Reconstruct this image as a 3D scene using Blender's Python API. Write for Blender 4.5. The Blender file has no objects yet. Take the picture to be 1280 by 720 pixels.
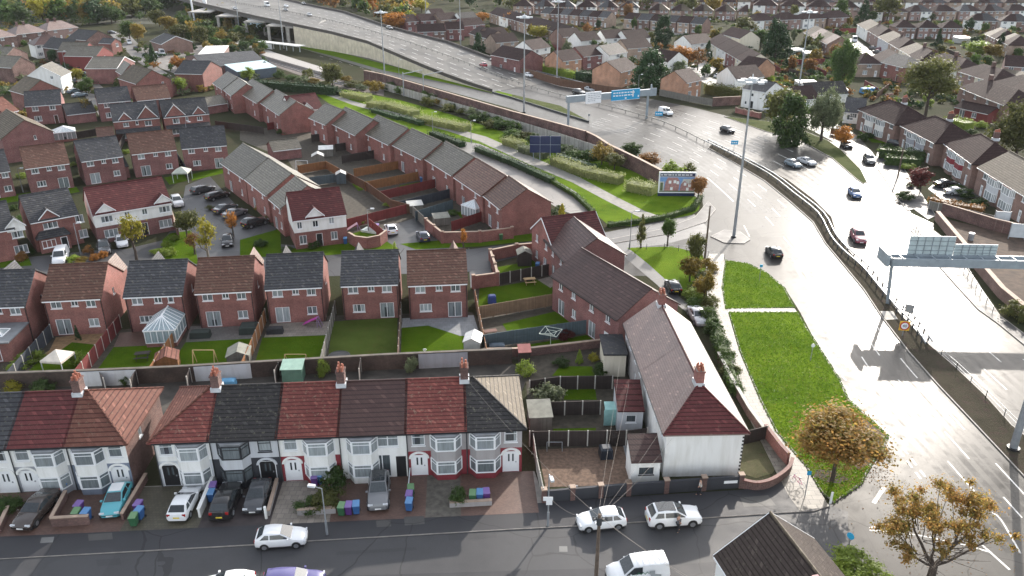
import bpy,math,random
import numpy as np
from math import sin,cos,radians,pi,hypot,atan2
from mathutils import Vector,Matrix
from mathutils.geometry import tessellate_polygon

R = random.Random(7)
scene = bpy.context.scene
COL = scene.collection

# ------------------------------------------------------------------ camera
FPX,PITCH,CAMH = 1000.0,radians(24),45.0
cam_d = bpy.data.cameras.new('camera')
cam_d.sensor_width = 36.0
cam_d.lens = 36.0 * FPX / 1280.0
cam_d.clip_end = 6000
cam = bpy.data.objects.new('camera',cam_d)
COL.objects.link(cam)
cam.location = (0,0,CAMH)
cam.rotation_euler = (radians(90) - PITCH,0,0)
scene.camera = cam

# ------------------------------------------------------------------ world, sun, exposure
SUN_AZ,SUN_EL = radians(28.5),radians(23)
w = bpy.data.worlds.new('World')
scene.world = w
w.use_nodes = True
nt = w.node_tree
nt.nodes.clear()
sky = nt.nodes.new('ShaderNodeTexSky')
sky.sky_type = 'NISHITA'
sky.sun_disc = False
sky.sun_elevation = SUN_EL
sky.sun_rotation = SUN_AZ
sky.air_density = 1.0
sky.dust_density = 1.6
sky.ozone_density = 1.0
bg = nt.nodes.new('ShaderNodeBackground')
bg.inputs['Strength'].default_value = 0.15
wo = nt.nodes.new('ShaderNodeOutputWorld')
hs = nt.nodes.new('ShaderNodeHueSaturation')      # broken bright cloud: a much whiter sky than a clear one
hs.inputs['Saturation'].default_value = 0.34
nt.links.new(sky.outputs[0],hs.inputs['Color'])
nt.links.new(hs.outputs[0],bg.inputs['Color'])
nt.links.new(bg.outputs[0],wo.inputs['Surface'])
sd = bpy.data.lights.new('sun','SUN')
sd.energy = 2.4
sd.angle = radians(0.6)
sd.color = (1.0,0.92,0.82)
sun = bpy.data.objects.new('sun',sd)
COL.objects.link(sun)
sv = Vector((sin(SUN_AZ) * cos(SUN_EL),cos(SUN_AZ) * cos(SUN_EL),sin(SUN_EL)))
sun.rotation_euler = sv.to_track_quat('Z','Y').to_euler()
vs = scene.view_settings
vs.view_transform = 'Standard'
vs.look = 'None'
vs.exposure = 1.55
vs.gamma = 1.0
scene.cycles.max_bounces = 5
scene.cycles.diffuse_bounces = 3
scene.cycles.glossy_bounces = 3
scene.cycles.transmission_bounces = 3
scene.cycles.sample_clamp_indirect = 4.0
scene.cycles.use_denoising = True

# ------------------------------------------------------------------ helpers
def G(u,v,z=0.0):
 """ground point (at height z) that the photograph shows at pixel u, v"""
 a = (u - 640) / FPX
 b = -(v - 360) / FPX
 dx,dy,dz = a,cos(PITCH) + b * sin(PITCH),-sin(PITCH) + b * cos(PITCH)
 t = (z - CAMH) / dz
 return (dx * t,dy * t)

def lerp(a,b,t):
 return tuple(x + (y - x) * t for x,y in zip(a,b))

class MB:
 def __init__(s):
  s.v = []; s.f = []; s.m = []
 def add(s,vs,fs,mi=0):
  o = len(s.v)
  s.v += [tuple(p) for p in vs]
  for f in fs:
   s.f.append([i + o for i in f]); s.m.append(mi)
 def box(s,x0,y0,z0,x1,y1,z1,mi=0):
  s.add([(x0,y0,z0),(x1,y0,z0),(x1,y1,z0),(x0,y1,z0),(x0,y0,z1),(x1,y0,z1),(x1,y1,z1),(x0,y1,z1)],
     [(3,2,1,0),(4,5,6,7),(0,1,5,4),(1,2,6,5),(2,3,7,6),(3,0,4,7)],mi)
 def beam(s,p,q,wd,z0,z1,mi=0):
  """upright slab of width wd from p to q in plan"""
  dx,dy = q[0] - p[0],q[1] - p[1]
  l = hypot(dx,dy) or 1
  nx,ny = -dy / l * wd / 2,dx / l * wd / 2
  za,zb = (z0 if isinstance(z0,tuple) else (z0,z0)),(z1 if isinstance(z1,tuple) else (z1,z1))
  s.add([(p[0] + nx,p[1] + ny,za[0]),(p[0] - nx,p[1] - ny,za[0]),(q[0] - nx,q[1] - ny,za[1]),(q[0] + nx,q[1] + ny,za[1]),
     (p[0] + nx,p[1] + ny,zb[0]),(p[0] - nx,p[1] - ny,zb[0]),(q[0] - nx,q[1] - ny,zb[1]),(q[0] + nx,q[1] + ny,zb[1])],
     [(3,2,1,0),(4,5,6,7),(0,1,5,4),(1,2,6,5),(2,3,7,6),(3,0,4,7)],mi)
 def prism(s,poly,z0,z1,mi=0,mtop=None):
  n = len(poly)
  o = len(s.v)
  s.v += [(p[0],p[1],z0) for p in poly] + [(p[0],p[1],z1) for p in poly]
  for i in range(n):
   j = (i + 1) % n
   s.f.append([o + i,o + j,o + n + j,o + n + i]); s.m.append(mi)
  for t in tessellate_polygon([[Vector((p[0],p[1],0)) for p in poly]]):
   s.f.append([o + n + i for i in t]); s.m.append(mi if mtop is None else mtop)
 def sheet(s,poly,z,mi=0):
  o = len(s.v)
  s.v += [(p[0],p[1],z if not callable(z) else z(p)) for p in poly]
  for t in tessellate_polygon([[Vector((p[0],p[1],0)) for p in poly]]):
   a,b,c = (poly[i] for i in t)
   if (b[0] - a[0]) * (c[1] - a[1]) - (b[1] - a[1]) * (c[0] - a[0]) < 0:
    t = t[::-1]
   s.f.append([o + i for i in t]); s.m.append(mi)
 def tube(s,p0,p1,r0,r1=None,n=6,mi=0):
  r1 = r0 if r1 is None else r1
  p0,p1 = Vector(p0),Vector(p1)
  d = (p1 - p0)
  if d.length < 1e-6: return
  d.normalize()
  a = d.orthogonal().normalized(); b = d.cross(a)
  o = len(s.v)
  for p,r in ((p0,r0),(p1,r1)):
   for k in range(n):
    t = 2 * pi * k / n
    s.v.append(tuple(p + a * (r * cos(t)) + b * (r * sin(t))))
  for k in range(n):
   j = (k + 1) % n
   s.f.append([o + k,o + j,o + n + j,o + n + k]); s.m.append(mi)
  s.f.append([o + k for k in range(n)][::-1]); s.m.append(mi)
  s.f.append([o + n + k for k in range(n)]); s.m.append(mi)
 def path(s,pts,r,n=5,mi=0):
  for a,b in zip(pts,pts[1:]):
   s.tube(a,b,r,r,n,mi)
 def mesh(s,name,mats,smooth=False):
  me = bpy.data.meshes.new(name)
  me.from_pydata(s.v,[],s.f)
  for m in (mats if isinstance(mats,(list,tuple)) else [mats]):
   me.materials.append(m)
  me.polygons.foreach_set('material_index',s.m)
  if smooth:
   me.polygons.foreach_set('use_smooth',[True] * len(s.f))
   me.set_sharp_from_angle(angle=radians(smooth if smooth is not True else 38))
  me.update()
  return me

def link(name,me,parent=None,loc=(0,0,0),rz=0.0,mats=None):
 o = bpy.data.objects.new(name,me)
 COL.objects.link(o)
 if parent is not None: o.parent = parent
 o.location = loc if len(loc) == 3 else (loc[0],loc[1],0)
 o.rotation_euler = (0,0,rz)
 if mats:
  for i,m in enumerate(mats):
   if m is not None:
    o.material_slots[i].link = 'OBJECT'
    o.material_slots[i].material = m
 return o

def tag(o,label,cat,group=None,kind=None):
 o['label'] = label; o['category'] = cat
 if group: o['group'] = group
 if kind: o['kind'] = kind
 return o

def thing(name,label,cat,loc=(0,0,0),rz=0.0,group=None):
 o = bpy.data.objects.new(name,None)
 o.empty_display_size = 0.3
 COL.objects.link(o)
 o.location = loc if len(loc) == 3 else (loc[0],loc[1],0)
 o.rotation_euler = (0,0,rz)
 return tag(o,label,cat,group)

def struct(name,me):
 o = link(name,me)
 o['kind'] = 'structure'
 return o

ORD = ['first','second','third','fourth','fifth','sixth','seventh','eighth','ninth','tenth','eleventh','twelfth',
   'thirteenth','fourteenth','fifteenth','sixteenth','seventeenth','eighteenth','nineteenth','twentieth',
   'twenty-first','twenty-second','twenty-third','twenty-fourth','twenty-fifth','twenty-sixth','twenty-seventh','twenty-eighth',
   'twenty-ninth','thirtieth','thirty-first','thirty-second','thirty-third','thirty-fourth','thirty-fifth','thirty-sixth',
   'thirty-seventh','thirty-eighth','thirty-ninth','fortieth']

# ------------------------------------------------------------------ materials
class NT:
 def __init__(s,name):
  s.mat = bpy.data.materials.new(name)
  s.mat.use_nodes = True
  s.t = s.mat.node_tree
  s.b = s.t.nodes['Principled BSDF']
  s.tc = None
 def n(s,typ,**kw):
  nd = s.t.nodes.new(typ)
  for k,v in kw.items():
   if k.startswith('i_'):
    key = k[2:]
    nd.inputs[int(key) if key.isdigit() else key].default_value = v
   else:
    setattr(nd,k,v)
  return nd
 def l(s,a,b): s.t.links.new(a,b)
 def obj(s):
  if not s.tc: s.tc = s.n('ShaderNodeTexCoord')
  return s.tc.outputs['Object']
 def noise(s,scale,detail=3,vec=None,rough=0.55):
  nd = s.n('ShaderNodeTexNoise')
  nd.inputs['Scale'].default_value = scale
  nd.inputs['Detail'].default_value = detail
  nd.inputs['Roughness'].default_value = rough
  s.l(vec if vec is not None else s.obj(),nd.inputs['Vector'])
  return nd.outputs['Fac']
 def math(s,op,a,b=None,clamp=False):
  nd = s.n('ShaderNodeMath',operation=op)
  nd.use_clamp = clamp
  for i,x in enumerate((a,b)):
   if x is None: continue
   if isinstance(x,(int,float)): nd.inputs[i].default_value = x
   else: s.l(x,nd.inputs[i])
  return nd.outputs[0]
 def rng(s,x,a,b,c,d):
  nd = s.n('ShaderNodeMapRange')
  s.l(x,nd.inputs[0])
  for i,q in enumerate((a,b,c,d)): nd.inputs[i + 1].default_value = q
  return nd.outputs[0]
 def mix(s,f,a,b,mode='MIX'):
  nd = s.n('ShaderNodeMix',data_type='RGBA',blend_type=mode)
  if isinstance(f,(int,float)): nd.inputs[0].default_value = f
  else: s.l(f,nd.inputs[0])
  for x,i in ((a,6),(b,7)):
   if isinstance(x,(tuple,list)): nd.inputs[i].default_value = (*x[:3],1)
   else: s.l(x,nd.inputs[i])
  return nd.outputs[2]
 def base(s,c):
  if isinstance(c,(tuple,list)): s.b.inputs['Base Color'].default_value = (*c[:3],1)
  else: s.l(c,s.b.inputs['Base Color'])
 def rough(s,r):
  if isinstance(r,(int,float)): s.b.inputs['Roughness'].default_value = r
  else: s.l(r,s.b.inputs['Roughness'])
 def bump(s,h,strength=0.3,dist=0.05):
  nd = s.n('ShaderNodeBump')
  nd.inputs['Strength'].default_value = strength
  nd.inputs['Distance'].default_value = dist
  s.l(h,nd.inputs['Height'])
  s.l(nd.outputs[0],s.b.inputs['Normal'])

def sc(c,k): return tuple(min(1,x * k) for x in c)

_MC = {}
def plain(name,c,rough=0.7,var=0.18,scale=1.2,metal=0.0,spec=None):
 if name in _MC: return _MC[name]
 m = NT(name)
 f = m.rng(m.noise(scale,4),0.3,0.7,0,1)
 m.base(m.mix(f,sc(c,1 - var),sc(c,1 + var)))
 m.rough(rough)
 m.b.inputs['Metallic'].default_value = metal
 if spec is not None: m.b.inputs['Specular IOR Level'].default_value = spec
 _MC[name] = m.mat
 return m.mat

def brick(name,c1,c2,mortar=(0.25,0.2,0.17),var=0.3):
 if name in _MC: return _MC[name]
 m = NT(name)
 sep = m.n('ShaderNodeSeparateXYZ'); m.l(m.obj(),sep.inputs[0])
 cmb = m.n('ShaderNodeCombineXYZ')
 m.l(m.math('ADD',sep.outputs[0],sep.outputs[1]),cmb.inputs[0]); m.l(sep.outputs[2],cmb.inputs[1])
 bt = m.n('ShaderNodeTexBrick')
 m.l(cmb.outputs[0],bt.inputs['Vector'])
 bt.inputs['Scale'].default_value = 1.0
 bt.inputs['Mortar Size'].default_value = 0.006
 bt.inputs['Brick Width'].default_value = 0.225
 bt.inputs['Row Height'].default_value = 0.075
 bt.inputs['Color1'].default_value = (*c1,1); bt.inputs['Color2'].default_value = (*c2,1)
 bt.inputs['Mortar'].default_value = (*mortar,1)
 big = m.rng(m.noise(0.55,4),0.3,0.72,1 - var,1 + var * 0.6)
 mid = m.rng(m.noise(5,2),0.3,0.7,0.85,1.15)
 oi = m.n('ShaderNodeObjectInfo')
 r = m.rng(oi.outputs['Random'],0,1,0.85,1.12)
 f = m.math('MULTIPLY',m.math('MULTIPLY',big,mid),r)
 g = m.n('ShaderNodeCombineColor'); [m.l(f,g.inputs[i]) for i in range(3)]
 m.base(m.mix(1.0,bt.outputs['Color'],g.outputs[0],'MULTIPLY'))
 m.rough(0.85)
 _MC[name] = m.mat
 return m.mat

def render_wall(name,c,dirt=0.3):
 if name in _MC: return _MC[name]
 m = NT(name)
 sep = m.n('ShaderNodeSeparateXYZ'); m.l(m.obj(),sep.inputs[0])
 mp = m.n('ShaderNodeMapping'); mp.inputs['Scale'].default_value = (1.6,1.6,0.22)
 m.l(m.obj(),mp.inputs['Vector'])
 streak = m.rng(m.noise(1.0,5,mp.outputs[0],0.65),0.42,0.75,0,dirt * 1.5)
 low = m.math('MULTIPLY',m.rng(sep.outputs[2],0.0,0.9,0.55,0),m.rng(m.noise(1.5,3),0.3,0.7,0.2,1))
 f = m.math('ADD',streak,low,True)
 m.base(m.mix(f,c,(c[0] * .62,c[1] * .6,c[2] * .54)))
 m.rough(0.8)
 m.bump(m.noise(40,2),0.15,0.02)
 _MC[name] = m.mat
 return m.mat

def tile(name,c1,c2,lichen=(0.3,0.28,0.2),lich=0.15,course=0.23,colw=0.32,band=0.75,spec=0.14,r0=0.6):
 """roof tiles: courses follow height, columns follow the plan"""
 if name in _MC: return _MC[name]
 m = NT(name)
 sep = m.n('ShaderNodeSeparateXYZ'); m.l(m.obj(),sep.inputs[0])
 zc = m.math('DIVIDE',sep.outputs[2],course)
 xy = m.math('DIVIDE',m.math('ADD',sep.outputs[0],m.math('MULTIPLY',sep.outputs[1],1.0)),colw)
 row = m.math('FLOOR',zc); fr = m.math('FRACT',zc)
 colm = m.math('FLOOR',m.math('ADD',xy,m.math('MULTIPLY',m.math('MODULO',row,2.0),0.5)))
 cmb = m.n('ShaderNodeCombineXYZ'); m.l(row,cmb.inputs[0]); m.l(colm,cmb.inputs[1])
 wn = m.n('ShaderNodeTexWhiteNoise',noise_dimensions='3D'); m.l(cmb.outputs[0],wn.inputs['Vector'])
 cm2 = m.n('ShaderNodeCombineXYZ'); m.l(row,cm2.inputs[0])
 wn2 = m.n('ShaderNodeTexWhiteNoise',noise_dimensions='3D'); m.l(cm2.outputs[0],wn2.inputs['Vector'])
 big = m.rng(m.noise(0.5,4),0.25,0.75,0,1)
 f = m.math('ADD',m.math('ADD',m.math('MULTIPLY',wn.outputs['Value'],0.4),m.math('MULTIPLY',big,0.5)),
     m.math('MULTIPLY',wn2.outputs['Value'],0.22),True)
 c = m.mix(f,c1,c2)
 c = m.mix(m.math('MULTIPLY',m.math('GREATER_THAN',wn.outputs['Value'],0.965),0.6),c,sc(c2,1.5))
 stain = m.rng(m.noise(0.35,5,rough=0.7),0.52,0.7,0,0.45)
 c = m.mix(stain,c,sc(c1,0.55))
 gap = m.math('MULTIPLY',m.math('LESS_THAN',fr,0.24),band)  # lap gap and its shadow painted as a dark band along each course
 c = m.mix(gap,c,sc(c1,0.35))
 lf = m.math('MULTIPLY',m.rng(m.noise(3.0,5,rough=0.7),0.56,0.75,0,1),lich * 3,True)
 c = m.mix(lf,c,lichen)
 oi = m.n('ShaderNodeObjectInfo')
 r = m.rng(oi.outputs['Random'],0,1,0.82,1.15)
 g = m.n('ShaderNodeCombineColor'); [m.l(r,g.inputs[i]) for i in range(3)]
 m.base(m.mix(1.0,c,g.outputs[0],'MULTIPLY'))
 m.rough(m.rng(m.noise(6,2),0.3,0.7,r0,r0 + 0.18))
 m.b.inputs['Specular IOR Level'].default_value = spec
 colf = m.math('FRACT',xy)
 hgt = m.math('ADD',m.math('SUBTRACT',1.0,fr),m.math('MULTIPLY',m.math('LESS_THAN',colf,0.12),-0.5))
 m.bump(hgt,0.55,0.06)
 _MC[name] = m.mat
 return m.mat

def leaf(name,c1,c2,trans=0.45):
 if name in _MC: return _MC[name]
 m = NT(name)
 ge = m.n('ShaderNodeNewGeometry')
 oi = m.n('ShaderNodeObjectInfo')
 f = m.math('ADD',m.math('MULTIPLY',ge.outputs['Random Per Island'],0.6),m.rng(m.noise(0.9,3),0.3,0.7,0,0.45),True)
 c = m.mix(f,c1,c2)
 r = m.rng(oi.outputs['Random'],0,1,0.75,1.2)
 g = m.n('ShaderNodeCombineColor'); [m.l(r,g.inputs[i]) for i in range(3)]
 c = m.mix(1.0,c,g.outputs[0],'MULTIPLY')
 m.base(c)
 m.rough(0.6)
 m.b.inputs['Specular IOR Level'].default_value = 0.25
 tr = m.n('ShaderNodeBsdfTranslucent'); m.l(c,tr.inputs['Color'])
 mx = m.n('ShaderNodeMixShader'); mx.inputs[0].default_value = trans
 m.l(m.b.outputs[0],mx.inputs[1]); m.l(tr.outputs[0],mx.inputs[2])
 out = [n for n in m.t.nodes if n.type == 'OUTPUT_MATERIAL'][0]
 m.l(mx.outputs[0],out.inputs['Surface'])
 _MC[name] = m.mat
 return m.mat

def asphalt(name,c=(0.05,0.05,0.052),r0=0.28,r1=0.5,patch=0.35,spec=0.5):
 if name in _MC: return _MC[name]
 m = NT(name)
 big = m.noise(0.06,5,rough=0.6)
 mid = m.noise(0.7,4)
 fine = m.noise(22,2)
 f = m.rng(m.math('ADD',m.math('MULTIPLY',big,0.6),m.math('ADD',m.math('MULTIPLY',mid,0.3),m.math('MULTIPLY',fine,0.25))),0.4,0.75,0,1)
 c0 = m.mix(f,sc(c,1 - patch),sc(c,1 + patch))
 vo = m.n('ShaderNodeTexVoronoi',feature='DISTANCE_TO_EDGE'); vo.inputs['Scale'].default_value = 0.13
 wv = m.n('ShaderNodeVectorMath',operation='ADD')
 nz = m.n('ShaderNodeTexNoise'); nz.inputs['Scale'].default_value = 0.35; m.l(m.obj(),nz.inputs['Vector'])
 m.l(m.obj(),wv.inputs[0]); m.l(nz.outputs['Color'],wv.inputs[1]); m.l(wv.outputs[0],vo.inputs['Vector'])
 crack = m.math('LESS_THAN',vo.outputs['Distance'],0.006)
 vp = m.n('ShaderNodeTexVoronoi',distance='CHEBYCHEV'); vp.inputs['Scale'].default_value = 0.09; m.l(m.obj(),vp.inputs['Vector'])
 pr = m.n('ShaderNodeSeparateColor'); m.l(vp.outputs['Color'],pr.inputs[0])
 c0 = m.mix(m.rng(pr.outputs[0],0.6,0.62,0,0.5),c0,m.mix(pr.outputs[1],sc(c,0.5),sc(c,1.5)))
 m.base(m.mix(m.math('MULTIPLY',crack,0.6),c0,sc(c,0.4)))
 m.rough(m.rng(m.math('ADD',m.math('MULTIPLY',big,0.5),m.math('MULTIPLY',mid,0.5)),0.35,0.65,r0,r1))
 m.b.inputs['Specular IOR Level'].default_value = spec
 m.bump(fine,0.12,0.02)
 _MC[name] = m.mat
 return m.mat

def grass(name,c1,c2,c3=None,scale=0.5,fine=14):
 if name in _MC: return _MC[name]
 m = NT(name)
 a = m.rng(m.noise(scale,5,rough=0.65),0.3,0.7,0,1)
 b = m.noise(fine,4,rough=0.7)
 c = m.mix(a,c1,c2)
 c = m.mix(m.rng(b,0.35,0.7,0,0.75),c,c3 or sc(c1,0.55))
 d = m.rng(m.noise(scale * 1.3,6,rough=0.72),0.52,0.74,0,0.7)
 c = m.mix(d,c,(c1[0] * 1.35 + .015,c1[1] * .85,c1[2] * 1.5))
 e = m.rng(m.noise(scale * .35,3),0.35,0.65,0,0.5)
 c = m.mix(e,c,sc(c2,1.15))
 m.base(c)
 m.rough(0.95)
 m.b.inputs['Specular IOR Level'].default_value = 0.02
 m.bump(b,0.9,0.12)
 _MC[name] = m.mat
 return m.mat

def paving(name,c1,c2,bw,bh,mortar=(0.03,0.03,0.028),ms=0.02,dirt=0.4,rough=0.6):
 if name in _MC: return _MC[name]
 m = NT(name)
 bt = m.n('ShaderNodeTexBrick')
 m.l(m.obj(),bt.inputs['Vector'])
 bt.inputs['Scale'].default_value = 1.0
 bt.inputs['Mortar Size'].default_value = ms
 bt.inputs['Brick Width'].default_value = bw
 bt.inputs['Row Height'].default_value = bh
 bt.inputs['Color1'].default_value = (*c1,1); bt.inputs['Color2'].default_value = (*c2,1)
 bt.inputs['Mortar'].default_value = (*mortar,1)
 f = m.rng(m.noise(0.8,5),0.35,0.7,0,dirt)
 m.base(m.mix(f,bt.outputs['Color'],sc(c1,0.45)))
 m.rough(rough)
 m.bump(m.noise(9,3),0.2,0.03)
 _MC[name] = m.mat
 return m.mat

def fencewood(name,c,board=0.12,horiz=False):
 if name in _MC: return _MC[name]
 m = NT(name)
 sep = m.n('ShaderNodeSeparateXYZ'); m.l(m.obj(),sep.inputs[0])
 co = sep.outputs[2] if horiz else sep.outputs[0]
 q = m.math('DIVIDE',co,board)
 wn = m.n('ShaderNodeTexWhiteNoise',noise_dimensions='1D'); m.l(m.math('FLOOR',q),wn.inputs['W'])
 f = m.math('ADD',m.math('MULTIPLY',wn.outputs['Value'],0.5),m.rng(m.noise(1.3,4),0.3,0.7,0,0.5))
 cc = m.mix(f,sc(c,0.65),sc(c,1.25))
 gap = m.math('LESS_THAN',m.math('FRACT',q),0.1)
 m.base(m.mix(m.math('MULTIPLY',gap,0.55),cc,sc(c,0.3)))
 m.rough(0.8)
 m.bump(m.math('FRACT',q),0.4,0.02)
 _MC[name] = m.mat
 return m.mat

def glassmat(name,lo,hi,rough=0.06,curtains=False):
 if name in _MC: return _MC[name]
 m = NT(name)
 oi = m.n('ShaderNodeObjectInfo')
 r = m.math('FRACT',m.math('MULTIPLY',oi.outputs['Random'],7.31))
 mp = m.n('ShaderNodeMapping'); mp.inputs['Scale'].default_value = (9,9,0.6); m.l(m.obj(),mp.inputs['Vector'])
 st = m.rng(m.noise(1.0,2,mp.outputs[0]),0.35,0.65,0.75,1.1)
 g = m.n('ShaderNodeCombineColor'); [m.l(st,g.inputs[i]) for i in range(3)]
 c = m.mix(1.0,m.mix(r,lo,hi),g.outputs[0],'MULTIPLY')
 if curtains:
  sep = m.n('ShaderNodeSeparateXYZ'); m.l(m.obj(),sep.inputs[0])
  r2 = m.math('FRACT',m.math('MULTIPLY',oi.outputs['Random'],23.7))
  gap = m.math('LESS_THAN',m.math('ABSOLUTE',m.math('ADD',sep.outputs[0],m.rng(r2,0,1,-.12,.12))),m.rng(r,0,1,0.05,0.42))
  top = m.math('GREATER_THAN',sep.outputs[2],m.rng(r2,0,1,0.3,1.6))
  k = m.math('MULTIPLY',gap,m.math('SUBTRACT',1.0,m.math('MULTIPLY',top,.8)))
  c = m.mix(m.math('MULTIPLY',k,m.rng(r2,.25,.4,0,.85)),c,(0.025,0.03,0.034))
 m.base(c)
 m.rough(rough)
 m.b.inputs['Specular IOR Level'].default_value = 0.7
 _MC[name] = m.mat
 return m.mat

def paint(name,c,rough=0.28,coat=0.6):
 if name in _MC: return _MC[name]
 m = NT(name)
 f = m.rng(m.noise(2.2,4),0.35,0.75,0,0.16)
 m.base(m.mix(f,c,lerp(c,(0.25,0.23,0.2),0.5)))
 m.rough(rough)
 m.b.inputs['Coat Weight'].default_value = coat
 m.b.inputs['Coat Roughness'].default_value = 0.08
 _MC[name] = m.mat
 return m.mat

BR = {'red': brick('red_brick',(0.207,0.069,0.059),(0.262,0.092,0.078)),
   'dark': brick('dark_red_brick',(0.163,0.057,0.059),(0.218,0.081,0.078)),
   'orange': brick('orange_brick',(0.394,0.194,0.110),(0.459,0.240,0.142),(0.328,0.286,0.260)),
   'brown': brick('brown_brick',(0.163,0.098,0.078),(0.218,0.125,0.103)),
   'buff': brick('buff_brick',(0.328,0.240,0.182),(0.394,0.296,0.234)),
   'old': brick('old_brick',(0.095,0.045,0.042),(0.149,0.075,0.065),var=0.45)}
RW = {'white': render_wall('white_render',(0.78,0.78,0.76)),
   'cream': render_wall('cream_render',(0.66,0.61,0.5)),
   'grey': render_wall('grey_render',(0.3,0.31,0.34)),
   'ltgrey': render_wall('pale_grey_render',(0.52,0.54,0.57)),
   'bluegrey': render_wall('blue_grey_render',(0.17,0.2,0.26)),
   'dash': render_wall('grey_pebbledash',(0.36,0.34,0.34)),
   'redpaint': render_wall('dark_red_paint',(0.22,0.03,0.04),0.15),
   'black': render_wall('charcoal_paint',(0.035,0.037,0.045),0.1),
   'pink': render_wall('faded_pink_render',(0.27,0.18,0.16)),
   'redren': render_wall('brick_red_paint',(0.18,0.038,0.035))}
WALL = {**BR,**RW}
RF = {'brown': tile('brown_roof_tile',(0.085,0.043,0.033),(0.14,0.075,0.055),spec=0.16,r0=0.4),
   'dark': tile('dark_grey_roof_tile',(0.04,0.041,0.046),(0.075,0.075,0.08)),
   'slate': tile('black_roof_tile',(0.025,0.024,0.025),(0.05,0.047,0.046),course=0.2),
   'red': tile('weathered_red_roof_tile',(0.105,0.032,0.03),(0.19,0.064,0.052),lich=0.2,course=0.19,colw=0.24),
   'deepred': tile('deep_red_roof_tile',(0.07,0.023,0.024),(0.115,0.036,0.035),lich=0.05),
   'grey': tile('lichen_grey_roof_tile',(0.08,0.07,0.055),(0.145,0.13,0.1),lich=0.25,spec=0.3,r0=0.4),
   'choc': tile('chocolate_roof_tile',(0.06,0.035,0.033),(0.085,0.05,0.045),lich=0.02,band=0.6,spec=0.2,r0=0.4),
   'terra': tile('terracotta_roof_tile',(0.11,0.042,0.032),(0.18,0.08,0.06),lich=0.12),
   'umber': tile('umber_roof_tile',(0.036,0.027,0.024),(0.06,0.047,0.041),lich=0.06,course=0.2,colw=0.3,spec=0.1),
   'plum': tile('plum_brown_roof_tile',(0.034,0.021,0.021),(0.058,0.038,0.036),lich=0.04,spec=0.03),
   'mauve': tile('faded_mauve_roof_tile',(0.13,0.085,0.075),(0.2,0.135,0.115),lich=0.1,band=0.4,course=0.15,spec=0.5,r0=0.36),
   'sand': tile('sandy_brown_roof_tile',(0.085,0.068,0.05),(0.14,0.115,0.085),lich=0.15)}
WHITE = plain('white_upvc',(0.78,0.79,0.8),0.35,0.05)
DARKF = plain('anthracite_frame',(0.03,0.032,0.036),0.4,0.1)
BLACK = plain('black_plastic',(0.015,0.015,0.017),0.45,0.1)
PANE = glassmat('window_glass',(0.12,0.14,0.15),(0.4,0.44,0.45),curtains=True)
PANED = glassmat('dark_window_glass',(0.02,0.025,0.03),(0.1,0.12,0.13))
LEAD = plain('grey_lead',(0.16,0.17,0.18),0.5)
LEADW = plain('pale_lead_flashing',(0.5,0.52,0.54),0.5)
POT = plain('terracotta_pot',(0.3,0.11,0.07),0.8)
CONC = plain('concrete',(0.32,0.3,0.27),0.75,0.25,0.8)
CONCP = plain('pale_concrete_post',(0.46,0.44,0.4),0.8,0.2)
STEEL = plain('galvanised_steel',(0.3,0.32,0.34),0.5,0.15,2.0,0.4)
STEELP = plain('pale_painted_steel',(0.5,0.53,0.55),0.45,0.1)
STEELD = plain('dark_steel',(0.07,0.075,0.08),0.5,0.2,2.0,0.3)
BARK = plain('bark',(0.06,0.045,0.035),0.9,0.35,5)
BARKP = plain('pale_bark',(0.2,0.18,0.14),0.9,0.35,5)
COPE = plain('coping_stone',(0.35,0.26,0.2),0.8)
KERB = plain('kerb_stone',(0.24,0.22,0.2),0.7,0.25,1.5)
LINE = plain('road_paint',(0.5,0.49,0.47),0.6,0.45,1.3)
ROAD = asphalt('wet_asphalt',(0.07,0.066,0.061),0.3,0.5,.5,spec=0.05)
ROADD = asphalt('estate_asphalt',(0.06,0.06,0.063),0.45,0.65,spec=0.3)
STREET = asphalt('street_asphalt',(0.05,0.05,0.053),0.5,0.7,spec=0.3)
PAVE_A = asphalt('pavement_asphalt',(0.036,0.036,0.04),0.5,0.7,spec=0.3)
FLAG = paving('flagstones',(0.15,0.135,0.112),(0.24,0.215,0.18),0.9,0.6,(0.06,0.055,0.045),0.025)
BLOCK = paving('block_paving',(0.11,0.06,0.045),(0.15,0.085,0.065),0.2,0.1,(0.05,0.035,0.03),0.008)
BLOCKG = paving('grey_block_paving',(0.13,0.12,0.11),(0.17,0.16,0.15),0.4,0.4,(0.06,0.055,0.05),0.012)
PATIO = paving('patio_slabs',(0.22,0.19,0.16),(0.3,0.26,0.22),0.6,0.6,(0.1,0.09,0.08),0.015)
PATIOG = paving('grey_patio_slabs',(0.22,0.23,0.24),(0.27,0.28,0.29),0.6,0.6,(0.12,0.12,0.12),0.012)
LAWN = grass('lawn_grass',(0.042,0.095,0.004),(0.08,0.13,0.008),None,0.7,7)
LAWNB = grass('verge_grass',(0.055,0.12,0.005),(0.13,0.195,0.014),(0.03,0.065,0.004),0.45,5)
LAWND = grass('rough_grass',(0.06,0.085,0.03),(0.1,0.11,0.045))
EARTH = plain('garden_earth',(0.05,0.042,0.03),0.95,0.4,1.5)
GRAVEL = plain('brown_gravel',(0.13,0.085,0.06),0.95,0.35,3)
MOSS = grass('mossy_gravel',(0.075,0.085,0.04),(0.13,0.12,0.075),(0.05,0.05,0.03),1.2,10)
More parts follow.
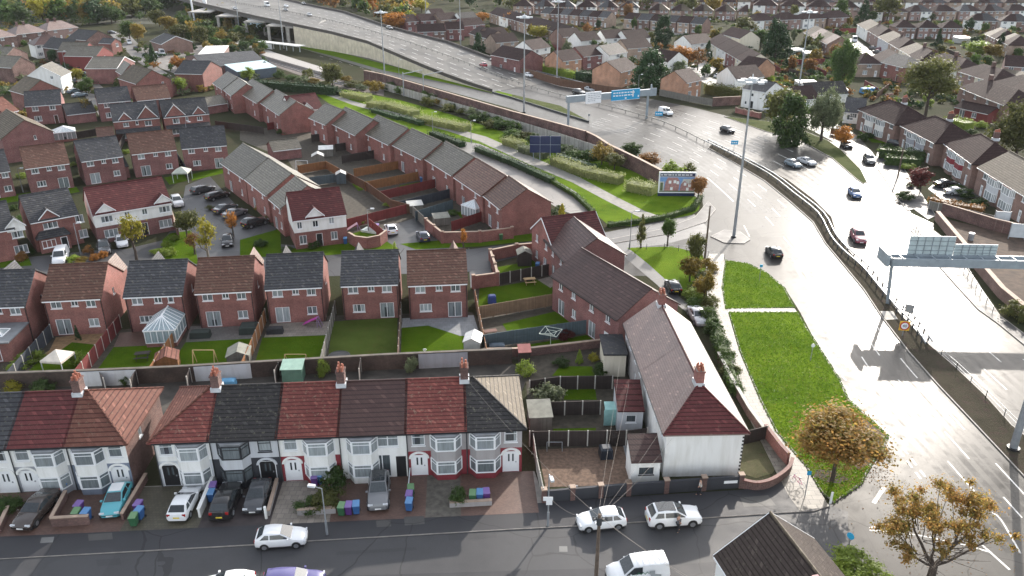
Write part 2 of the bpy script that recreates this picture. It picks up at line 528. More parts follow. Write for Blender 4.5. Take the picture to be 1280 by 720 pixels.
LF = {'green': leaf('green_leaf',(0.043,0.087,0.020),(0.102,0.160,0.036)),
   'dark': leaf('dark_evergreen_leaf',(0.017,0.043,0.017),(0.043,0.087,0.029),0.2),
   'olive': leaf('olive_leaf',(0.080,0.094,0.029),(0.145,0.145,0.043)),
   'yellow': leaf('yellow_leaf',(0.232,0.232,0.029),(0.406,0.348,0.043)),
   'lime': leaf('lime_leaf',(0.145,0.217,0.029),(0.275,0.348,0.058)),
   'orange': leaf('orange_leaf',(0.290,0.123,0.029),(0.478,0.217,0.043)),
   'rust': leaf('rust_leaf',(0.174,0.094,0.032),(0.290,0.145,0.051)),
   'maple': leaf('turning_maple_leaf',(0.17,0.185,0.045),(0.42,0.215,0.07),.6),'blade': leaf('grass_blade',(0.06,0.13,0.008),(0.15,0.24,0.02),.5),
   'maroon': leaf('maroon_leaf',(0.087,0.023,0.023),(0.160,0.051,0.043)),
   'gold': leaf('gold_leaf',(0.174,0.138,0.029),(0.290,0.203,0.043)),
   'hedge': leaf('hedge_leaf',(0.036,0.072,0.022),(0.080,0.123,0.032)),
   'palehedge': leaf('variegated_leaf',(0.174,0.203,0.072),(0.348,0.362,0.160)),
   'sage': leaf('sage_leaf',(0.102,0.131,0.065),(0.203,0.232,0.131))}
FW = {'orange': fencewood('orange_fence_board',(0.24,0.105,0.04)),'brown': fencewood('brown_fence_board',(0.12,0.06,0.035)),
   'dark': fencewood('dark_brown_fence_board',(0.035,0.025,0.022)),'grey': fencewood('weathered_grey_fence_board',(0.16,0.15,0.13)),
   'red': fencewood('red_fence_board',(0.16,0.028,0.026)),'blue': fencewood('blue_fence_board',(0.075,0.105,0.12)),
   'slate': fencewood('dark_slate_fence_board',(0.035,0.042,0.055)),'tan': fencewood('tan_fence_board',(0.22,0.14,0.085)),
   'conc': fencewood('grey_concrete_panel',(0.34,0.33,0.3),1.8)}
# ------------------------------------------------------------------ house builder
_WC = {}
def window_meshes(wd,h,n,tr,fm,sill):
 key = (round(wd,2),round(h,2),n,tr,fm.name,sill)
 if key in _WC: return _WC[key]
 a = MB(); t = 0.07; y0,y1 = 0.05,0.12
 a.box(-wd / 2,y0,0,wd / 2,y1,t); a.box(-wd / 2,y0,h - t,wd / 2,y1,h)
 a.box(-wd / 2,y0,t,-wd / 2 + t,y1,h - t); a.box(wd / 2 - t,y0,t,wd / 2,y1,h - t)
 for i in range(1,n):
  x = -wd / 2 + wd * i / n
  a.box(x - t * .6,y0 + .004,t,x + t * .6,y1,h - t)
 if tr:
  a.box(-wd / 2 + t,y0 + .008,h * 0.7,wd / 2 - t,y1,h * 0.7 + t * .8)
 if sill:
  a.box(-wd / 2 - .06,-0.07,-0.09,wd / 2 + .06,0.06,-0.003)
 b = MB()
 b.add([(-wd / 2 + .02,.1,.02),(wd / 2 - .02,.1,.02),(wd / 2 - .02,.1,h - .02),(-wd / 2 + .02,.1,h - .02)],[(0,1,2,3)])
 _WC[key] = (a.mesh('window',fm),b.mesh('pane',PANE))
 return _WC[key]

def door_meshes(wd,h,cm,glass=True):
 key = ('door',round(wd,2),round(h,2),cm.name,glass)
 if key in _WC: return _WC[key]
 a = MB()
 a.box(-wd / 2,.05,0,-wd / 2 + .08,.13,h,1); a.box(wd / 2 - .08,.05,0,wd / 2,.13,h,1); a.box(-wd / 2 + .08,.05,h - .08,wd / 2 - .08,.13,h,1)
 a.box(-wd / 2 + .08,.08,0,wd / 2 - .08,.12,h - .08,0)
 if glass:
  for x in (-.17,.08):
   a.box(x * wd,.07,h * .5,(x + .1) * wd,.079,h * .85,2)
 me = a.mesh('door',[cm,WHITE,PANED])
 hd = MB(); hd.box(wd * .28,.02,1.0,wd * .34,.079,1.12)
 _WC[key] = (me,hd.mesh('handle',STEEL))
 return _WC[key]

DOORC = {'white': WHITE,'black': BLACK,'red': plain('red_door',(0.2,0.02,0.02),.4),'blue': plain('blue_door',(0.03,0.06,0.14),.4),
    'brown': plain('brown_door',(0.08,0.035,0.02),.5)}

def roof_mesh(w,d,eh,rise,hipL,hipR,mat,ov=.35,g=.12,t=.14,swap=False):
 half = d / 2; sl = rise / half; ze = eh - ov * sl + .04; zr = eh + rise + .04
 xl = -ov if hipL else -g; xr = w + ov if hipR else w + g
 rl = half * .98 if hipL else -g; rr = w - half * .98 if hipR else w + g
 if rl > rr: rl = rr = w / 2
 V = [(xl,-ov,ze),(xr,-ov,ze),(xr,d + ov,ze),(xl,d + ov,ze),(rl,half,zr),(rr,half,zr)]
 F = [(0,1,5,4),(2,3,4,5)]
 if hipL: F.append((3,0,4))
 if hipR: F.append((1,2,5))
 mb = MB()
 n = len(V)
 vv = V + [(x,y,z - t) for x,y,z in V]
 fs = list(F) + [tuple(i + n for i in f[::-1]) for f in F]
 cnt = {}
 for f in F:
  for i in range(len(f)):
   e = (f[i],f[(i + 1) % len(f)])
   cnt[tuple(sorted(e))] = cnt.get(tuple(sorted(e)),0) + 1
 for f in F:
  for i in range(len(f)):
   e = (f[i],f[(i + 1) % len(f)])
   if cnt[tuple(sorted(e))] == 1: fs.append((e[1],e[0],e[0] + n,e[1] + n))
 if swap: vv = [(y,x,z) for x,y,z in vv]; V = [(y,x,z) for x,y,z in V]
 mb.add(vv,fs)
 for i in range(2,len(F)): mb.m[i] = 1
 lines = [(V[4],V[5])] if rl != rr else []
 if hipL: lines += [(V[0],V[4]),(V[3],V[4])]
 if hipR: lines += [(V[1],V[5]),(V[2],V[5])]
 return mb,lines,V

def house(name,label,A,B,d,eh=5.0,rise=2.7,roof='gable',hips='',wall='red',upper=None,zs=2.6,rf='brown',
    opens=(),group=None,chim=(),peaks=(),gutter='white',detail=2,barge=None,ridge=None,cat='house',z=0.0,pots=3,
    chimw='old',ov=.35,hiprf=None,sidew=None):
 """A, B: plan corners of the side that faces the camera, left to right. opens: (side, centre, z0, w, h, style)"""
 w = hypot(B[0] - A[0],B[1] - A[1]); rz = atan2(B[1] - A[1],B[0] - A[0])
 root = thing(name,label,cat,(A[0],A[1],z),rz,group)
 wm = [WALL[wall],WALL[upper or wall],WALL[sidew or wall]]
 mb = MB()
 maps = {'f': (lambda a,t,zz: (a,t,zz),w),'r': (lambda a,t,zz: (w - t,a,zz),d),
   'b': (lambda a,t,zz: (w - a,d - t,zz),w),'l': (lambda a,t,zz: (t,d - a,zz),d)}
 for side,(mp,L) in maps.items():
  holes = [(a - ww / 2,a + ww / 2,z0,z0 + h) for s,a,z0,ww,h,st in opens if s == side]
  xs = sorted({0,L,*[q for hh in holes for q in hh[:2]]}); zz = sorted({0,eh,*([zs] if upper else []),*[q for hh in holes for q in hh[2:]]})
  xs = [x for x in xs if 0 <= x <= L]; zz = [q for q in zz if 0 <= q <= eh]
  for x0,x1 in zip(xs,xs[1:]):
   for z0,z1 in zip(zz,zz[1:]):
    cx,cz = (x0 + x1) / 2,(z0 + z1) / 2
    if any(h[0] < cx < h[1] and h[2] < cz < h[3] for h in holes): continue
    mb.add([mp(x0,0,z0),mp(x1,0,z0),mp(x1,0,z1),mp(x0,0,z1)],[(0,1,2,3)],2 if sidew and side != 'f' else 1 if upper and cz > zs else 0)
  for x0,x1,z0,z1 in holes:
   q = [(x0,z0),(x1,z0),(x1,z1),(x0,z1)]
   for (a0,b0),(a1,b1) in zip(q,q[1:] + q[:1]):
    mb.add([mp(a0,0,b0),mp(a1,0,b1),mp(a1,.14,b1),mp(a0,.14,b0)],[(0,1,2,3)],1 if upper and b0 >= zs else 0)
   mb.add([mp(x0,.14,z0),mp(x1,.14,z0),mp(x1,.14,z1),mp(x0,.14,z1)],[(0,1,2,3)],0)
 hipL,hipR = 'L' in hips,'R' in hips
 um = 2 if sidew else 1 if upper else 0
 if roof == 'gable':
  half = d / 2; zt = eh + rise - .06
  if not hipL: mb.add([(0,d,eh),(0,0,eh),(0,half,zt)],[(0,1,2)],um)
  if not hipR: mb.add([(w,0,eh),(w,d,eh),(w,half,zt)],[(0,1,2)],um)
  rm,lines,V = roof_mesh(w,d,eh,rise,hipL,hipR,None,ov=ov)
  sl = rise / half
 elif roof == 'cross':
  half = w / 2; zt = eh + rise - .06
  if not hipL: mb.add([(0,0,eh),(w,0,eh),(half,0,zt)],[(0,1,2)],um)
  if not hipR: mb.add([(w,d,eh),(0,d,eh),(half,d,zt)],[(0,1,2)],um)
  rm,lines,V = roof_mesh(d,w,eh,rise,hipL,hipR,None,ov=ov,swap=True)
  sl = rise / half
 elif roof == 'flat':
  rm = MB(); rm.box(-.15,-.15,eh,w + .15,d + .15,eh + .2); lines = []; V = None
 elif roof == 'lean':      # high at the back
  mb.add([(0,d,eh),(0,0,eh),(0,d,eh + rise)],[(0,1,2)],um); mb.add([(w,0,eh),(w,d,eh),(w,d,eh + rise)],[(0,1,2)],um)
  rm = MB(); V0 = [(-.1,-.25,eh - .2 * rise / d + .05),(w + .1,-.25,eh - .2 * rise / d + .05),(w + .1,d,eh + rise + .08),(-.1,d,eh + rise + .08)]
  rm.add(V0 + [(x,y,q - .12) for x,y,q in V0],[(0,1,2,3),(7,6,5,4),(0,4,5,1),(1,5,6,2),(2,6,7,3),(3,7,4,0)]); lines = []; V = None
 link('wall',mb.mesh('wall',wm),root)
 for pk in peaks:          # (a, width, height, wallkey[, depth])
  a,pw,ph,wk = pk[:4]; yr = ph / sl
  pm = MB(); yo = -.3
  Lp,Rp,T,K = (a - pw / 2 - .15,yo,eh + .02),(a + pw / 2 + .15,yo,eh + .02),(a,yo,eh + ph + .12),(a,yr,eh + ph + .12)
  Lk,Rk = (a - pw / 2 - .15,.15,eh + .1),(a + pw / 2 + .15,.15,eh + .1)
  pm.add([Lp,T,K,Lk],[(0,1,2,3)],0); pm.add([T,Rp,Rk,K],[(0,1,2,3)],0)
  pm.add([(a - pw / 2,-.06,eh - .7),(a + pw / 2,-.06,eh - .7),(a + pw / 2,-.06,eh),(a,-.06,eh + ph),(a - pw / 2,-.06,eh)],[(0,1,2,3,4)],1)
  for s_ in (-1,1):
   e0 = (a + s_ * (pw / 2 + .18),yo - .02,eh - .06); e1 = (a,yo - .02,eh + ph + .06)
   pm.add([e0,e1,(e1[0],e1[1],e1[2] + .2),(e0[0],e0[1],e0[2] + .2),(e0[0],e0[1] + .05,e0[2]),(e1[0],e1[1] + .05,e1[2])],[(0,1,2,3),(0,1,5,4)],2)
  link('front_gable',pm.mesh('front_gable',[RF[rf],WALL[wk],WHITE]),root)
 ro = link('roof',rm.mesh('roof',[RF.get(rf) or _MC[rf],RF.get(hiprf or rf) or _MC[rf]]),root)
 if detail >= 2 and lines and ridge is not False:
  r_ = MB()
  for a,b in lines: r_.tube((a[0],a[1],a[2] + .0),(b[0],b[1],b[2] + .0),.11,.11,6)
  link('ridge_tiles',r_.mesh('ridge_tiles',RF[ridge or rf]),ro)
 if gutter and V is not None and detail >= 1:
  g_ = MB(); gm = WHITE if gutter == 'white' else BLACK
  if roof == 'gable':
   zg = eh - ov * sl - .12
   g_.box(0,-ov - .05,zg,w,-ov + .05,zg + .13); g_.box(0,-ov + .05,zg + .02,w,-.003,zg + .05)
  else:
   zg = eh - ov * sl - .12
   g_.box(-ov - .05,0,zg,-ov + .05,d,zg + .13); g_.box(w + ov - .05,0,zg,w + ov + .05,d,zg + .13)
  link('gutter',g_.mesh('gutter',gm),root)
 if barge and V is not None:
  bmat = WHITE if barge == 'white' else BLACK
  ends = []
  if roof == 'gable':
   if not hipL: ends.append([(-.13,-ov),(-.13,d / 2),(-.13,d + ov)])
   if not hipR: ends.append([(w + .13,-ov),(w + .13,d / 2),(w + .13,d + ov)])
  else:
   if not hipL: ends.append([(-ov,-.13),(w / 2,-.13),(w + ov,-.13)])
   if not hipR: ends.append([(-ov,d + .13),(w / 2,d + .13),(w + ov,d + .13)])
  zl,zh = eh - ov * sl + .04,eh + rise + .05
  for e in ends:
   bm_ = MB()
   for (p,q,za,zb) in ((e[0],e[1],zl,zh),(e[1],e[2],zh,zl)):
    bm_.beam(p,q,.05,(za - .2,zb - .2),(za + .02,zb + .02))
   link('bargeboard',bm_.mesh('bargeboard',bmat),root)
 for cx,cy in chim:
  zt = eh + rise
  c_ = MB(); c_.box(cx - .35,cy - .5,zt - 1.0,cx + .35,cy + .5,zt + 1.15); c_.box(cx - .41,cy - .56,zt + 1.153,cx + .41,cy + .56,zt + 1.3)
  ch = link('chimney',c_.mesh('chimney',WALL[chimw]),root)
  if detail >= 2:
   f_ = MB(); f_.box(cx - .45,cy - .6,zt - .42,cx + .45,cy + .6,zt + .1)
   link('flashing',f_.mesh('flashing',LEADW),ch)
   for k in range(pots):
    for sx in (-.17,.17):
     p_ = MB(); yy = cy - .36 + .72 * k / max(1,pots - 1)
     p_.tube((cx + sx,yy,zt + 1.3),(cx + sx,yy,zt + 1.3 + .35 + .12 * ((k * 7 + int(sx > 0)) % 3)),.12,.09,8)
     link('chimney_pot',p_.mesh('chimney_pot',POT),ch)
 rots = {'f': 0,'r': pi / 2,'b': pi,'l': -pi / 2}
 for s,a,z0,ww,h,st in opens:
  mp = maps[s][0]; loc = mp(a,0,z0)
  if st[0] == 'd':
   dm,hm = door_meshes(ww,h,DOORC[st[1:] or 'white'])
   o = link('door',dm,root,loc,rots[s])
   if detail >= 2: link('handle',hm,o)
   continue
  fm = DARKF if 'k' in st else WHITE
  n = int(st[1]) if len(st) > 1 and st[1].isdigit() else 2
  a_,b_ = window_meshes(ww,h,n,'t' in st[1:],fm,st[0] == 'w')
  o = link('french_door' if st[0] == 'f' else 'window',a_,root,loc,rots[s])
  link('pane',b_,o,mats=[PANED] if 'D' in st else None)
 return root

def win_pattern(w,kind,eh=5.0):
 o = []
 if kind == 'back':
  o = [('f',w * .2,eh - 1.35,1.25,1.1,'w2'),('f',w * .52,eh - 1.15,.8,.9,'w2'),('f',w * .8,eh - 1.35,1.1,1.1,'w2'),
     ('f',w * .25,.1,1.75,2.1,'f2'),('f',w * .78,1.05,1.2,1.05,'w2')]
 elif kind == 'back2':
  o = [('f',w * .2,eh - 1.35,1.25,1.1,'w2'),('f',w * .52,eh - 1.15,.8,.9,'w2'),('f',w * .8,eh - 1.35,1.2,1.1,'w2'),
     ('f',w * .78,.1,1.75,2.1,'f2'),('f',w * .28,1.05,1.5,1.05,'w3')]
 elif kind == 'terr':
  o = [('f',w * .27,eh - 1.45,1.0,1.15,'w2'),('f',w * .75,eh - 1.45,.9,1.15,'w2'),('f',w * .3,.1,1.5,2.1,'f2'),('f',w * .78,1.0,.9,1.15,'w2')]
 elif kind == 'far':
  o = [('f',w * .26,eh - 1.5,1.4,1.2,'w2'),('f',w * .74,eh - 1.5,1.4,1.2,'w2'),('f',w * .28,.9,1.7,1.3,'w3'),('f',w * .78,.05,.95,2.1,R.choice(['dwhite','dbrown','dwhite']))]
 elif kind == 'far2':
  o = [('f',w * .5,eh - 1.5,1.6,1.2,'w3'),('f',w * .35,.9,1.5,1.3,'w2'),('f',w * .82,.05,.9,2.1,'dwhite')]
 return [q for q in o if q[3] / 2 < q[1] < w - q[3] / 2]

def eavehouse(label,uL,vL,uR,vR,d,eh=5.0,name='house',opens='far',**kw):
 """house placed by where the photo shows the two ends of its near eave"""
 A,B = G(uL,vL,eh),G(uR,vR,eh)
 w = hypot(B[0] - A[0],B[1] - A[1])
 return house(name,label,A,B,d,eh=eh,opens=win_pattern(w,opens,eh) if isinstance(opens,str) else opens(w) if callable(opens) else opens,**kw)

# ------------------------------------------------------------------ vehicles
def loft(mb,secs,mi=0,cap=True):
 o = len(mb.v); n = len(secs[0])
 for s in secs: mb.v += s
 for i in range(len(secs) - 1):
  for k in range(n):
   j = (k + 1) % n
   mb.f.append([o + i * n + k,o + i * n + j,o + (i + 1) * n + j,o + (i + 1) * n + k]); mb.m.append(mi)
 if cap:
  mb.f.append([o + k for k in range(n)][::-1]); mb.m.append(mi)
  mb.f.append([o + (len(secs) - 1) * n + k for k in range(n)]); mb.m.append(mi)

SPEC = {  # L, W, H, wheel r, top line (x frac, z, half-width frac), glasshouse base rear, roof rear, roof front, base front
 'hatch': (4.0,1.75,1.47,.31,[(-.5,.8,.8),(-.485,.95,.93),(-.36,.98,1),(0,.96,1),(.2,.95,.99),(.36,.85,.96),(.46,.72,.88),(.5,.55,.74)],(-.475,-.31,.0,.235)),
 'suv': (4.5,1.85,1.66,.36,[(-.5,.85,.82),(-.485,1.05,.94),(-.36,1.1,1),(0,1.08,1),(.18,1.06,.99),(.36,.99,.96),(.46,.88,.9),(.5,.62,.78)],(-.475,-.36,.01,.215)),
 'saloon': (4.6,1.82,1.44,.33,[(-.5,.8,.78),(-.485,.98,.92),(-.34,1.02,1),(0,.96,1),(.18,.95,.99),(.36,.86,.96),(.46,.73,.88),(.5,.55,.74)],(-.36,-.2,.02,.215)),
 'estate': (4.6,1.8,1.5,.32,[(-.5,.8,.82),(-.485,.96,.94),(-.34,1.0,1),(0,.97,1),(.18,.96,.99),(.36,.86,.96),(.46,.74,.88),(.5,.55,.74)],(-.475,-.41,.03,.225)),
 'van': (4.6,1.86,1.88,.33,[(-.5,1.0,.9),(-.49,1.12,.95),(-.3,1.14,1),(0,1.12,1),(.2,1.1,.99),(.36,1.02,.96),(.46,.86,.9),(.5,.6,.78)],(-.49,-.47,.1,.285)),
 'bigvan': (5.4,2.0,2.4,.35,[(-.5,1.1,.92),(-.49,1.2,.96),(-.3,1.22,1),(0,1.2,1),(.25,1.18,.99),(.38,1.06,.97),(.46,.95,.92),(.5,.6,.8)],(-.49,-.485,.2,.35))}

def car_geometry(kind):
 L,W,H,wr,top,(gr,rr,rfr,gf) = SPEC[kind]
 hw = W / 2
 body = MB()
 secs = []
 for fx,zt,fw in top:
  h = hw * fw; e = abs(fx)
  zb = .2 if e < .47 else .3
  half = [(0,zb),(h * .9,zb),(h * .985,zb + .12),(h,.52),(h * .985,zt - .16),(h * .93,zt - .04),(h * .8,zt),(0,zt + .025)]
  ring = [(fx * L,y,z) for y,z in half] + [(fx * L,-y,z) for y,z in half[-2:0:-1]]
  secs.append(ring)
 loft(body,secs,0)
 def ztop(fx):
  for (a,za,_),(b,zb,_) in zip(top,top[1:]):
   if a <= fx <= b: return za + (zb - za) * (fx - a) / (b - a)
  return top[0][1]
 zr = ztop(gr) - .02; zf = ztop(gf) - .02
 ins = .13 if kind not in ('van','bigvan') else .07
 yb,yr = hw * .93,hw * .93 - ins - .05
 # glasshouse as a solid in body paint
 gsec = []
 for fx,z0,z1,y1 in ((gr,zr - .05,zr + .02,yb * .97),(rr,zr - .05,H - .05,yr * .98),((rr + rfr) / 2,ztop((rr + rfr) / 2) - .05,H,yr),(rfr,ztop(rfr) - .05,H - .06,yr * .98),(gf,zf - .05,zf + .02,yb * .95)):
  ring = [(fx * L,-yb,z0),(fx * L,yb,z0),(fx * L,y1 + (yb - y1) * .06,z1 - .07 if z1 > z0 + .3 else z1 - .01),(fx * L,y1 - .1,z1),(fx * L,-y1 + .1,z1),(fx * L,-y1 - (yb - y1) * .06,z1 - .07 if z1 > z0 + .3 else z1 - .01)]
  gsec.append(ring)
 loft(body,gsec,0)
 # sills and arches in black
 body.box(-L * .46,-hw * .985,.18,L * .46,hw * .985,.3,1)
 wx = L * .31
 for sx in (-1,1):
  for sy in (-1,1):
   body.tube((sx * wx,sy * (hw - .25),wr),(sx * wx,sy * (hw + .004),wr),wr * 1.16,wr * 1.16,16,1)
 def quad(p,off):
  a,b,c,d = (Vector(q) for q in p)
  nrm = (b - a).cross(d - a).normalized() * off
  m = MB(); m.add([tuple(q + nrm) for q in (a,b,c,d)],[(0,1,2,3)]); return m
 glass = {}
 def lp(a,b,t): return tuple(x + (y - x) * t for x,y in zip(a,b))
 # windscreen
 y0,y1 = yb * .9,yr * .86
 p = [(gf * L,-y0 * .96,zf + .02),(gf * L,y0 * .96,zf + .02),(rfr * L,y1,H - .06),(rfr * L,-y1,H - .06)]
 glass['windscreen'] = [quad([lp(p[0],p[3],.1),lp(p[1],p[2],.1),lp(p[1],p[2],.93),lp(p[0],p[3],.93)],.02)]
 if kind not in ('van','bigvan'):
  p = [(gr * L,y0 * .93,zr + .02),(gr * L,-y0 * .93,zr + .02),(rr * L,-y1,H - .05),(rr * L,y1,H - .05)]
  glass['rear_window'] = [quad([lp(p[0],p[3],.15),lp(p[1],p[2],.15),lp(p[1],p[2],.9),lp(p[0],p[3],.9)],.02)]
 sw = []
 for sy in (1,-1):
  def sp(fx,t):   # point on the side glass plane, t 0 belt .. 1 roof
   zz0 = ztop(fx) - .02; return (fx * L,sy * (yb * .99 + (yr * 1.0 - yb * .99) * t),zz0 + (H - .09 - zz0) * t)
  rear = gr + (rr - gr) * .35
  split = (rr * .45 + rfr * .55) - .06 if kind not in ('van','bigvan') else rfr - .14
  def tri(fb0,fb1,ft0,ft1):
   q = [sp(fb0,.1),sp(fb1,.1),sp(ft1,.88),sp(ft0,.88)]
   if sy < 0: pass
   else: q = q[::-1]
   return quad(q,.018)
  sw.append(tri(split + .012,gf - .035,split + .012,rfr + .012))
  if kind not in ('van','bigvan'): sw.append(tri(rear + .035,split - .012,rr + .02,split - .012))
 glass['side_window'] = sw
 return L,W,H,wr,wx,body,glass,ztop

_CG = {}
TYRE = plain('tyre_rubber',(0.018,0.018,0.018),.8); RIM = plain('alloy_rim',(0.35,0.36,0.38),.35,.1,2,.7)
CGLASS = glassmat('car_glass',(0.02,0.025,0.03),(0.06,0.07,0.075),.04)
LAMPW = plain('headlight_glass',(0.6,0.62,0.65),.15); LAMPR = plain('tail_light_red',(0.3,0.012,0.012),.2)
PLATEW = plain('white_number_plate',(0.7,0.7,0.68),.5); PLATEY = plain('yellow_number_plate',(0.65,0.5,0.05),.5)
CP = {'white': paint('white_car_paint',(0.75,0.76,0.77)),'silver': paint('silver_car_paint',(0.42,0.43,0.45),.3),'grey': paint('grey_car_paint',(0.14,0.145,0.155)),
   'black': paint('black_car_paint',(0.012,0.012,0.014),.2),'bronze': paint('bronze_brown_car_paint',(0.05,0.038,0.034),.22),'teal': paint('turquoise_car_paint',(0.08,0.36,0.42)),
   'red': paint('red_car_paint',(0.32,0.03,0.05)),'crimson': paint('crimson_car_paint',(0.2,0.02,0.05)),'blue': paint('blue_car_paint',(0.03,0.1,0.26)),'navy': paint('navy_car_paint',(0.02,0.025,0.06)),
   'purple': paint('violet_blue_car_paint',(0.09,0.08,0.22)),'bluegrey': paint('blue_grey_car_paint',(0.13,0.18,0.22)),'darkgrey': paint('dark_grey_car_paint',(0.045,0.048,0.055),.22)}

def car(label,kind,colour,x,y,ang,z=0.0,group=None,near=True,roofc=None,cat='car',name=None,sun=False):
 """ang: heading of the nose in degrees, 0 = +x"""
 L,W,H,wr,wx,body,glass,ztop = _CG.get(kind) or _CG.setdefault(kind,car_geometry(kind))
 nm = name or {'hatch': 'hatchback','suv': 'suv','saloon': 'saloon_car','estate': 'estate_car','van': 'van','bigvan': 'van'}[kind]
 key = kind + ('_near' if near else '_far')
 if key not in _CG:
  parts = []
  if not near:
   al = MB(); al.v = list(body.v); al.f = [list(f) for f in body.f]; al.m = list(body.m)
   for gs in glass.values():
    for g in gs: al.add(g.v,g.f,2)
   for sx in (-1,1):
    for sy in (-1,1):
     al.tube((sx * wx,sy * (W / 2 - .2),wr),(sx * wx,sy * (W / 2 + .012),wr),wr,wr,12,1)
     al.tube((sx * wx,sy * (W / 2),wr),(sx * wx,sy * (W / 2 + .018),wr),wr * .6,wr * .6,10,3)
   for sy in (-1,1):
    al.box(L * .475,sy * W * .33 - .2,.55,L * .497,sy * W * .33 + .2,.7,4); al.box(-L * .502,sy * W * .36 - .13,.7,-L * .485,sy * W * .36 + .13,.9,5)
   _CG[key] = al.mesh('vehicle',[CP['white'],BLACK,CGLASS,RIM,LAMPW,LAMPR],40)
  else:
   bm = body.mesh('body',[CP['white'],BLACK],40)
   gm = [(k,g.mesh(k,CGLASS)) for k,gs in glass.items() for g in gs]
   wm_ = MB(); wm_.tube((0,-.1,0),(0,.1,0),wr,wr,18)
   rm_ = MB(); rm_.tube((0,-.115,0),(0,.115,0),wr * .62,wr * .62,12)
   for k in range(5):
    t = 2 * pi * k / 5; rm_.tube((cos(t) * wr * .2,-.1,sin(t) * wr * .2),(cos(t) * wr * .6,-.12,sin(t) * wr * .6),.035,.03,4)
   hl = MB(); hl.box(-.09,-.2,-.08,.03,.2,.08); tl = MB(); tl.box(-.03,-.13,-.11,.06,.13,.11)
   pw = MB(); pw.box(-.02,-.26,-.06,.02,.26,.06)
   mi = MB(); mi.box(-.07,-.1,-.06,.06,.1,.07)
   _CG[key] = (bm,gm,wm_.mesh('wheel',TYRE,40),rm_.mesh('rim',RIM),hl.mesh('headlight',LAMPW),tl.mesh('tail_light',LAMPR),pw.mesh('number_plate',PLATEW),mi.mesh('mirror',CP['white']))
 a = radians(ang)
 cm = CP[colour]
 if not near:
  o = link(nm,_CG[key],None,(x,y,z),a,[cm,None,None,None,None,None])
  return tag(o,label,cat,group)
 root = thing(nm,label,cat,(x,y,z),a,group)
 bm,gm,wm_,rm_,hl,tl,pw,mi = _CG[key]
 link('body',bm,root,mats=[cm,None])
 for k,g in gm: link(k,g,root)
 for sx in (-1,1):
  for sy in (-1,1):
   o = link('wheel',wm_,root,(sx * wx,sy * (W / 2 - .085),wr)); link('rim',rm_,o)
 for sy in (-1,1):
  link('headlight',hl,root,(L * .478,sy * W * .34,.64 if kind != 'suv' else .76)); link('tail_light',tl,root,(-L * .492,sy * W * .36,.82 if kind != 'suv' else .95))
  link('mirror',mi,root,(L * .17,sy * (W / 2 + .04),ztop(.17) + .07),mats=[cm])
 link('number_plate',pw,root,(L * .502,0,.42)); link('number_plate',pw,root,(-L * .502,0,.6),mats=[PLATEY])
 gr,rr,rfr,gf = SPEC[kind][5]
 if roofc:
  r_ = MB(); yy = W / 2 * .93 - .3
  r_.box(L * rr + .1,-yy,H - .045,L * rfr - .05,yy,H + .006)
  link('roof_panel' if roofc != 'glass' else 'sunroof',r_.mesh('roof_panel',CGLASS if roofc == 'glass' else CP[roofc],40),root)
 return root

def carpx(label,kind,colour,u,v,u2,v2,**kw):
 """nose points from (u,v) towards (u2,v2); (u,v) is the ground point under the middle"""
 z = kw.get('z',0.0)
 p,q = G(u,v,z),G(u2,v2,z)
 return car(label,kind,colour,p[0],p[1],math.degrees(atan2(q[1] - p[1],q[0] - p[0])),**kw)
# ------------------------------------------------------------------ trees and plants
def leafcloud(name,pts,nrm,size,rng,stretch=1.4):
 n = len(pts)
 a = rng.normal(size=(n,3)); a -= nrm * (a * nrm).sum(1,keepdims=True) * .75
 a /= np.linalg.norm(a,axis=1,keepdims=True) + 1e-9
 b = np.cross(nrm,a) + rng.normal(size=(n,3)) * .25
 b /= np.linalg.norm(b,axis=1,keepdims=True) + 1e-9
 s = size * rng.uniform(.6,1.35,(n,1))
 a = a * s * stretch * .5; b = b * s * .5
 v = np.stack([pts - a,pts - b * .9,pts + a,pts + b * .9],1).reshape(-1,3)
 me = bpy.data.meshes.new(name)
 me.vertices.add(4 * n); me.vertices.foreach_set('co',v.astype(np.float32).ravel())
 me.loops.add(4 * n); me.loops.foreach_set('vertex_index',np.arange(4 * n,dtype=np.int32))
 me.polygons.add(n); me.polygons.foreach_set('loop_start',np.arange(0,4 * n,4,dtype=np.int32))
 me.materials.append(LF['green'])
 me.update(calc_edges=True)
 return me

def cloud_points(rng,centers,radii,n,squash=.85):
 radii = np.asarray(radii); centers = np.asarray(centers)
 p = radii ** 2; idx = rng.choice(len(centers),n,p=p / p.sum())
 d = rng.normal(size=(n,3)); d /= np.linalg.norm(d,axis=1,keepdims=True)
 r = radii[idx,None] * np.minimum(np.abs(rng.normal(0,.68,(n,1))) + .12 * rng.uniform(0,1,(n,1)),1.9)
 pts = centers[idx] + d * r * np.array([1,1,squash])
 nr = d + np.array([0,0,.35]) + rng.normal(size=(n,3)) * .35
 return pts,nr / np.linalg.norm(nr,axis=1,keepdims=True)

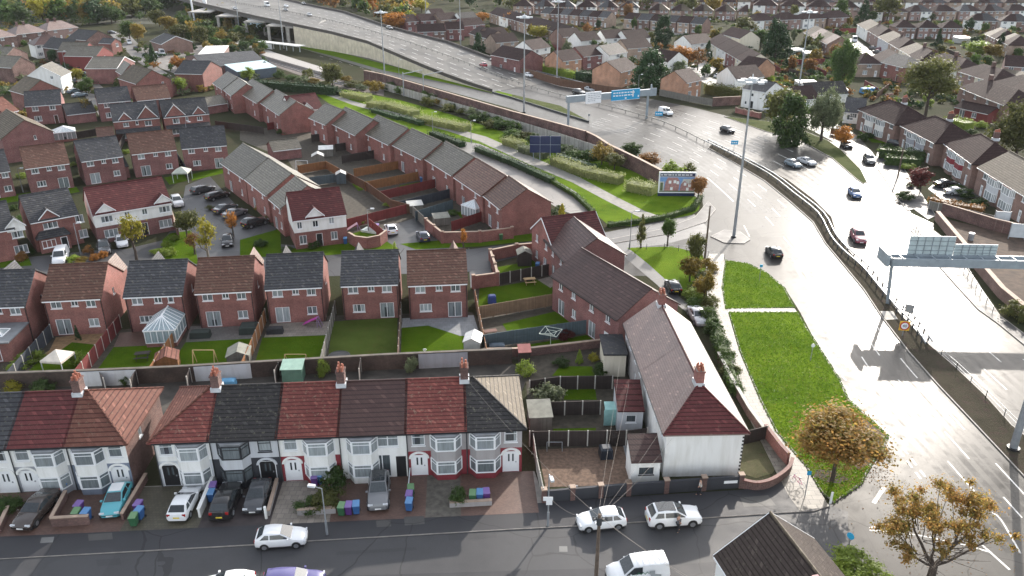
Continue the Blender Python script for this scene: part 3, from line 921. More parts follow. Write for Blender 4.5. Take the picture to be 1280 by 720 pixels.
_CR = {}
def crown(kind,seed):
 """unit crowns: radius about 1, height 0..1 x 2"""
 key = (kind,seed)
 if key in _CR: return _CR[key]
 rng = np.random.default_rng(seed * 13 + len(kind))
 C,Rr = [],[]
 if kind in ('round','near','far','sparse'):
  N = {'round': 34,'near': 60,'far': 22,'sparse': 30}[kind]
  while len(C) < N:
   p = rng.uniform(-1,1,3)
   rr = np.linalg.norm(p)
   if rr > 1 or (p[2] < -.4 and hypot(p[0],p[1]) < .35): continue
   if rr < .35 and rng.uniform() < .7: continue
   wob = .78 + .3 * sin(3 * atan2(p[1],p[0]) + seed) * .4
   C.append(p * wob * np.array([.84,.84,.86])); Rr.append(rng.uniform(.16,.34) * (1.1 if kind == 'far' else 1))
  n,s = {'round': (5200,.1),'near': (15000,.052),'far': (1500,.18),'sparse': (2000,.09)}[kind]
 elif kind == 'cone':
  for i in range(60):
   t = rng.uniform(0,1) ** .8
   a = rng.uniform(0,2 * pi); q = (1 - t) * .85 * rng.uniform(.5,1) ** .5 + .05
   C.append((cos(a) * q,sin(a) * q,-1 + 2 * t * .97)); Rr.append(.12 + .2 * (1 - t))
  n,s = 5000,.09
 elif kind == 'ever':     # broad dense evergreen, flat sided, ragged top
  for i in range(90):
   t = rng.uniform(0,1); a = rng.uniform(0,2 * pi)
   env = (1 - max(0,t - .35) / .65 * .72) * (.82 + .18 * sin(5 * a + seed))
   q = env * rng.uniform(.45,.95) ** .5
   C.append((cos(a) * q * .88,sin(a) * q * .88,-1 + 1.85 * t)); Rr.append(rng.uniform(.14,.26))
  n,s = 9000,.085
 elif kind == 'bush':
  for i in range(26):
   a = rng.uniform(0,2 * pi); q = rng.uniform(0,.75) ** .6
   C.append((cos(a) * q,sin(a) * q,-.75 + 1.3 * rng.uniform(0,1) * (1 - q * .5))); Rr.append(rng.uniform(.2,.36))
  n,s = 3800,.1
 pts,nr = cloud_points(rng,C,Rr,n)
 if kind == 'bush': pts[:,2] = np.maximum(pts[:,2],-1)
 _CR[key] = leafcloud('crown',pts,nr,s,rng)
 return _CR[key]

_TR = {}
def trunk_mesh(seed,bark):
 key = (seed,bark.name)
 if key in _TR: return _TR[key]
 r = random.Random(seed); mb = MB()   # unit height 1 (to the crown's middle), radius .05
 pts = [(0,0,0,.05),(r.uniform(-.01,.01),r.uniform(-.01,.01),.3,.04),(r.uniform(-.03,.03),r.uniform(-.03,.03),.65,.032),(r.uniform(-.05,.05),r.uniform(-.05,.05),1.1,.014)]
 for a,b in zip(pts,pts[1:]): mb.tube(a[:3],b[:3],a[3],b[3],7)
 for k in range(6):
  z = r.uniform(.4,.75); an = k * 1.05 + r.uniform(-.3,.3); L = r.uniform(.25,.5)
  mb.tube((0,0,z),(cos(an) * L * .6,sin(an) * L * .6,z + L * .5),.02,.012,5)
  mb.tube((cos(an) * L * .6,sin(an) * L * .6,z + L * .5),(cos(an + .3) * L,sin(an + .3) * L,z + L),.012,.004,4)
 _TR[key] = mb.mesh('trunk',bark)
 return _TR[key]

_tn = [0]
def tree(label,x,y,h,rad,kind='round',col='green',group=None,name='tree',base=.3,bark=None,z=0.0,zc=None):
 """h total height; base: fraction of the height below the crown"""
 _tn[0] += 1
 seed = _tn[0] % 5
 root = thing(name,label,'tree',(x,y,z),R.uniform(0,6.28),group)
 hc = h * (1 - base)
 c = link('crown',crown(kind,seed),root,(0,0,h * base + hc / 2),mats=[LF[col]])
 c.scale = (rad,rad,hc / 2)
 t = link('trunk',trunk_mesh(seed,bark or BARK),root)
 th = h * base + hc * .5
 t.scale = (max(3.0,h * .55),max(3.0,h * .55),th)
 return root

def treepx(label,u,v,h,rad,**kw):
 p = G(u,v); return tree(label,p[0],p[1],h,rad,**kw)

def bush(label,x,y,h,rad,col='hedge',group=None,name='bush',z=0.0,ry=None,rz=0.0,kind='bush',cat='bush'):
 _tn[0] += 1
 o = link(name,crown(kind,_tn[0] % 5),None,(x,y,z + h * .5),rz or R.uniform(0,6.28),[LF[col]])
 o.scale = (rad,ry or rad,h * .5)
 return tag(o,label,cat,group)

def bushpx(label,u,v,h,rad,**kw):
 p = G(u,v); return bush(label,p[0],p[1],h,rad,**kw)

def hedge(label,pts,wd,h,col='hedge',top=None,group=None,z=0.0,name='hedge',leafs=.16,dens=38):
 """clipped hedge along plan points"""
 rng = np.random.default_rng(len(label) * 7 + int(abs(pts[0][0]) * 10))
 root = thing(name,label,'hedge',(pts[0][0],pts[0][1],z),0,group)
 q = [(p[0] - pts[0][0],p[1] - pts[0][1]) for p in pts]
 core = MB(); P3,N3 = [],[]
 for a,b in zip(q,q[1:]):
  core.beam(a,b,wd * .72,0,h * .86)
  L = hypot(b[0] - a[0],b[1] - a[1]); ux,uy = (b[0] - a[0]) / L,(b[1] - a[1]) / L
  n = int(min(9000,dens * L * (wd + 2 * h)))
  t = rng.uniform(-.03,1.03,n) * L; s = rng.uniform(0,1,n) * (wd + 2 * h)
  off = np.where(s < h,-wd / 2,np.where(s > h + wd,wd / 2,s - h - wd / 2)); zz = np.where(s < h,s,np.where(s > h + wd,2 * h + wd - s,h))
  lump = .13 * np.sin(t * 1.7 + 1) + .1 * np.sin(t * 3.9 + a[0])
  zz = zz * (1 + lump * .6); off = off * (1 + lump)
  p = np.stack([a[0] + ux * t - uy * off,a[1] + uy * t + ux * off,np.maximum(zz,.05)],1) + rng.normal(size=(n,3)) * (.05 + .035 * wd)
  nn = np.stack([np.where(s < h,uy,np.where(s > h + wd,-uy,0)),np.where(s < h,-ux,np.where(s > h + wd,ux,0)),np.where((s >= h) & (s <= h + wd),1,.25)],1) + rng.normal(size=(n,3)) * .3
  P3.append(p); N3.append(nn / np.linalg.norm(nn,axis=1,keepdims=True))
 cm = core.mesh('core',LF[col]); link('hedge_core',cm,root)
 me = leafcloud('foliage',np.concatenate(P3),np.concatenate(N3),leafs,rng)
 link('foliage',me,root,mats=[LF[col]])
 return root

# ------------------------------------------------------------------ fences and walls
def fence(label,pts,h=1.8,wood='brown',post='conc',group=None,z=0.0,name='garden_fence',pl=1.85):
 root = thing(name,label,'fence',(pts[0][0],pts[0][1],z),0,group)
 o = pts[0]
 pm = MB(); pm.box(-.055,-.055,0,.055,.055,h + .08); pme = pm.mesh('post',CONCP if post == 'conc' else FW[wood])
 first = True
 for a,b in zip(pts,pts[1:]):
  L = hypot(b[0] - a[0],b[1] - a[1]); n = max(1,round(L / pl)); an = atan2(b[1] - a[1],b[0] - a[0])
  m = MB()
  for k in range(n):
   x0,x1 = L * k / n + .06,L * (k + 1) / n - .06
   m.box(x0,-.02,.12 + .01 * (k % 2),x1,.02,h - .015 * (k % 3))
   m.box(x0,-.035,h * .5,x1,.035,h * .5 + .07); m.box(x0,-.04,h - .02,x1,.04,h + .025)
  if post == 'conc':
   m.box(0,-.03,0,L,.03,.119)
  link('fence_panel',m.mesh('fence_panel',FW[wood]),root,(a[0] - o[0],a[1] - o[1],0),an)
  for k in range(0 if first else 1,n + 1):
   p = lerp(a,b,k / n)
   link('post',pme,root,(p[0] - o[0],p[1] - o[1],0),an)
  first = False
 return root

def gwall(label,pts,h=1.8,mat='red',cope=True,thick=.24,group=None,z=0.0,piers=0,name='garden_wall',copem=None,hp=None):
 root = thing(name,label,'wall',(pts[0][0],pts[0][1],z),0,group)
 o = pts[0]; q = [(p[0] - o[0],p[1] - o[1]) for p in pts]
 hs = hp or [h] * len(q)
 m = MB(); c = MB()
 for i,(a,b) in enumerate(zip(q,q[1:])):
  m.beam(a,b,thick,0,((hs[i]),(hs[i + 1])))
  if cope: c.beam(a,b,thick + .1,(hs[i] + .001,hs[i + 1] + .001),(hs[i] + .09,hs[i + 1] + .09))
 link('brickwork' if mat in BR else 'wall_panel',m.mesh('brickwork',WALL.get(mat) or _MC[mat]),root)
 if cope: link('coping',c.mesh('coping',copem or COPE),root)
 if piers:
  pm = MB(); pm.box(-thick * .85,-thick * .85,0,thick * .85,thick * .85,h + .16); pme = pm.mesh('pier',WALL.get(mat) or _MC[mat])
  cp = MB(); cp.box(-thick * 1.05,-thick * 1.05,h + .163,thick * 1.05,thick * 1.05,h + .25); cpe = cp.mesh('pier_cap',copem or COPE)
  for a,b in zip(q,q[1:]):
   L = hypot(b[0] - a[0],b[1] - a[1]); n = max(1,round(L / piers)); an = atan2(b[1] - a[1],b[0] - a[0])
   for k in range(n + 1):
    p = lerp(a,b,k / n)
    pr = link('pier',pme,root,(p[0],p[1],0),an); link('pier_cap',cpe,pr)
 return root

def pxs(l,z=0.0): return [G(u,v,z) for u,v in l]

def curve_pts(pts,n):
 """Catmull-Rom through plan points, n samples per span"""
 out = []
 P_ = [pts[0]] + list(pts) + [pts[-1]]
 for i in range(1,len(P_) - 2):
  p0,p1,p2,p3 = P_[i - 1:i + 3]
  for k in range(n):
   t = k / n
   out.append(tuple(.5 * (2 * b + (c - a) * t + (2 * a - 5 * b + 4 * c - d) * t * t + (3 * b - a - 3 * c + d) * t ** 3) for a,b,c,d in zip(p0,p1,p2,p3)))
 out.append(tuple(pts[-1]))
 return out

_zl = [0]
def flat(name,poly,mat,z,px=True):
 """a sheet of ground cover"""
 _zl[0] += 1
 m = MB(); m.sheet(pxs(poly) if px else poly,z + (_zl[0] % 7) * .0006)
 return struct(name,m.mesh(name,mat))

# ------------------------------------------------------------------ street furniture
def mast(label,u,v,h=25.0,r=.28,group='tall highway lighting masts'):
 x,y = G(u,v)
 root = thing('high_mast_light',label,'lamp mast',(x,y),0,group)
 m = MB()
 for k in range(4):
  a,b = k / 4,(k + 1) / 4
  m.tube((0,0,h * a),(0,0,h * b),r * (1 - .62 * a),r * (1 - .62 * b),10)
 link('pole',m.mesh('pole',STEEL),root)
 b_ = MB(); b_.tube((0,0,0),(0,0,.3),r * 1.6,r * 1.6,12); link('base',b_.mesh('base',BLACK),root)
 d = MB(); d.tube((0,0,h - .5),(0,0,h + .25),.75,.55,12); d.tube((0,0,h + .25),(0,0,h + .8),.1,.06,6); link('lamp_ring',d.mesh('lamp_ring',STEELP),root)
 for k in range(6):
  t = k * pi / 3
  l_ = MB(); l_.tube((cos(t) * .6,sin(t) * .6,h - .1),(cos(t) * 1.35,sin(t) * 1.35,h - .25),.07,.07,5)
  l_.box(cos(t) * 1.7 - .42,sin(t) * 1.7 - .42,h - .42,cos(t) * 1.7 + .42,sin(t) * 1.7 + .42,h - .12)
  link('floodlight',l_.mesh('floodlight',STEELP),root)
 return root

def lamp(label,u,v,h=6.0,du=1.0,dv=0.0,z=0.0,group=None,r=.06,mat=None):
 x,y = G(u,v,z)
 root = thing('street_lamp',label,'street lamp',(x,y,z),atan2(dv,du),group)
 m = MB(); m.tube((0,0,0),(0,0,1.4),r * 1.7,r * 1.6,8); m.tube((0,0,1.4),(0,0,h),r,r * .7,7); m.tube((0,0,h),(.7,0,h + .12),r * .6,r * .5,6)
 link('pole',m.mesh('pole',mat or STEEL),root)
 l_ = MB(); l_.box(.55,-.14,h + .06,1.15,.14,h + .24); link('lamp_head',l_.mesh('lamp_head',STEELP),root)
 return root

BIN_ = {}
def wheelie(label,x,y,ang,colour,z=.1,group='wheelie bins in the front gardens'):
 if not BIN_:
  b = MB(); b.add([(-.24,-.3,.1),(.24,-.3,.1),(.24,.2,.1),(-.24,.2,.1),(-.29,-.4,.98),(.29,-.4,.98),(.29,.33,.98),(-.29,.33,.98)],
      [(3,2,1,0),(4,5,6,7),(0,1,5,4),(1,2,6,5),(2,3,7,6),(3,0,4,7)]); b.box(-.1,.3,.9,.1,.4,.96)
  l = MB(); l.add([(-.31,-.43,.985),(.31,-.43,.985),(.31,.36,.985),(-.31,.36,.985),(-.27,-.38,1.06),(.27,-.38,1.06),(.27,.36,1.09),(-.27,.36,1.09)],
      [(3,2,1,0),(4,5,6,7),(0,1,5,4),(1,2,6,5),(2,3,7,6),(3,0,4,7)])
  wv = MB(); wv.tube((-.02,0,0),(.04,0,0),.11,.11,10)
  BIN_.update(b=b.mesh('bin_body',WHITE),l=l.mesh('lid',WHITE),w=wv.mesh('wheel',BLACK))
 cm = BINC[colour]
 root = thing('wheelie_bin',label,'bin',(x,y,z),ang,group)
 link('bin_body',BIN_['b'],root,mats=[cm]); link('lid',BIN_['l'],root,mats=[BINC[colour + '_lid']])
 for s in (-.3,.28): link('wheel',BIN_['w'],root,(s,.27,.11))
 return root
BINC = {'purple': plain('purple_bin',(0.09,0.03,0.16),.45,.1),'blue': plain('blue_bin',(0.03,0.1,0.26),.45,.1),'green': plain('green_bin',(0.03,0.11,0.05),.45,.1),
  'purple_lid': plain('purple_bin_lid',(0.2,0.12,0.34),.4,.1),'blue_lid': plain('blue_bin_lid',(0.1,0.24,0.46),.4,.1),'green_lid': plain('green_bin_lid',(0.13,0.25,0.12),.4,.1)}

def person(label,x,y,z,ang,top,trousers,hair,step=.16):
 """standing or walking figure: one skinned body, hair and clothing as children"""
 root = thing('person',label,'person',(x,y,z),ang)
 J = {'hip': (0,0,.92,.13),'waist': (0,0,1.08,.12),'chest': (.01,0,1.3,.145),'neck': (.01,0,1.48,.055),'head0': (.02,0,1.58,.085),'head1': (.025,0,1.7,.08),
    'sl': (0,.17,1.42,.06),'el': (.02,.22,1.15,.045),'hl': (.12,.22,.93,.04),'sr': (0,-.17,1.42,.06),'er': (-.02,-.22,1.15,.045),'hr': (.08,-.22,.93,.04),
    'tl': (0,.09,.86,.09),'kl': (step * .6,.09,.48,.06),'al': (step,.09,.08,.045),'fl': (step + .15,.09,.045,.04),
    'tr': (0,-.09,.86,.09),'kr': (-step * .2,-.09,.48,.06),'ar': (-step,-.09,.09,.045),'fr': (-step + .14,-.09,.045,.04)}
 E_ = [('hip','waist'),('waist','chest'),('chest','neck'),('neck','head0'),('head0','head1'),('chest','sl'),('sl','el'),('el','hl'),('chest','sr'),('sr','er'),('er','hr'),
    ('hip','tl'),('tl','kl'),('kl','al'),('al','fl'),('hip','tr'),('tr','kr'),('kr','ar'),('ar','fr')]
 def skin(names,grow,nm,mat,rootj):
  me = bpy.data.meshes.new(nm)
  es = [(names.index(a),names.index(b)) for a,b in E_ if a in names and b in names]
  me.from_pydata([J[n][:3] for n in names],es,[]); me.materials.append(mat)
  o = link(nm,me,root)
  o.modifiers.new('skin','SKIN'); me.skin_vertices or None
  for i,n in enumerate(names):
   r_ = J[n][3] * grow; me.skin_vertices[0].data[i].radius = (r_,r_); me.skin_vertices[0].data[i].use_root = (n == rootj)
  sb = o.modifiers.new('sub','SUBSURF'); sb.levels = 1; sb.render_levels = 2
  return o
 for n in J: pass
 bpy_skin = plain('skin_tone',(0.42,0.25,0.18),.6,.05)
 skin(list(J),1.0,'body',bpy_skin,'hip')
 skin(['waist','chest','sl','el','sr','er','hip'],1.13,'jacket',top,'waist')
 skin(['hip','tl','kl','al','tr','kr','ar'],1.16,'trousers',trousers,'hip')
 hm = MB(); hm.tube((.0,0,1.66),(.0,0,1.8),.1,.06,10); link('hair',hm.mesh('hair',hair,60),root)
 return root

def textmesh(parent,txt,size,mat,loc,rot,name='lettering'):
 cu = bpy.data.curves.new(name,'FONT'); cu.body = txt; cu.size = size; cu.align_x = 'CENTER'; cu.align_y = 'CENTER'; cu.extrude = .005
 cu.materials.append(mat)
 t = bpy.data.objects.new(name,cu); COL.objects.link(t)
 me = bpy.data.meshes.new_from_object(t); bpy.data.objects.remove(t)
 o = link(name,me,parent,loc); o.rotation_euler = rot
 return o
# ================================================================== THE GROUND
gm = MB()
gm.add([(-1600,-60,0),(1600,-60,0),(1600,3200,0),(-1600,3200,0)],[(0,1,2,3)])
GROUND = grass('ground_earth_and_grass',(0.035,0.045,0.02),(0.055,0.052,0.034),(0.025,0.03,0.015),0.12,3)
struct('ground',gm.mesh('ground',GROUND))

# --- main highway, one asphalt sheet from the slip road to the far kerb
near_edge = [(378,62),(470,90),(560,116),(640,139),(732,164),(762,180),(826,212)]
hw = [(330,45),(378,61),(470,89),(560,114),(640,136),(700,158),(762,188),(800,212),(826,224),(855,238),(878,250),(880,268),(872,285),(850,300),(800,308),
   (770,308),(700,318),(700,345),(905,345),(905,326),(935,330),(960,342),(981,360),(1000,390),(1022,432),(1047,472),(1062,500),(1100,550),(1078,605),(1035,632),(1000,640),(900,655),(900,720),
   (1090,720),(1130,900),(1900,900),(1500,560),(1280,432),(1247,405),(1222,387),(1197,360),(1160,318),(1130,290),(1110,262),(1095,240),(1078,225),(1082,205),(1060,180),(1000,172),(960,160),(905,144),(865,134),(815,124),(760,114),(700,101),(615,92)]
flat('main_road',hw,ROAD,.008)

# --- the elevated part: deck rising to the north-west
Lk = [((200,-9),9),((240,3),9),((320,22),8.6),((367,32),8.2),((415,42),7),((460,54),5.6),((495,69),4),((530,84),2.4),((560,96),1.2),((585,105),.5),((615,115),.05)]
Rk = [((318,-8),9),((340,-3),9),((360,1),8.6),((395,9),8.2),((430,16),7.4),((480,33),6),((520,44),4.5),((560,54),3),((640,84),.9),((670,93),.4),((700,101),.05)]
L3 = [(*G(*p,z),z) for p,z in Lk]; R3 = [(*G(*p,z),z) for p,z in Rk]
ext = lambda a,b,k: tuple(x + (x - y) * k for x,y in zip(a,b))
L3 = [ext(L3[0],L3[1],6)[:2] + (9,)] + L3; R3 = [ext(R3[0],R3[1],8)[:2] + (9,)] + R3
dk = MB()
for i in range(len(L3) - 1):
 a,b,c,d = L3[i],L3[i + 1],R3[i + 1],R3[i]
 up = lambda p: (p[0],p[1],p[2] + .02)
 dn = lambda p: (p[0],p[1],max(-.02,p[2] - 1.1))
 dk.add([up(a),up(b),up(c),up(d),dn(a),dn(b),dn(c),dn(d)],[(3,2,1,0),(4,5,6,7),(0,1,5,4),(2,3,7,6)],0)
VIAD = asphalt('worn_concrete_road',(0.13,0.124,0.115),.45,.65,.3,spec=.05)
struct('flyover_deck',dk.mesh('flyover_deck',VIAD))
CONCW = fencewood('ribbed_concrete',(0.5,0.45,0.36),2.4)
# parapets
def parapet(label,pts,h,mat,thick=.35,name='parapet_wall'):
 m = MB()
 for a,b in zip(pts,pts[1:]): m.beam(a[:2],b[:2],thick,(a[2],b[2]),(a[2] + h,b[2] + h))
 return tag(link(name,m.mesh(name,mat)),label,'parapet')
parapet('dark near parapet along the top of the flyover',L3,.95,plain('dark_parapet_steel',(0.06,0.052,0.045),.7))
parapet('dark far parapet of the flyover beside the brown roofed estate',R3,1.0,plain('dark_parapet',(0.07,0.06,0.055),.7))
# retaining wall under the near edge
rw = thing('retaining_wall','tall pale ribbed concrete retaining wall carrying the flyover ramp','retaining wall',(L3[4][0],L3[4][1],0))
m = MB(); rib = MB(); o = L3[4]
for a,b in zip(L3[4:],L3[5:]):
 m.beam((a[0] - o[0],a[1] - o[1] - .1),(b[0] - o[0],b[1] - o[1] - .1),.4,0,(max(.05,a[2] - .3),max(.05,b[2] - .3)))
 n = int(hypot(b[0] - a[0],b[1] - a[1]) / 2.2)
 for k in range(n):
  p = lerp(a,b,k / n); rib.beam((p[0] - o[0] - .12,p[1] - o[1] - .35),(p[0] - o[0] + .12,p[1] - o[1] - .35),.2,0,max(.06,p[2] - .35))
link('wall_panel',m.mesh('wall_panel',plain('pale_concrete_panel',(0.55,0.49,0.38),.8,.2,.5)),rw)
link('rib',rib.mesh('rib',plain('pale_concrete_rib',(0.48,0.42,0.33),.8)),rw)
# piers under the open end
for k,(u,v) in enumerate([(240,30),(275,36),(310,44),(338,50),(362,52)]):
 x,y = G(u,v + 4)
 m = MB()
 for q in (0,8,16): m.box(x + q * .6 - .6,y + q * 1.5 - .6,0,x + q * .6 + .6,y + q * 1.5 + .6,7.6)
 m.box(x - .8,y - 1,7.0,x + 11,y + 26,7.6)
 tag(link('flyover_pier',m.mesh('flyover_pier',CONC)),'concrete pier bent under the open end of the flyover','bridge pier','piers under the flyover')
# central barriers
def barrier(label,pts,h=.8,gap=3.2,mat=None,name='crash_barrier',post=True,wd=.12):
 root = thing(name,label,'crash barrier',pts[0]); o = pts[0]
 m = MB(); pm = MB()
 for a,b in zip(pts,pts[1:]):
  A_,B_ = (a[0] - o[0],a[1] - o[1]),(b[0] - o[0],b[1] - o[1])
  za,zb = a[2] - o[2],b[2] - o[2]
  m.beam(A_,B_,wd,(za + h - .2,zb + h - .2),(za + h,zb + h))
  n = max(1,int(hypot(B_[0] - A_[0],B_[1] - A_[1]) / gap))
  for k in range(n):
   p = lerp((*A_,za),(*B_,zb),k / n); pm.box(p[0] - .07,p[1] - .07,p[2],p[0] + .07,p[1] + .07,p[2] + h - .05)
 link('rail',m.mesh('rail',mat or STEEL),root)
 pp = link('posts',pm.mesh('posts',STEELD),root); pp.name = 'post'; pp['kind'] = 'stuff'
 return root
Mk = [((230,-9),9),((320,9),8.7),((400,24),8),((480,45),6),((560,72),3),((640,103),.6)]
M3 = [(*G(*p,z),z + .02) for p,z in Mk] + [(*G(*p),.02) for p in [(700,121),(765,137),(830,156),(880,180)]]
M3 = curve_pts(M3,4)
barrier('double steel crash barrier down the middle of the flyover',M3,.85,mat=plain('weathered_barrier_steel',(0.2,0.19,0.17),.5))
med = [(880,180),(920,200),(960,222),(992,247),(1022,272),(1037,300),(1052,318),(1077,340),(1095,362),(1120,392),(1140,412),(1155,437)]
M4 = curve_pts([(*G(*p),.14) for p in med],3)
barrier('long curved galvanised crash barrier on the central reservation',M4,.85,2.6,STEEL)
b2 = [(a[0] + 1.0,a[1] + .45,a[2]) for a in M4]
barrier('second crash barrier running beside the long curved one on the central reservation',b2,.85,2.6,STEEL)
barrier('crash barrier in front of the dark fence on the far side of the highway',curve_pts([(*G(*p),.03) for p in [(650,86),(700,99),(760,114),(800,120)]],3),.9,2.6)
# raised strips
def kerbed(name,px,mat,h=.12,kw=.14):
 pts = pxs(px); m = MB(); m.prism(pts,0,h)
 struct('kerb',m.mesh('kerb',KERB))
 cx = sum(p[0] for p in pts) / len(pts); cy = sum(p[1] for p in pts) / len(pts)
 # inset
 n = len(pts); ins = []
 area = sum(pts[i][0] * pts[(i + 1) % n][1] - pts[(i + 1) % n][0] * pts[i][1] for i in range(n))
 sg = 1 if area > 0 else -1
 for i in range(n):
  a,b,c = pts[i - 1],pts[i],pts[(i + 1) % n]
  d1 = Vector((b[0] - a[0],b[1] - a[1])).normalized(); d2 = Vector((c[0] - b[0],c[1] - b[1])).normalized()
  nn = Vector((-(d1 + d2).y,(d1 + d2).x)) * sg
  if nn.length < 1e-4: nn = Vector((-d1.y,d1.x)) * sg
  nn.normalize(); ins.append((b[0] + nn.x * kw,b[1] + nn.y * kw))
 return flat(name,ins,mat,h + .004,px=False)
medL = [(885,185),(920,205),(955,226),(987,252),(1016,278),(1031,304),(1046,322),(1079,362),(1102,397),(1135,440),(1172,482),(1222,535),(1330,650)]
medR = [(1400,640),(1300,560),(1265,532),(1232,495),(1195,460),(1157,427),(1125,392),(1104,362),(1080,335),(1060,312),(1047,296),(1040,272),(1018,250),(985,225),(950,207),(915,192),(890,180)]
kerbed('central_reservation',medL + medR,grass('scrubby_reservation',(0.05,0.046,0.034),(0.07,0.06,0.045),(0.03,0.03,0.018),.8,6),.12)
flat('reservation_slab',[(1100,390),(1116,390),(1122,400),(1107,401)],CONC,.13)
# grass islands beside the near carriageway
kerbed('grass_verge',[(907,326),(935,330),(957,341),(980,360),(993,385),(907,387),(903,360)],LAWNB)
kerbed('grass_verge',[(911,391),(997,391),(1008,410),(1024,435),(1049,474),(1060,500),(1088,525),(1110,545),(1104,562),(1090,580),(1077,605),(1042,629),(1026,615),(1008,585),(970,540),(950,500),(925,440)],LAWNB)
flat('tree_pit',[(1020,588),(1040,590),(1062,600),(1050,606),(1030,604),(1017,597)],EARTH,.135)
# footpath beside the islands
foot = [(885,318),(905,318),(907,340),(903,362),(910,392),(924,440),(949,500),(969,540),(1007,585),(1026,617),(1036,634),(1000,640),(985,620),(960,570),(935,520),(915,470),(898,420),(884,370),(882,340)]
m = MB(); m.prism(pxs(foot),0,.1); struct('kerb',m.mesh('kerb',KERB)); flat('footpath',foot,FLAG,.104)
flat('footpath',[(908,386.5),(993,386.5),(996,391),(910,391.5)],FLAG,.122)
# island with the mast
kerbed('traffic_island',[(888,296),(905,288),(925,290),(938,300),(930,305),(905,304)],PAVE_A)
# far side verge, service road, pavement
kerbed('grass_verge',[(905,146),(955,164),(1000,176),(1040,198),(1070,224),(1079,230),(1084,228),(1076,212),(1052,188),(1035,176),(1010,166),(960,152)],LAWND)
flat('service_road',[(940,136),(985,150),(1015,163),(1040,176),(1062,196),(1085,228),(1120,260),(1140,268),(1108,215),(1090,190),(1070,168),(1040,152),(1000,140)],ROAD,.012)
flat('main_road',[(1077,224),(1086,227),(1122,259),(1142,268),(1168,280),(1160,320),(1130,292),(1108,264),(1092,240)],ROAD,.01)
kerbed('pavement',[(1092,205),(1106,225),(1124,252),(1134,264),(1142,262),(1160,275),(1170,270),(1140,225),(1118,195),(1100,180)],PAVE_A)
kerbed('pavement',[(1138,288),(1155,279),(1182,300),(1215,345),(1250,395),(1290,425),(1290,440),(1247,405),(1222,387),(1197,360),(1160,318)],PAVE_A)

# --- road paint
def dashes(name,pts3,L=4.0,gap=5.0,wd=.12,start=0.0,z=.02):
 m = MB(); acc = start; on = True; rem = L
 for a,b in zip(pts3,pts3[1:]):
  seg = hypot(b[0] - a[0],b[1] - a[1]); t = 0
  while t < seg:
   s = min(rem,seg - t)
   if on:
    p,q = lerp(a,b,t / seg),lerp(a,b,(t + s) / seg)
    dx,dy = (q[0] - p[0]),(q[1] - p[1]); l = hypot(dx,dy)
    if l > .05:
     nx,ny = -dy / l * wd / 2,dx / l * wd / 2
     pz,qz = (p[2] if len(p) > 2 else 0) + z,(q[2] if len(q) > 2 else 0) + z
     m.add([(p[0] - nx,p[1] - ny,pz),(q[0] - nx,q[1] - ny,qz),(q[0] + nx,q[1] + ny,qz),(p[0] + nx,p[1] + ny,pz)],[(0,1,2,3)])
   t += s; rem -= s
   if rem <= 1e-6: on = not on; rem = L if on else gap
 return struct(name,m.mesh(name,LINE))
def pz(l): return curve_pts([(*G(u,v),0) for u,v in l],5)
nearE = pz([(732,158),(800,180),(870,212),(930,262),(985,330),(1025,395),(1062,460),(1100,515),(1165,590),(1260,700)])
medE = pz([(765,140),(830,159),(885,186),(955,228),(1016,280),(1046,324),(1102,399),(1135,442),(1172,484),(1290,610)])
for k in range(1,4):
 ln = [lerp(a,b,k / 3.6) for a,b in zip(nearE,medE)]
 dashes('lane_marking',ln,4.5,5.5,.15,z=.0135 + k * .0002)
farE = pz([(765,118),(830,131),(900,150),(960,170),(1020,195),(1075,232),(1120,278),(1180,345),(1240,402),(1330,470)])
medE2 = pz([(765,133),(830,151),(890,178),(960,210),(1020,250),(1050,298),(1085,338),(1128,392),(1198,460),(1300,560)])
for k in range(1,4):
 ln = [lerp(a,b,k / 3.7) for a,b in zip(medE2,farE)]
 dashes('lane_marking',ln,4.5,5.5,.15,z=.0135 + k * .0002)
for side,ks in ((L3[1:],(.25,.5,.75)),(R3[1:],(.25,.5,.75))):
 mid3 = [min(M3,key=lambda q: (q[0] - p[0]) ** 2 + (q[1] - p[1]) ** 2) for p in side]
 for k in ks:
  ln = curve_pts([lerp(p,q,k) for p,q in zip(side,mid3)],3)
  dashes('lane_marking',ln,4.5,5.0,.2,z=.06)
dashes('lane_marking',pz([(400,70),(480,93),(560,117),(640,141),(720,162)]),3,6,.15,z=.0145)
dashes('edge_line',pz([(1046,472),(1075,502),(1105,540),(1135,578),(1152,600)]),1.0,.7,.22,z=.015)
dashes('edge_line',pz([(1052,470),(1081,500),(1111,538),(1141,576),(1158,598)]),1.0,.7,.22,z=.0155)
dashes('edge_line',pz([(1092,629),(1106,608)]),40,1,.35,z=.015)
dashes('edge_line',pz([(1087,660),(1115,655),(1140,652)]),40,1,.16,z=.0157)
dashes('edge_line',pz([(1087,663),(1140,668),(1200,680),(1240,691)]),40,1,.16,z=.0163)
dashes('edge_line',pz([(1240,641),(1252,651),(1280,700)]),5,2,.16,z=.0166)
dashes('edge_line',pz([(1226,680),(1245,697),(1265,715)]),3,1.2,.2,z=.0169)
dashes('edge_line',pz([(884,222),(900,236),(917,252)]),40,1,.25,z=.015)
dashes('edge_line',pz([(1000,120),(1001,121)]),1,1,.1,z=.016)
dashes('edge_line',pz([(930,282),(937,296)]),40,1,.15,z=.0153)

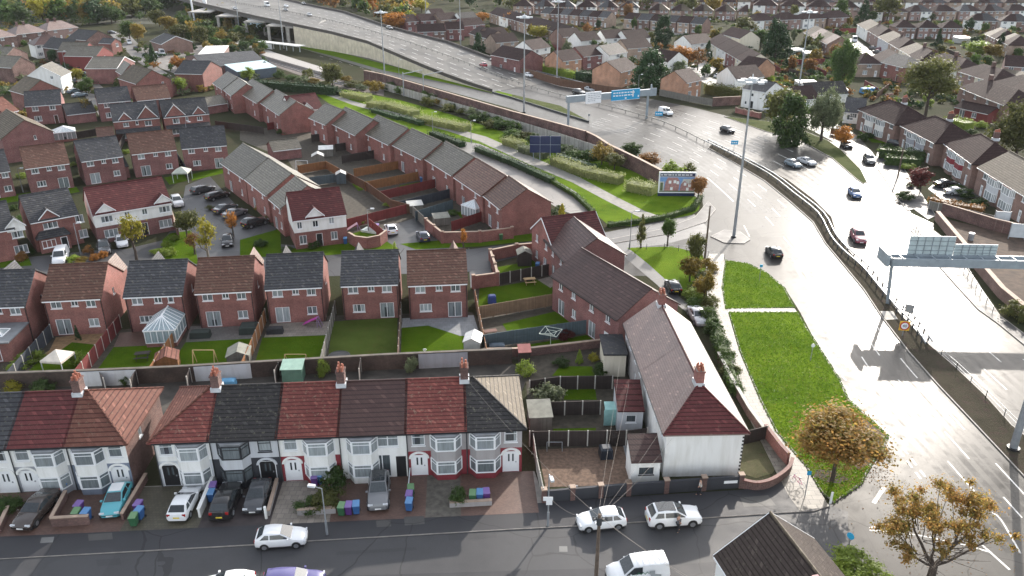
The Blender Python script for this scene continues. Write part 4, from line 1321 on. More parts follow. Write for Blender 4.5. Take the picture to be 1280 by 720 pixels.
# --- strip of grass, brown wall and panel fence along the railway
flat('grass_verge',[(370,52),(420,64),(480,80),(560,99),(640,118),(640,122),(560,104),(480,88),(420,71),(376,60)],LAWNB,.016)
flat('grass_verge',[(640,118),(700,132),(736,151),(735,153),(690,139),(640,122)],LAWND,.016)
for lab,l,h in (('brown brick retaining wall between the slip road and the railway',[(455,88),(480,93),(560,116),(640,139),(700,155),(732,164)],3.4),('brown brick wall stepping down to the billboard',[(732,164),(745,170),(762,181),(800,199),(827,213)],3.0)):
 gwall(lab,[G(u,v,h) for u,v in l],h,'old',thick=.5,name='retaining_wall')
fence('grey concrete panel fence along the railway below the brown wall',[G(u,v,2.2) for u,v in [(478,103),(560,126),(640,149),(700,167),(752,184)]],2.2,'conc','conc',name='panel_fence',pl=2.6)
parapet('low dark kerb barrier between slip road and main carriageway',[(*G(u,v),0) for u,v in [(615,116),(640,123),(690,139),(736,153)]],.45,STEELD,.2,'crash_barrier')

# --- greenway
flat('greenway_grass',[(395,118),(430,112),(500,125),(560,142),(620,162),(700,185),(760,203),(826,226),(858,240),(875,250),(874,262),(862,270),(820,276),(790,283),(760,281),(700,230),(660,214),(600,192),(540,172),(470,150),(420,135)],LAWNB,.012)
flat('footpath',[(400,116),(440,131),(500,148),(560,164),(600,177),(660,205),(715,228),(760,252),(800,272),(820,276),(830,272),(806,264),(770,246),(725,222),(670,198),(608,171),(560,158),(500,142),(440,126),(410,114)],plain('grey_path',(0.2,0.19,0.17),.8),.02)
flat('estate_road',[(548,172),(600,180),(660,206),(720,240),(742,262),(735,275),(700,262),(640,225),(580,200)],asphalt('pale_estate_asphalt',(0.14,0.13,0.12),.5,.7),.014)
# junction road behind the houses and estate road through the middle
flat('estate_road',[(420,318),(585,312),(640,305),(700,298),(760,290),(790,284),(830,276),(868,268),(890,290),(830,306),(790,310),(740,316),(660,318),(610,330),(585,340),(420,345)],ROADD,.016)
flat('estate_road',[(585,310),(613,325),(615,350),(588,360)],ROADD,.018)
flat('parking_court',[(232,232),(262,220),(300,262),(345,285),(345,300),(300,320),(240,338),(60,338),(60,330),(130,318),(205,300),(225,270)],ROADD,.014)
flat('parking_court',[(478,300),(490,282),(520,272),(548,300),(585,312),(560,320),(450,325),(440,316)],ROADD,.02)
flat('estate_road',[(0,325),(130,312),(235,310),(300,300),(420,312),(420,345),(240,350),(0,350)],ROADD,.012)
flat('lawn',[(212,292),(240,288),(248,330),(205,330),(203,300)],LAWN,.028)
flat('lawn',[(300,300),(350,286),(352,320),(300,323)],LAWN,.028)
flat('lawn',[(352,312),(480,300),(500,312),(400,320),(352,322)],LAWN,.03)
flat('lawn',[(500,305),(690,288),(692,298),(600,308),(520,312)],LAWN,.03)
flat('lawn',[(0,325),(35,320),(40,332),(0,335)],LAWN,.03)
flat('lawn',[(782,310),(840,308),(878,318),(885,340),(880,370),(868,385),(850,365),(825,345),(800,328)],LAWNB,.024)
flat('driveway',[(780,308),(790,314),(810,330),(830,348),(850,372),(880,395),(870,400),(845,380),(820,355),(790,330),(770,312)],ROADD,.03)
# side road bend kerb
kerbed('pavement',[(690,303),(760,300),(830,286),(868,272),(885,252),(895,262),(882,278),(840,292),(760,306),(692,308)],PAVE_A,.1)
# old street at the upper left
flat('old_street',[(72,80),(90,78),(118,100),(132,112),(150,140),(128,150),(112,128),(95,105)],plain('old_street_asphalt',(0.13,0.12,0.11),.7,.2),.012)
flat('old_street',[(135,40),(160,42),(178,60),(190,80),(215,95),(205,98),(170,76),(150,56)],plain('old_street_asphalt',(0.13,0.12,0.11)),.014)
flat('service_yard',[(178,60),(275,55),(330,60),(330,95),(240,100),(200,85)],plain('yard_concrete',(0.17,0.155,0.14),.8,.35,.4),.01)
flat('railway_ballast',[(300,50),(335,62),(405,92),(440,104),(480,112),(480,120),(420,108),(380,96),(300,68),(262,60)],plain('railway_ballast',(0.1,0.08,0.07),.9,.3,1),.013)
flat('estate_road',[(560,26),(640,52),(656,62),(672,66),(668,72),(640,62),(600,48),(556,32)],plain('far_road',(0.2,0.19,0.18),.6),.013)
flat('estate_road',[(858,85),(880,72),(905,62),(915,70),(898,84),(885,96),(900,100),(890,108),(868,98)],plain('far_road',(0.2,0.19,0.18)),.015)
flat('estate_road',[(778,30),(800,40),(850,44),(868,40),(868,36),(820,34),(790,26)],plain('far_road',(0.2,0.19,0.18)),.015)
flat('estate_road',[(1062,48),(1072,50),(1110,78),(1125,92),(1110,92),(1085,72),(1064,58)],ROAD,.015)

# --- the front street (kerbs, pavement and gardens stand 10 cm above it)
flat('street',[(-250,720),(-250,700),(0,692),(320,676),(640,656),(880,642),(1000,634),(1030,628),(1060,640),(1060,720),(1060,900),(-250,900)],STREET,.012)
front = [(-200,712),(0,699.5),(320,682),(382,677.5),(640,662.5),(720,658.5),(885,648),(945,644),(975,642),(1018,639.5),(1034,634),(1005,600),(995,590),(960,608),(930,614),(780,624),(682,630),(668,590),(0,616),(-200,626)]
m = MB(); m.prism(pxs(front),-.05,.096); struct('kerb',m.mesh('kerb',KERB))
kz = .1
def flat1(name,poly,mat,dz=0.0):
 pts = [G(u,v,kz) for u,v in poly]
 return flat(name,pts,mat,kz + dz,px=False)
flat1('pavement',[(-200,711),(0,698),(320,680),(382,675.8),(640,660.8),(720,656.8),(885,646.5),(945,642.5),(975,640.5),(1018,638),(1031,633),(1000,596),(960,605),(930,612),(780,621),(680,628),(640,632),(382,647),(320,652),(0,666),(-200,676)],PAVE_A)
near_p = [(835,708),(900,703),(960,700),(1010,690),(1060,720),(1060,900),(835,900)]
m = MB(); m.prism(pxs(near_p),0,.1); struct('kerb',m.mesh('kerb',KERB)); flat('pavement',near_p,PAVE_A,.104)
near_p2 = [(-200,742),(300,725),(800,710),(833,708),(833,900),(-200,900)]
m = MB(); m.prism(pxs(near_p2),0,.1); struct('kerb',m.mesh('kerb',KERB)); flat('pavement',near_p2,PAVE_A,.104)

flat('driveway',[(1160,236),(1172,226),(1215,232),(1225,246),(1180,252)],ROADD,.02); flat('lawn',[(1150,250),(1180,253),(1228,258),(1220,264),(1160,258)],LAWN,.022); flat('lawn',[(1072,164),(1100,170),(1112,180),(1090,178)],LAWN,.022); flat('lawn',[(893,96),(925,100),(922,104),(900,105)],LAWNB,.024)

# worn, polished wheel paths along the lanes, joints and covers
TRACK = asphalt('polished_wheel_path',(0.06,0.056,0.052),0.22,0.4,.35,spec=0.05)
_ln = LINE
for E0_,E1_,dv in ((nearE,medE,3.6),(medE2,farE,3.7)):
 for k in range(4):
  for off in (.3,.72):
   t_ = (k + off) / dv
   if t_ < .97:
    LINE = TRACK; dashes('wheel_path',[lerp(a,b,t_) for a,b in zip(E0_,E1_)],500,1,.62,z=.0112 + k * .0002)
LINE = TRACK; dashes('road_joint',pz([(760,186),(790,168),(812,150)]),500,1,.25,z=.0122); dashes('road_joint',pz([(1040,620),(1075,655),(1100,700)]),500,1,.08,z=.0123)
LINE = _ln
MAN = plain('iron_cover',(0.14,0.14,0.135),.6,.2); PATCH = asphalt('repair_patch',(0.043,0.043,0.046),.5,.7,spec=.3); PATCHL = asphalt('pale_repair_patch',(0.075,0.073,0.07),.5,.7,spec=.3)
flat('cover',[(699,683),(709,683),(709.5,690),(699,690)],MAN,.021)
for q_ in ([(740,686),(756,685),(757,692),(741,693)],[(120,700),(150,698),(152,706),(122,708)],[(560,668),(620,665),(621,672),(561,676)],[(420,690),(520,684),(521,688),(421,694)]): flat('road_patch',q_,PATCH,.021)
for q_ in ([(470,651),(488,650),(489,658),(471,659)],[(505,646),(530,645),(531,655),(506,657)],[(110,668),(140,666),(141,674),(111,676)],[(925,622),(960,619),(970,632),(930,634)]): flat('pavement_patch',[G(u,v,.1) for u,v in q_],PATCHL,.108,px=False)
flat('cover',[G(u,v,.1) for u,v in [(52,672),(68,671),(66,678),(50,679)]],MAN,.108,px=False)
flat('leaf_litter',[(1062,522),(1084,527),(1106,546),(1101,562),(1086,582),(1072,588),(1060,574),(1074,548)],plain('leaf_litter_earth',(0.075,0.05,0.03),.95,.45,3),.137)
# ================================================================== FRONT ROW OF BAY-WINDOWED HOUSES
A0,A1 = Vector((-44.9,56.7)),Vector((1.1,59.8))
UX = (A1 - A0).normalized(); UY = Vector((-UX.y,UX.x))
def S(a,b=0.0):
 p = A0 + UX * a + UY * b; return (p.x,p.y)
def a_of(u,v,z=5.1):
 return (Vector(G(u,v,z)) - A0).dot(UX)
def ab(u,v,z=.1):
 p = Vector(G(u,v,z)) - A0; return p.dot(UX),p.dot(UY)

def bay(root,a,low,mid,fm,wd=2.75,pr=.8,low_z=.75):
 pl = [(a - wd / 2,.02),(a - wd / 2 + .55,-pr),(a + wd / 2 - .55,-pr),(a + wd / 2,.02)]
 bands = [(0,low_z,0),(2.15,3.2,1)]
 m = MB()
 m.prism(pl,0,low_z,0); m.prism(pl,2.12,3.2,1); m.prism(pl,4.55,4.72,2)
 inner = [(a - wd / 2 + .16,.02),(a - wd / 2 + .62,-pr + .14),(a + wd / 2 - .62,-pr + .14),(a + wd / 2 - .16,.02)]
 b = link('bay',m.mesh('bay',[WALL[low],WALL[mid],LEAD]),root)
 for z0,z1 in ((low_z,2.12),(3.2,4.55)):
  w_ = MB()
  out = [(pl[0][0] - .04,.02),(pl[1][0] - .03,pl[1][1] - .05),(pl[2][0] + .03,pl[2][1] - .05),(pl[3][0] + .04,.02)]
  w_.prism(out,z0 - .03,z0 + .07,0); w_.prism(out,z1 - .1,z1 - .012,0)
  for p,q,nm in ((pl[0],pl[1],0),(pl[1],pl[2],1),(pl[2],pl[3],0)):
   e0,e1 = lerp(p,q,.02),lerp(p,q,.98)
   w_.add([(*e0,z0 + .07),(*e1,z0 + .07),(*e1,z1 - .1),(*e0,z1 - .1)],[(0,1,2,3)],1)
   for t in ([.03,.97] if not nm else [.03,.97]):
    c = lerp(p,q,t); w_.box(c[0] - .055,c[1] - .055,z0 + .07,c[0] + .055,c[1] + .055,z1 - .1,0)
   zt = z0 + (z1 - z0) * .7
   w_.beam(lerp(p,q,.05),lerp(p,q,.95),.07,zt,zt + .06,0)
  link('window',w_.mesh('window',[fm,PANE]),b)

def arch(root,a,wd,h,wallm,trim):
 """white round-headed arch over the recessed door"""
 r1,r0 = wd / 2 + .16,wd / 2 - .08; zc = h - wd / 2 + .2; n = 14
 m = MB()
 o_ = [(a + cos(pi * k / n) * r1,zc + sin(pi * k / n) * r1 * .8) for k in range(n + 1)]
 i_ = [(a + cos(pi * k / n) * r0,zc + sin(pi * k / n) * r0 * .8) for k in range(n + 1)]
 for k in range(n):
  q = [o_[k],o_[k + 1],i_[k + 1],i_[k]]
  m.add([(x,-.09,z) for x,z in q] + [(x,.02,z) for x,z in q],[(0,1,2,3),(0,4,5,1),(2,6,7,3)],0)
  x0,x1 = i_[k][0],i_[k + 1][0]
  m.add([(x0,-.012,i_[k][1]),(x1,-.012,i_[k + 1][1]),(x1,-.012,h + .02),(x0,-.012,h + .02)],[(0,1,2,3)],1)
 link('arch',m.mesh('arch',[trim,WALL[wallm]]),root)

def semi(label,a0,a1,door,hips,wall,upper,rf,fm=WHITE,baymid=None,arched=True,dcol='dwhite',dw=1.5,ridge=None,hiprf=None,chim=False,archm=None,garage=False,wallq=None):
 w = a1 - a0
 da = w * .2 if door == 'L' else w * .8
 ba = w * .66 if door == 'L' else w * .34
 if garage: da = w * .62
 k = 'k' if fm is DARKF else ''
 op = [('f',da,3.35,1.15,1.15,'w1t' + k),('f',da,.1,dw,2.25,dcol)]
 if garage:
  op = [('f',w * .72,3.35,1.9,1.15,'w2t'),('f',da,.1,1.5,2.4,'f2D')]
 op += [('b',w * .3,3.4,1.2,1.1,'w2'),('b',w * .75,1,1.4,1.1,'w2'),('r' if 'R' in hips else 'l',3.2,3.3,.7,.9,'w1')]
 if not hips: op = [q for q in op if q[0] in 'fb']
 h = house('terraced_house',label,S(a0),S(a1),8.6,eh=5.1,rise=2.5,hips=hips,wall=wall,upper=upper,zs=2.75,rf=rf,opens=op,gutter='black',ridge=ridge,hiprf=hiprf,sidew='old' if hips and wall != 'redpaint' else None,
     chim=[(w,4.3)] if chim else [],group='terraced houses along the front street',z=.0,ov=.4)
 bay(h,ba,wall,baymid or upper,fm)
 if arched: arch(h,da,dw,2.55,wall,archm or RW['white'])
 if garage:
  g_ = MB(); g_.box(w - 1.0,-.02,0,w - .12,.03,2.3); link('recess_shade',g_.mesh('recess_shade',BLACK),h)  # flat black slab stands in for the shade of an open recess
 d_ = MB(); d_.tube((.06,-.08,0),(.06,-.08,4.75),.05,.05,6); link('drainpipe',d_.mesh('drainpipe',BLACK if fm is DARKF else STEELD),h)
 return h
eb = [a_of(183,551) + .4,a_of(259,548),a_of(346,541),a_of(423,537),a_of(507,534),a_of(582,532),a_of(658,530) - .4]
semi('white rendered house with red roof hipped on its left side and black arched front door',eb[0],eb[1],'L','L','ltgrey','white','red',hiprf='terra',baymid='white',chim=True,dcol='dblack',ridge='terra')
semi('house with dark slate grey roof, grey walls and black bay window frames',eb[1],eb[2],'R','','black','ltgrey','slate',fm=DARKF,baymid='ltgrey',dcol='dblack',archm=RW['ltgrey'])
semi('white rendered house with weathered red roof and dark red porch around its arched door',eb[2],eb[3],'L','','redpaint','white','red',baymid='white',chim=True)
semi('all white rendered house with plain chocolate brown roof and double front door',eb[3],eb[4],'R','','white','white','choc',arched=False,garage=True)
semi('grey pebbledashed house with weathered red roof, red painted ground floor and cream blinds',eb[4],eb[5],'L','','redpaint','dash','red',baymid='dash',chim=True)
semi('grey pebbledashed end house with black hipped roof beside the brown gravel yard',eb[5],eb[6],'R','R','redpaint','dash','slate',baymid='dash',hiprf='sand')
lb = [a_of(-68,563),a_of(6,558),a_of(79,555),a_of(160,551) - .4]
semi('white rendered house with grey roof cut by the left edge of the view',lb[0],lb[1],'R','','white','white','dark',dcol='dwhite')
semi('white and grey rendered house with deep red roof and open arched porch',lb[1],lb[2],'L','','grey','white','deepred',baymid='white',chim=True)
semi('white house with dark blue grey ground floor and red roof hipped on its right side',lb[2],lb[3],'R','R','bluegrey','white','terra',baymid='white',hiprf='terra',ridge='terra')

# front gardens
def drive(a0,a1,mat,dz,b0=-5.9,b1=-.02,name='driveway'):
 flat(name,[S(a0,b0),S(a1,b0),S(a1,b1),S(a0,b1)],mat,kz + dz,px=False)
FR = -5.75
drive(lb[0],lb[1],GRAVEL,.006,FR); drive(lb[1],lb[2],BLOCK,.006,FR); drive(lb[2],lb[3] + .8,BLOCK,.01,FR)
drive(lb[3] + .8,eb[1],paving('mossy_drive',(0.075,0.065,0.045),(0.1,0.085,0.06),.3,.3,(.05,.055,.03),.02),.008,FR)
drive(eb[1],eb[2],plain('dark_drive',(0.045,0.035,0.035),.7,.3),.006,FR); drive(eb[2],eb[3] - .4,PATIO,.006,FR); drive(eb[3] - .4,eb[4],BLOCK,.008,FR)
drive(eb[4],eb[4] + 1.7,BLOCK,.006,FR); drive(eb[4] + 1.7,eb[5] - .6,plain('grey_gravel_drive',(0.1,0.09,0.075),.9,.35,2),.009,FR); drive(eb[5] - .6,eb[6] + 1.0,BLOCK,.006,FR)
def lowwall(label,u0,v0,u1,v1,h=.7,mat='old',cope=True,**kw):
 return gwall(label,[G(u0,v0,kz),G(u1,v1,kz)],h,mat,cope,.2,z=kz,**kw)
lowwall('low brown brick wall at the foot of the drive with the turquoise car',66,658,113,655,.85,'old')
lowwall('low dark brick wall between the brown car and the turquoise car',84,622,66,656,.7,'old')
lowwall('dark spiked low wall on the right of the turquoise car',184,600,154,651,.7,'old')
lowwall('white painted low wall between the white hatchback and the black suv',268,604,250,647,.85,'white',copem=RW['white'])
lowwall('low stone wall beside the tiled front garden',347,604,336,645,.5,'dash')
lowwall('low grey front wall below the clipped bushes',372,644,420,641,.55,'dash')
lowwall('low stone wall below the shrubs at the black roofed house',562,634,615,631,.5,'dash')
lowwall('low wall stub at the foot of the first drive on the left',0,666,12,640,.6,'old')
m = MB(); p = G(333,648,kz)
tag(link('gate_post',(lambda q: (q.tube((p[0],p[1],kz),(p[0],p[1],kz + 1.2),.12,.12,8),q.mesh('gate_post',RW['white']))[1])(MB())),'white round gate post between the two dark cars and the bushes','post')
p2_ = G(508,634,kz)
tag(link('gate_post',(lambda q: (q.tube((p2_[0],p2_[1],kz),(p2_[0] - .1,p2_[1] + 4,kz + 1.1),.05,.05,6),q.mesh('gate_post',STEELP))[1])(MB())),'thin pale handrail beside the stacked bins','handrail')

# ================================================================== BACK GARDEN WALL and yards behind the front row
bw = [(-60,489),(0,485.5),(130,481),(220,477),(320,471),(480,461.5),(640,454)]
bwp = [G(u,v) for u,v in bw]
gwall('long brick wall between the terrace yards and the lawned back gardens',bwp,1.85,'yardbrick' if WALL.setdefault('yardbrick',brick('sooty_brick',(0.045,0.03,0.024),(0.072,0.045,0.036),(.06,.053,.045),.5)) else '',thick=.3,copem=plain('dull_coping',(0.11,0.095,0.08),.85,.35,1))
def backpanel(label,u0,u1,mat):
 def wv(u): return float(np.interp(u,[q[0] for q in bw],[q[1] for q in bw]))
 a,b = G(u0,wv(u0)),G(u1,wv(u1))
 m = MB(); m.beam((a[0],a[1] - .24),(b[0],b[1] - .24),.1,0,1.8)
 tag(link('yard_wall',m.mesh('yard_wall',mat)),label,'wall')
backpanel('white painted stretch of the back wall behind the red hipped roof',103,174,RW['ltgrey'])
backpanel('pale grey stretch of the back wall beside the green shed',246,316,RW['ltgrey'])
backpanel('blue grey painted stretch of the back wall with a heart ornament',524,585,RW['grey'])
def yardfence(u0,v0,u1,v1,lab,w_='dark',h=1.7): fence(lab,[G(u0,v0),G(u1,v1)],h,w_)
yardfence(128,482,133,490,'short yard fence behind the deep red roof'); yardfence(173,480,166,492,'short yard fence behind the terracotta hip')
yardfence(240,478,236,488,'short yard fence left of the chimney with red pots'); yardfence(452,465,450,478,'short yard fence right of the brown roof chimney')
yardfence(350,470,345,480,'short yard fence beside the green shed')
flat('yard',[(-60,489),(0,485.5),(130,481),(320,471),(640,454),(660,470),(640,520),(0,560),(-60,560)],plain('yard_paving',(0.05,0.044,0.037),.85,.4,.7),.012)
# ================================================================== DETACHED BRICK ROW WITH LAWNS
rowB = [(-46,385,32,382,'dark','back2','dark grey roof and a single storey sunroom with roof lantern'),(50,376,127,372.5,'brown','back','brown roof behind the sloping gravel bed'),
  (152,371,229,368,'dark','backc','dark grey roof and a white conservatory'),(241,366.5,316,363,'brown','back','brown roof and round garden table on the patio'),
  (329,361.5,404,358,'dark','back','dark grey roof and a sandy patio'),(424,357,499,354.5,'dark','back2','dark grey roof facing a plain lawn'),(508,356.5,586,353.5,'brown','back2','brown roof and a curved grey patio')]
for i,(u0,v0,u1,v1,rf,pat,lab) in enumerate(rowB):
 A,B = G(u0 + 2,v0,4.9),G(u1 - 2,v1,4.9)
 n = Vector((-(B[1] - A[1]),B[0] - A[0])).normalized() * .3
 A,B = (A[0] + n.x,A[1] + n.y),(B[0] + n.x,B[1] + n.y)
 w_ = hypot(B[0] - A[0],B[1] - A[1])
 op = win_pattern(w_,'back' if pat == 'backc' else pat)
 if pat == 'backc': op = [('f',w_ * .2,3.65,1.25,1.1,'w2'),('f',w_ * .56,3.75,.9,.95,'w2'),('f',w_ * .78,3.75,.7,.95,'w1'),('f',w_ * .3,1.2,1.6,.9,'w3')]
 op += [('r',4,3.5,.6,.9,'w1'),('b',w_ * .3,3.6,1.2,1.1,'w2'),('b',w_ * .7,3.6,1.2,1.1,'w2')]
 h = house('detached_house','detached red brick house with ' + lab,A,B,8.0,eh=5.0,rise=2.75,wall='red' if i != 2 else 'red',rf=rf,opens=op,group='detached houses with lawned back gardens',barge=None)
 pk = MB(); a = w_ * (.82 if i in (1,3,6) else .2); wl = 2.3
 pk.add([(a - wl / 2,10.2,4.6),(a + wl / 2,10.2,4.6),(a,10.2,6.7),(a - wl / 2,6.2,4.6),(a + wl / 2,6.2,4.6),(a,5.0,6.7),(a - wl / 2 + .1,10,0),(a + wl / 2 - .1,10,0),(a - wl / 2 + .1,7.9,0),(a + wl / 2 - .1,7.9,0),(a - wl / 2 + .1,10,4.6),(a + wl / 2 - .1,10,4.6),(a - wl / 2 + .1,7.9,4.6),(a + wl / 2 - .1,7.9,4.6),(a,10,6.5)],
    [(0,2,5,3),(1,4,5,2)],0)
 pk.f += [[6,7,11,10],[10,11,14],[6,10,12,8],[7,9,13,11]]; pk.m += [1] * 4
 pk.v = [(x,y,z - (.35 if False else 0)) for x,y,z in pk.v]
 link('front_gable',pk.mesh('front_gable',[RF[rf],BR['red']]),h)
 for xx in (.12,w_ - .12):
  d_ = MB(); d_.tube((xx,-.07,0),(xx,-.07,4.75),.05,.05,6); link('drainpipe',d_.mesh('drainpipe',BLACK),h)
 if pat == 'backc':
  cs = h
  m = MB(); m.box(w_ * .46,-4.4,0,w_ * .97,-.02,.55,0)
  co = link('conservatory',m.mesh('conservatory',BR['red']),h)
  x0,x1,y0,y1 = w_ * .46,w_ * .97,-4.4,-.02
  f_ = MB(); g_ = MB()
  for k in range(6):
   x = x0 + (x1 - x0) * k / 5; f_.box(x - .04,y0 - .01,.55,x + .04,y0 + .07,2.1)
  for k in range(5):
   y = y0 + (y1 - y0) * k / 4
   for x in (x0,x1): f_.box(x - .04,y - .04,.55,x + .04,y + .04,2.1)
  f_.box(x0 - .12,y0 - .12,2.1,x1 + .12,y1,2.25); f_.box(x0 - .02,y0 - .02,.5,x1 + .02,y1,.6)
  g_.box(x0 + .02,y0 + .02,.6,x1 - .02,y1,2.1)
  xm,ya = (x0 + x1) / 2,y0 + 1.7
  E0,E1,K0,K1 = (x0 - .1,y0 - .1,2.26),(x1 + .1,y0 - .1,2.26),(xm,ya,3.35),(xm,y1,3.35)
  W0,W1 = (x0 - .1,y1,2.26),(x1 + .1,y1,2.26)
  g_.add([E0,E1,K0],[(0,1,2)]); g_.add([E1,W1,K1,K0],[(0,1,2,3)]); g_.add([W0,E0,K0,K1],[(0,1,2,3)])
  for t in (.15,.32,.5,.68,.85):
   f_.tube(lerp(E0,W0,t),lerp(K0,K1,max(0,t * 1.4 - .4)) if t > .3 else lerp(E0,K0,.5 + t),.045,.045,4); f_.tube(lerp(E1,W1,t),lerp(K0,K1,max(0,t * 1.4 - .4)) if t > .3 else lerp(E1,K0,.5 + t),.045,.045,4)
   f_.tube(lerp(E0,E1,t),K0,.045,.045,4)
  f_.tube(K0,K1,.09,.09,6); f_.tube(E0,K0,.06,.06,5); f_.tube(E1,K0,.06,.06,5)
  link('frame',f_.mesh('frame',WHITE),co); link('glazing',g_.mesh('glazing',glassmat('conservatory_glass',(0.2,0.27,0.3),(0.35,0.42,0.44))),co)
 if i == 0:
  m = MB(); m.box(w_ * .3,-5.0,0,w_ * .97,-.02,2.5,0); m.box(w_ * .28,-5.3,2.5,w_ * .99,-.03,2.66,1)
  ex = link('sunroom',m.mesh('sunroom',[BR['red'],LEAD]),h)
  l_ = MB(); cx,cy = w_ * .62,-2.8
  l_.add([(cx - 1.1,cy - 1,2.7),(cx + 1.1,cy - 1,2.7),(cx + 1.1,cy + 1,2.7),(cx - 1.1,cy + 1,2.7),(cx - .3,cy,3.25),(cx + .3,cy,3.25)],[(0,1,5,4),(1,2,5),(2,3,4,5),(3,0,4)])
  for p,q in ((0,4),(1,5),(2,5),(3,4),(4,5),(0,1),(1,2)): l_.tube(l_.v[p],l_.v[q],.06,.06,5,1)
  link('roof_lantern',l_.mesh('roof_lantern',[PANE,WHITE]),ex)
  a_,b_ = window_meshes(2.6,2.1,3,True,WHITE,False)
  o_ = link('window',a_,ex,(w_ * .6,-5.08,.15)); o_.location = (w_ * .6,-5.08,.15)
# gardens of the brick row: lawns, patios, fences
def lawnpoly(l,mat=LAWN,z=.02,name='lawn'): flat(name,l,mat,z)
flat('garden',[(-60,489),(0,485.5),(130,481),(320,471),(640,454),(590,390),(400,395),(200,408),(0,424),(-60,430)],EARTH,.006)
lawnpoly([(15,484),(60,440),(85,430),(100,424),(118,430),(96,480)]); lawnpoly([(109,480),(142,434),(208,431),(184,477)],z=.02)
lawnpoly([(200,476),(232,428),(318,423),(300,470)]); lawnpoly([(314,470),(328,422),(408,418),(400,465)])
lawnpoly([(408,464),(416,402),(497,397),(496,460)],grass('plain_lawn',(0.07,0.1,0.02),(0.1,0.135,0.03))); lawnpoly([(501,459),(502,410),(535,407),(560,415),(575,420),(600,420),(610,454)])
flat('patio',[(142,434),(150,416),(205,412),(210,431)],BLOCK,.022); flat('patio',[(232,428),(238,408),(330,404),(320,423)],BLOCKG,.022)
flat('patio',[(330,422),(338,404),(412,402),(408,419)],PATIO,.022); flat('patio',[(502,410),(503,398),(592,394),(600,420),(575,420),(560,415),(535,407)],PATIOG,.024)
flat('gravel_bed',[(62,438),(70,422),(140,414),(128,432),(90,428),(70,442),(45,450)],plain('tan_gravel',(0.24,0.15,0.075),.9,.3,2),.026)
for i,(a,b,w_,lab) in enumerate([((97,481),(152,410),'red','red brown panel fence with white posts left of the conservatory'),((189,478),(237,404),'orange','new orange panel fence right of the conservatory'),
           ((304,471),(333,402),'orange','new orange panel fence beside the sandy patio'),((402,465),(420,392),'grey','black and pale trellis fence between two lawns'),
           ((498,460),(502,394),'brown','brown panel fence beside the striped lawn'),((609,455),(594,378),'orange','orange panel fence right of the curved patio'),
           ((12,484),(66,422),'slate','dark fence half hidden by pale green shrubs')]):
 fence(lab,[G(*a),G(*b)],1.75,w_)
# ================================================================== HOUSES AT THE RIGHT END OF THE ESTATE
def cross(label,l,r,eh,d,rise,**kw):
 A,B = G(*l,eh),G(*r,eh)
 return house(kw.pop('name','house'),label,A,B,d,eh=eh,rise=rise,roof='cross',**kw)
lw = [('l',2.2,3.5,.9,1.15,'w2'),('l',5.6,3.5,.9,1.15,'w2'),('l',2.4,.9,.9,1.15,'w2'),('l',5.4,.1,1.6,2.1,'f2')]
h = cross('brick house with gable towards the terrace and bright ridge, beside the corner shrubs',(708,325.5),(781,317.5),5.0,8.8,2.75,rf='choc',wall='dark',opens=[('f',5.2,3.4,.45,1.0,'w1')] + [(s,8.8 - a,*r_) for s,a,*r_ in lw],gutter='black',hips='')
h = eavehouse('brick house wing with deep red brown roof lying across the end of the estate',690,306,757,297,7.6,eh=5.0,rise=2.75,rf='deepred',wall='red',opens=[('l',2,3.5,.9,1.1,'w2'),('l',5.5,3.5,.9,1.1,'w2'),('l',2,1,.9,1.1,'w2'),('l',5.2,1,1.2,1.1,'w2')],barge='white')
h = cross('pair of red brick houses under one brown roof above the blue fence',(773.5,397.5),(847.5,378.7),5.0,14.5,2.75,rf='choc',wall='dark',gutter='black',
    opens=[('l',2.0,3.5,.95,1.2,'w2'),('l',5.0,3.5,.95,1.2,'w2'),('l',9.0,3.5,.95,1.2,'w2'),('l',12.4,3.5,.95,1.2,'w2'),('l',2.2,.1,1.5,2.1,'f2'),('l',5.2,1,.95,1.1,'w2'),('l',9.2,.1,1.5,2.1,'f2'),('l',12.2,.1,.95,2.1,'dwhite')])
# white ended terrace
A,B = Vector(G(831,541,4.95)),Vector(G(936,538,4.95))
far_l = Vector(G(780,402,4.95))
dirv = (far_l - A).normalized(); wid = (B - A).length - .5; dn = Vector((dirv.y,-dirv.x))
A = A + dirv * .3 + dn * .25; B = A + dn * wid
tl = (far_l - A).length
rv = [('l',.9,3.4,.9,1.1,'w2D'),('l',3.5,3.4,1.0,1.1,'w2'),('l',6.5,3.4,.9,1.1,'w1'),('l',9.2,3.4,1.0,1.1,'w2'),('l',6.8,.1,.95,2.1,'dwhite'),('l',9.4,1,1.2,1.1,'w2'),
   ('r',2.5,3.4,1.6,1.2,'w3'),('r',2.5,.9,1.7,1.4,'w3'),('r',5.6,.1,1,2.1,'dwhite'),('r',8.5,3.4,1.6,1.2,'w3'),('r',8.5,.9,1.7,1.4,'w3')]
hw_ = tl * .5
h = house('end_terrace_house','white rendered end house with deep red hipped roof facing the street',tuple(A),tuple(B),hw_,eh=4.95,rise=2.75,roof='cross',hips='L',wall='white',rf='mauve',hiprf='deepred',opens=[(s,a,*r_) for s,a,*r_ in rv if a < hw_ - .6],
    chim=[(wid / 2,wid / 2 * .98 + .3)],ridge='deepred',gutter='black',chimw='red',pots=4)
q = MB()
for k in range(12): q.box(wid - .14,-.03,.2 + k * .38,wid + .03,.12,.38 + k * .38)
link('quoin',q.mesh('quoin',BLACK),h)
A2 = A + dirv * (hw_ + .004); B2 = A2 + dn * wid
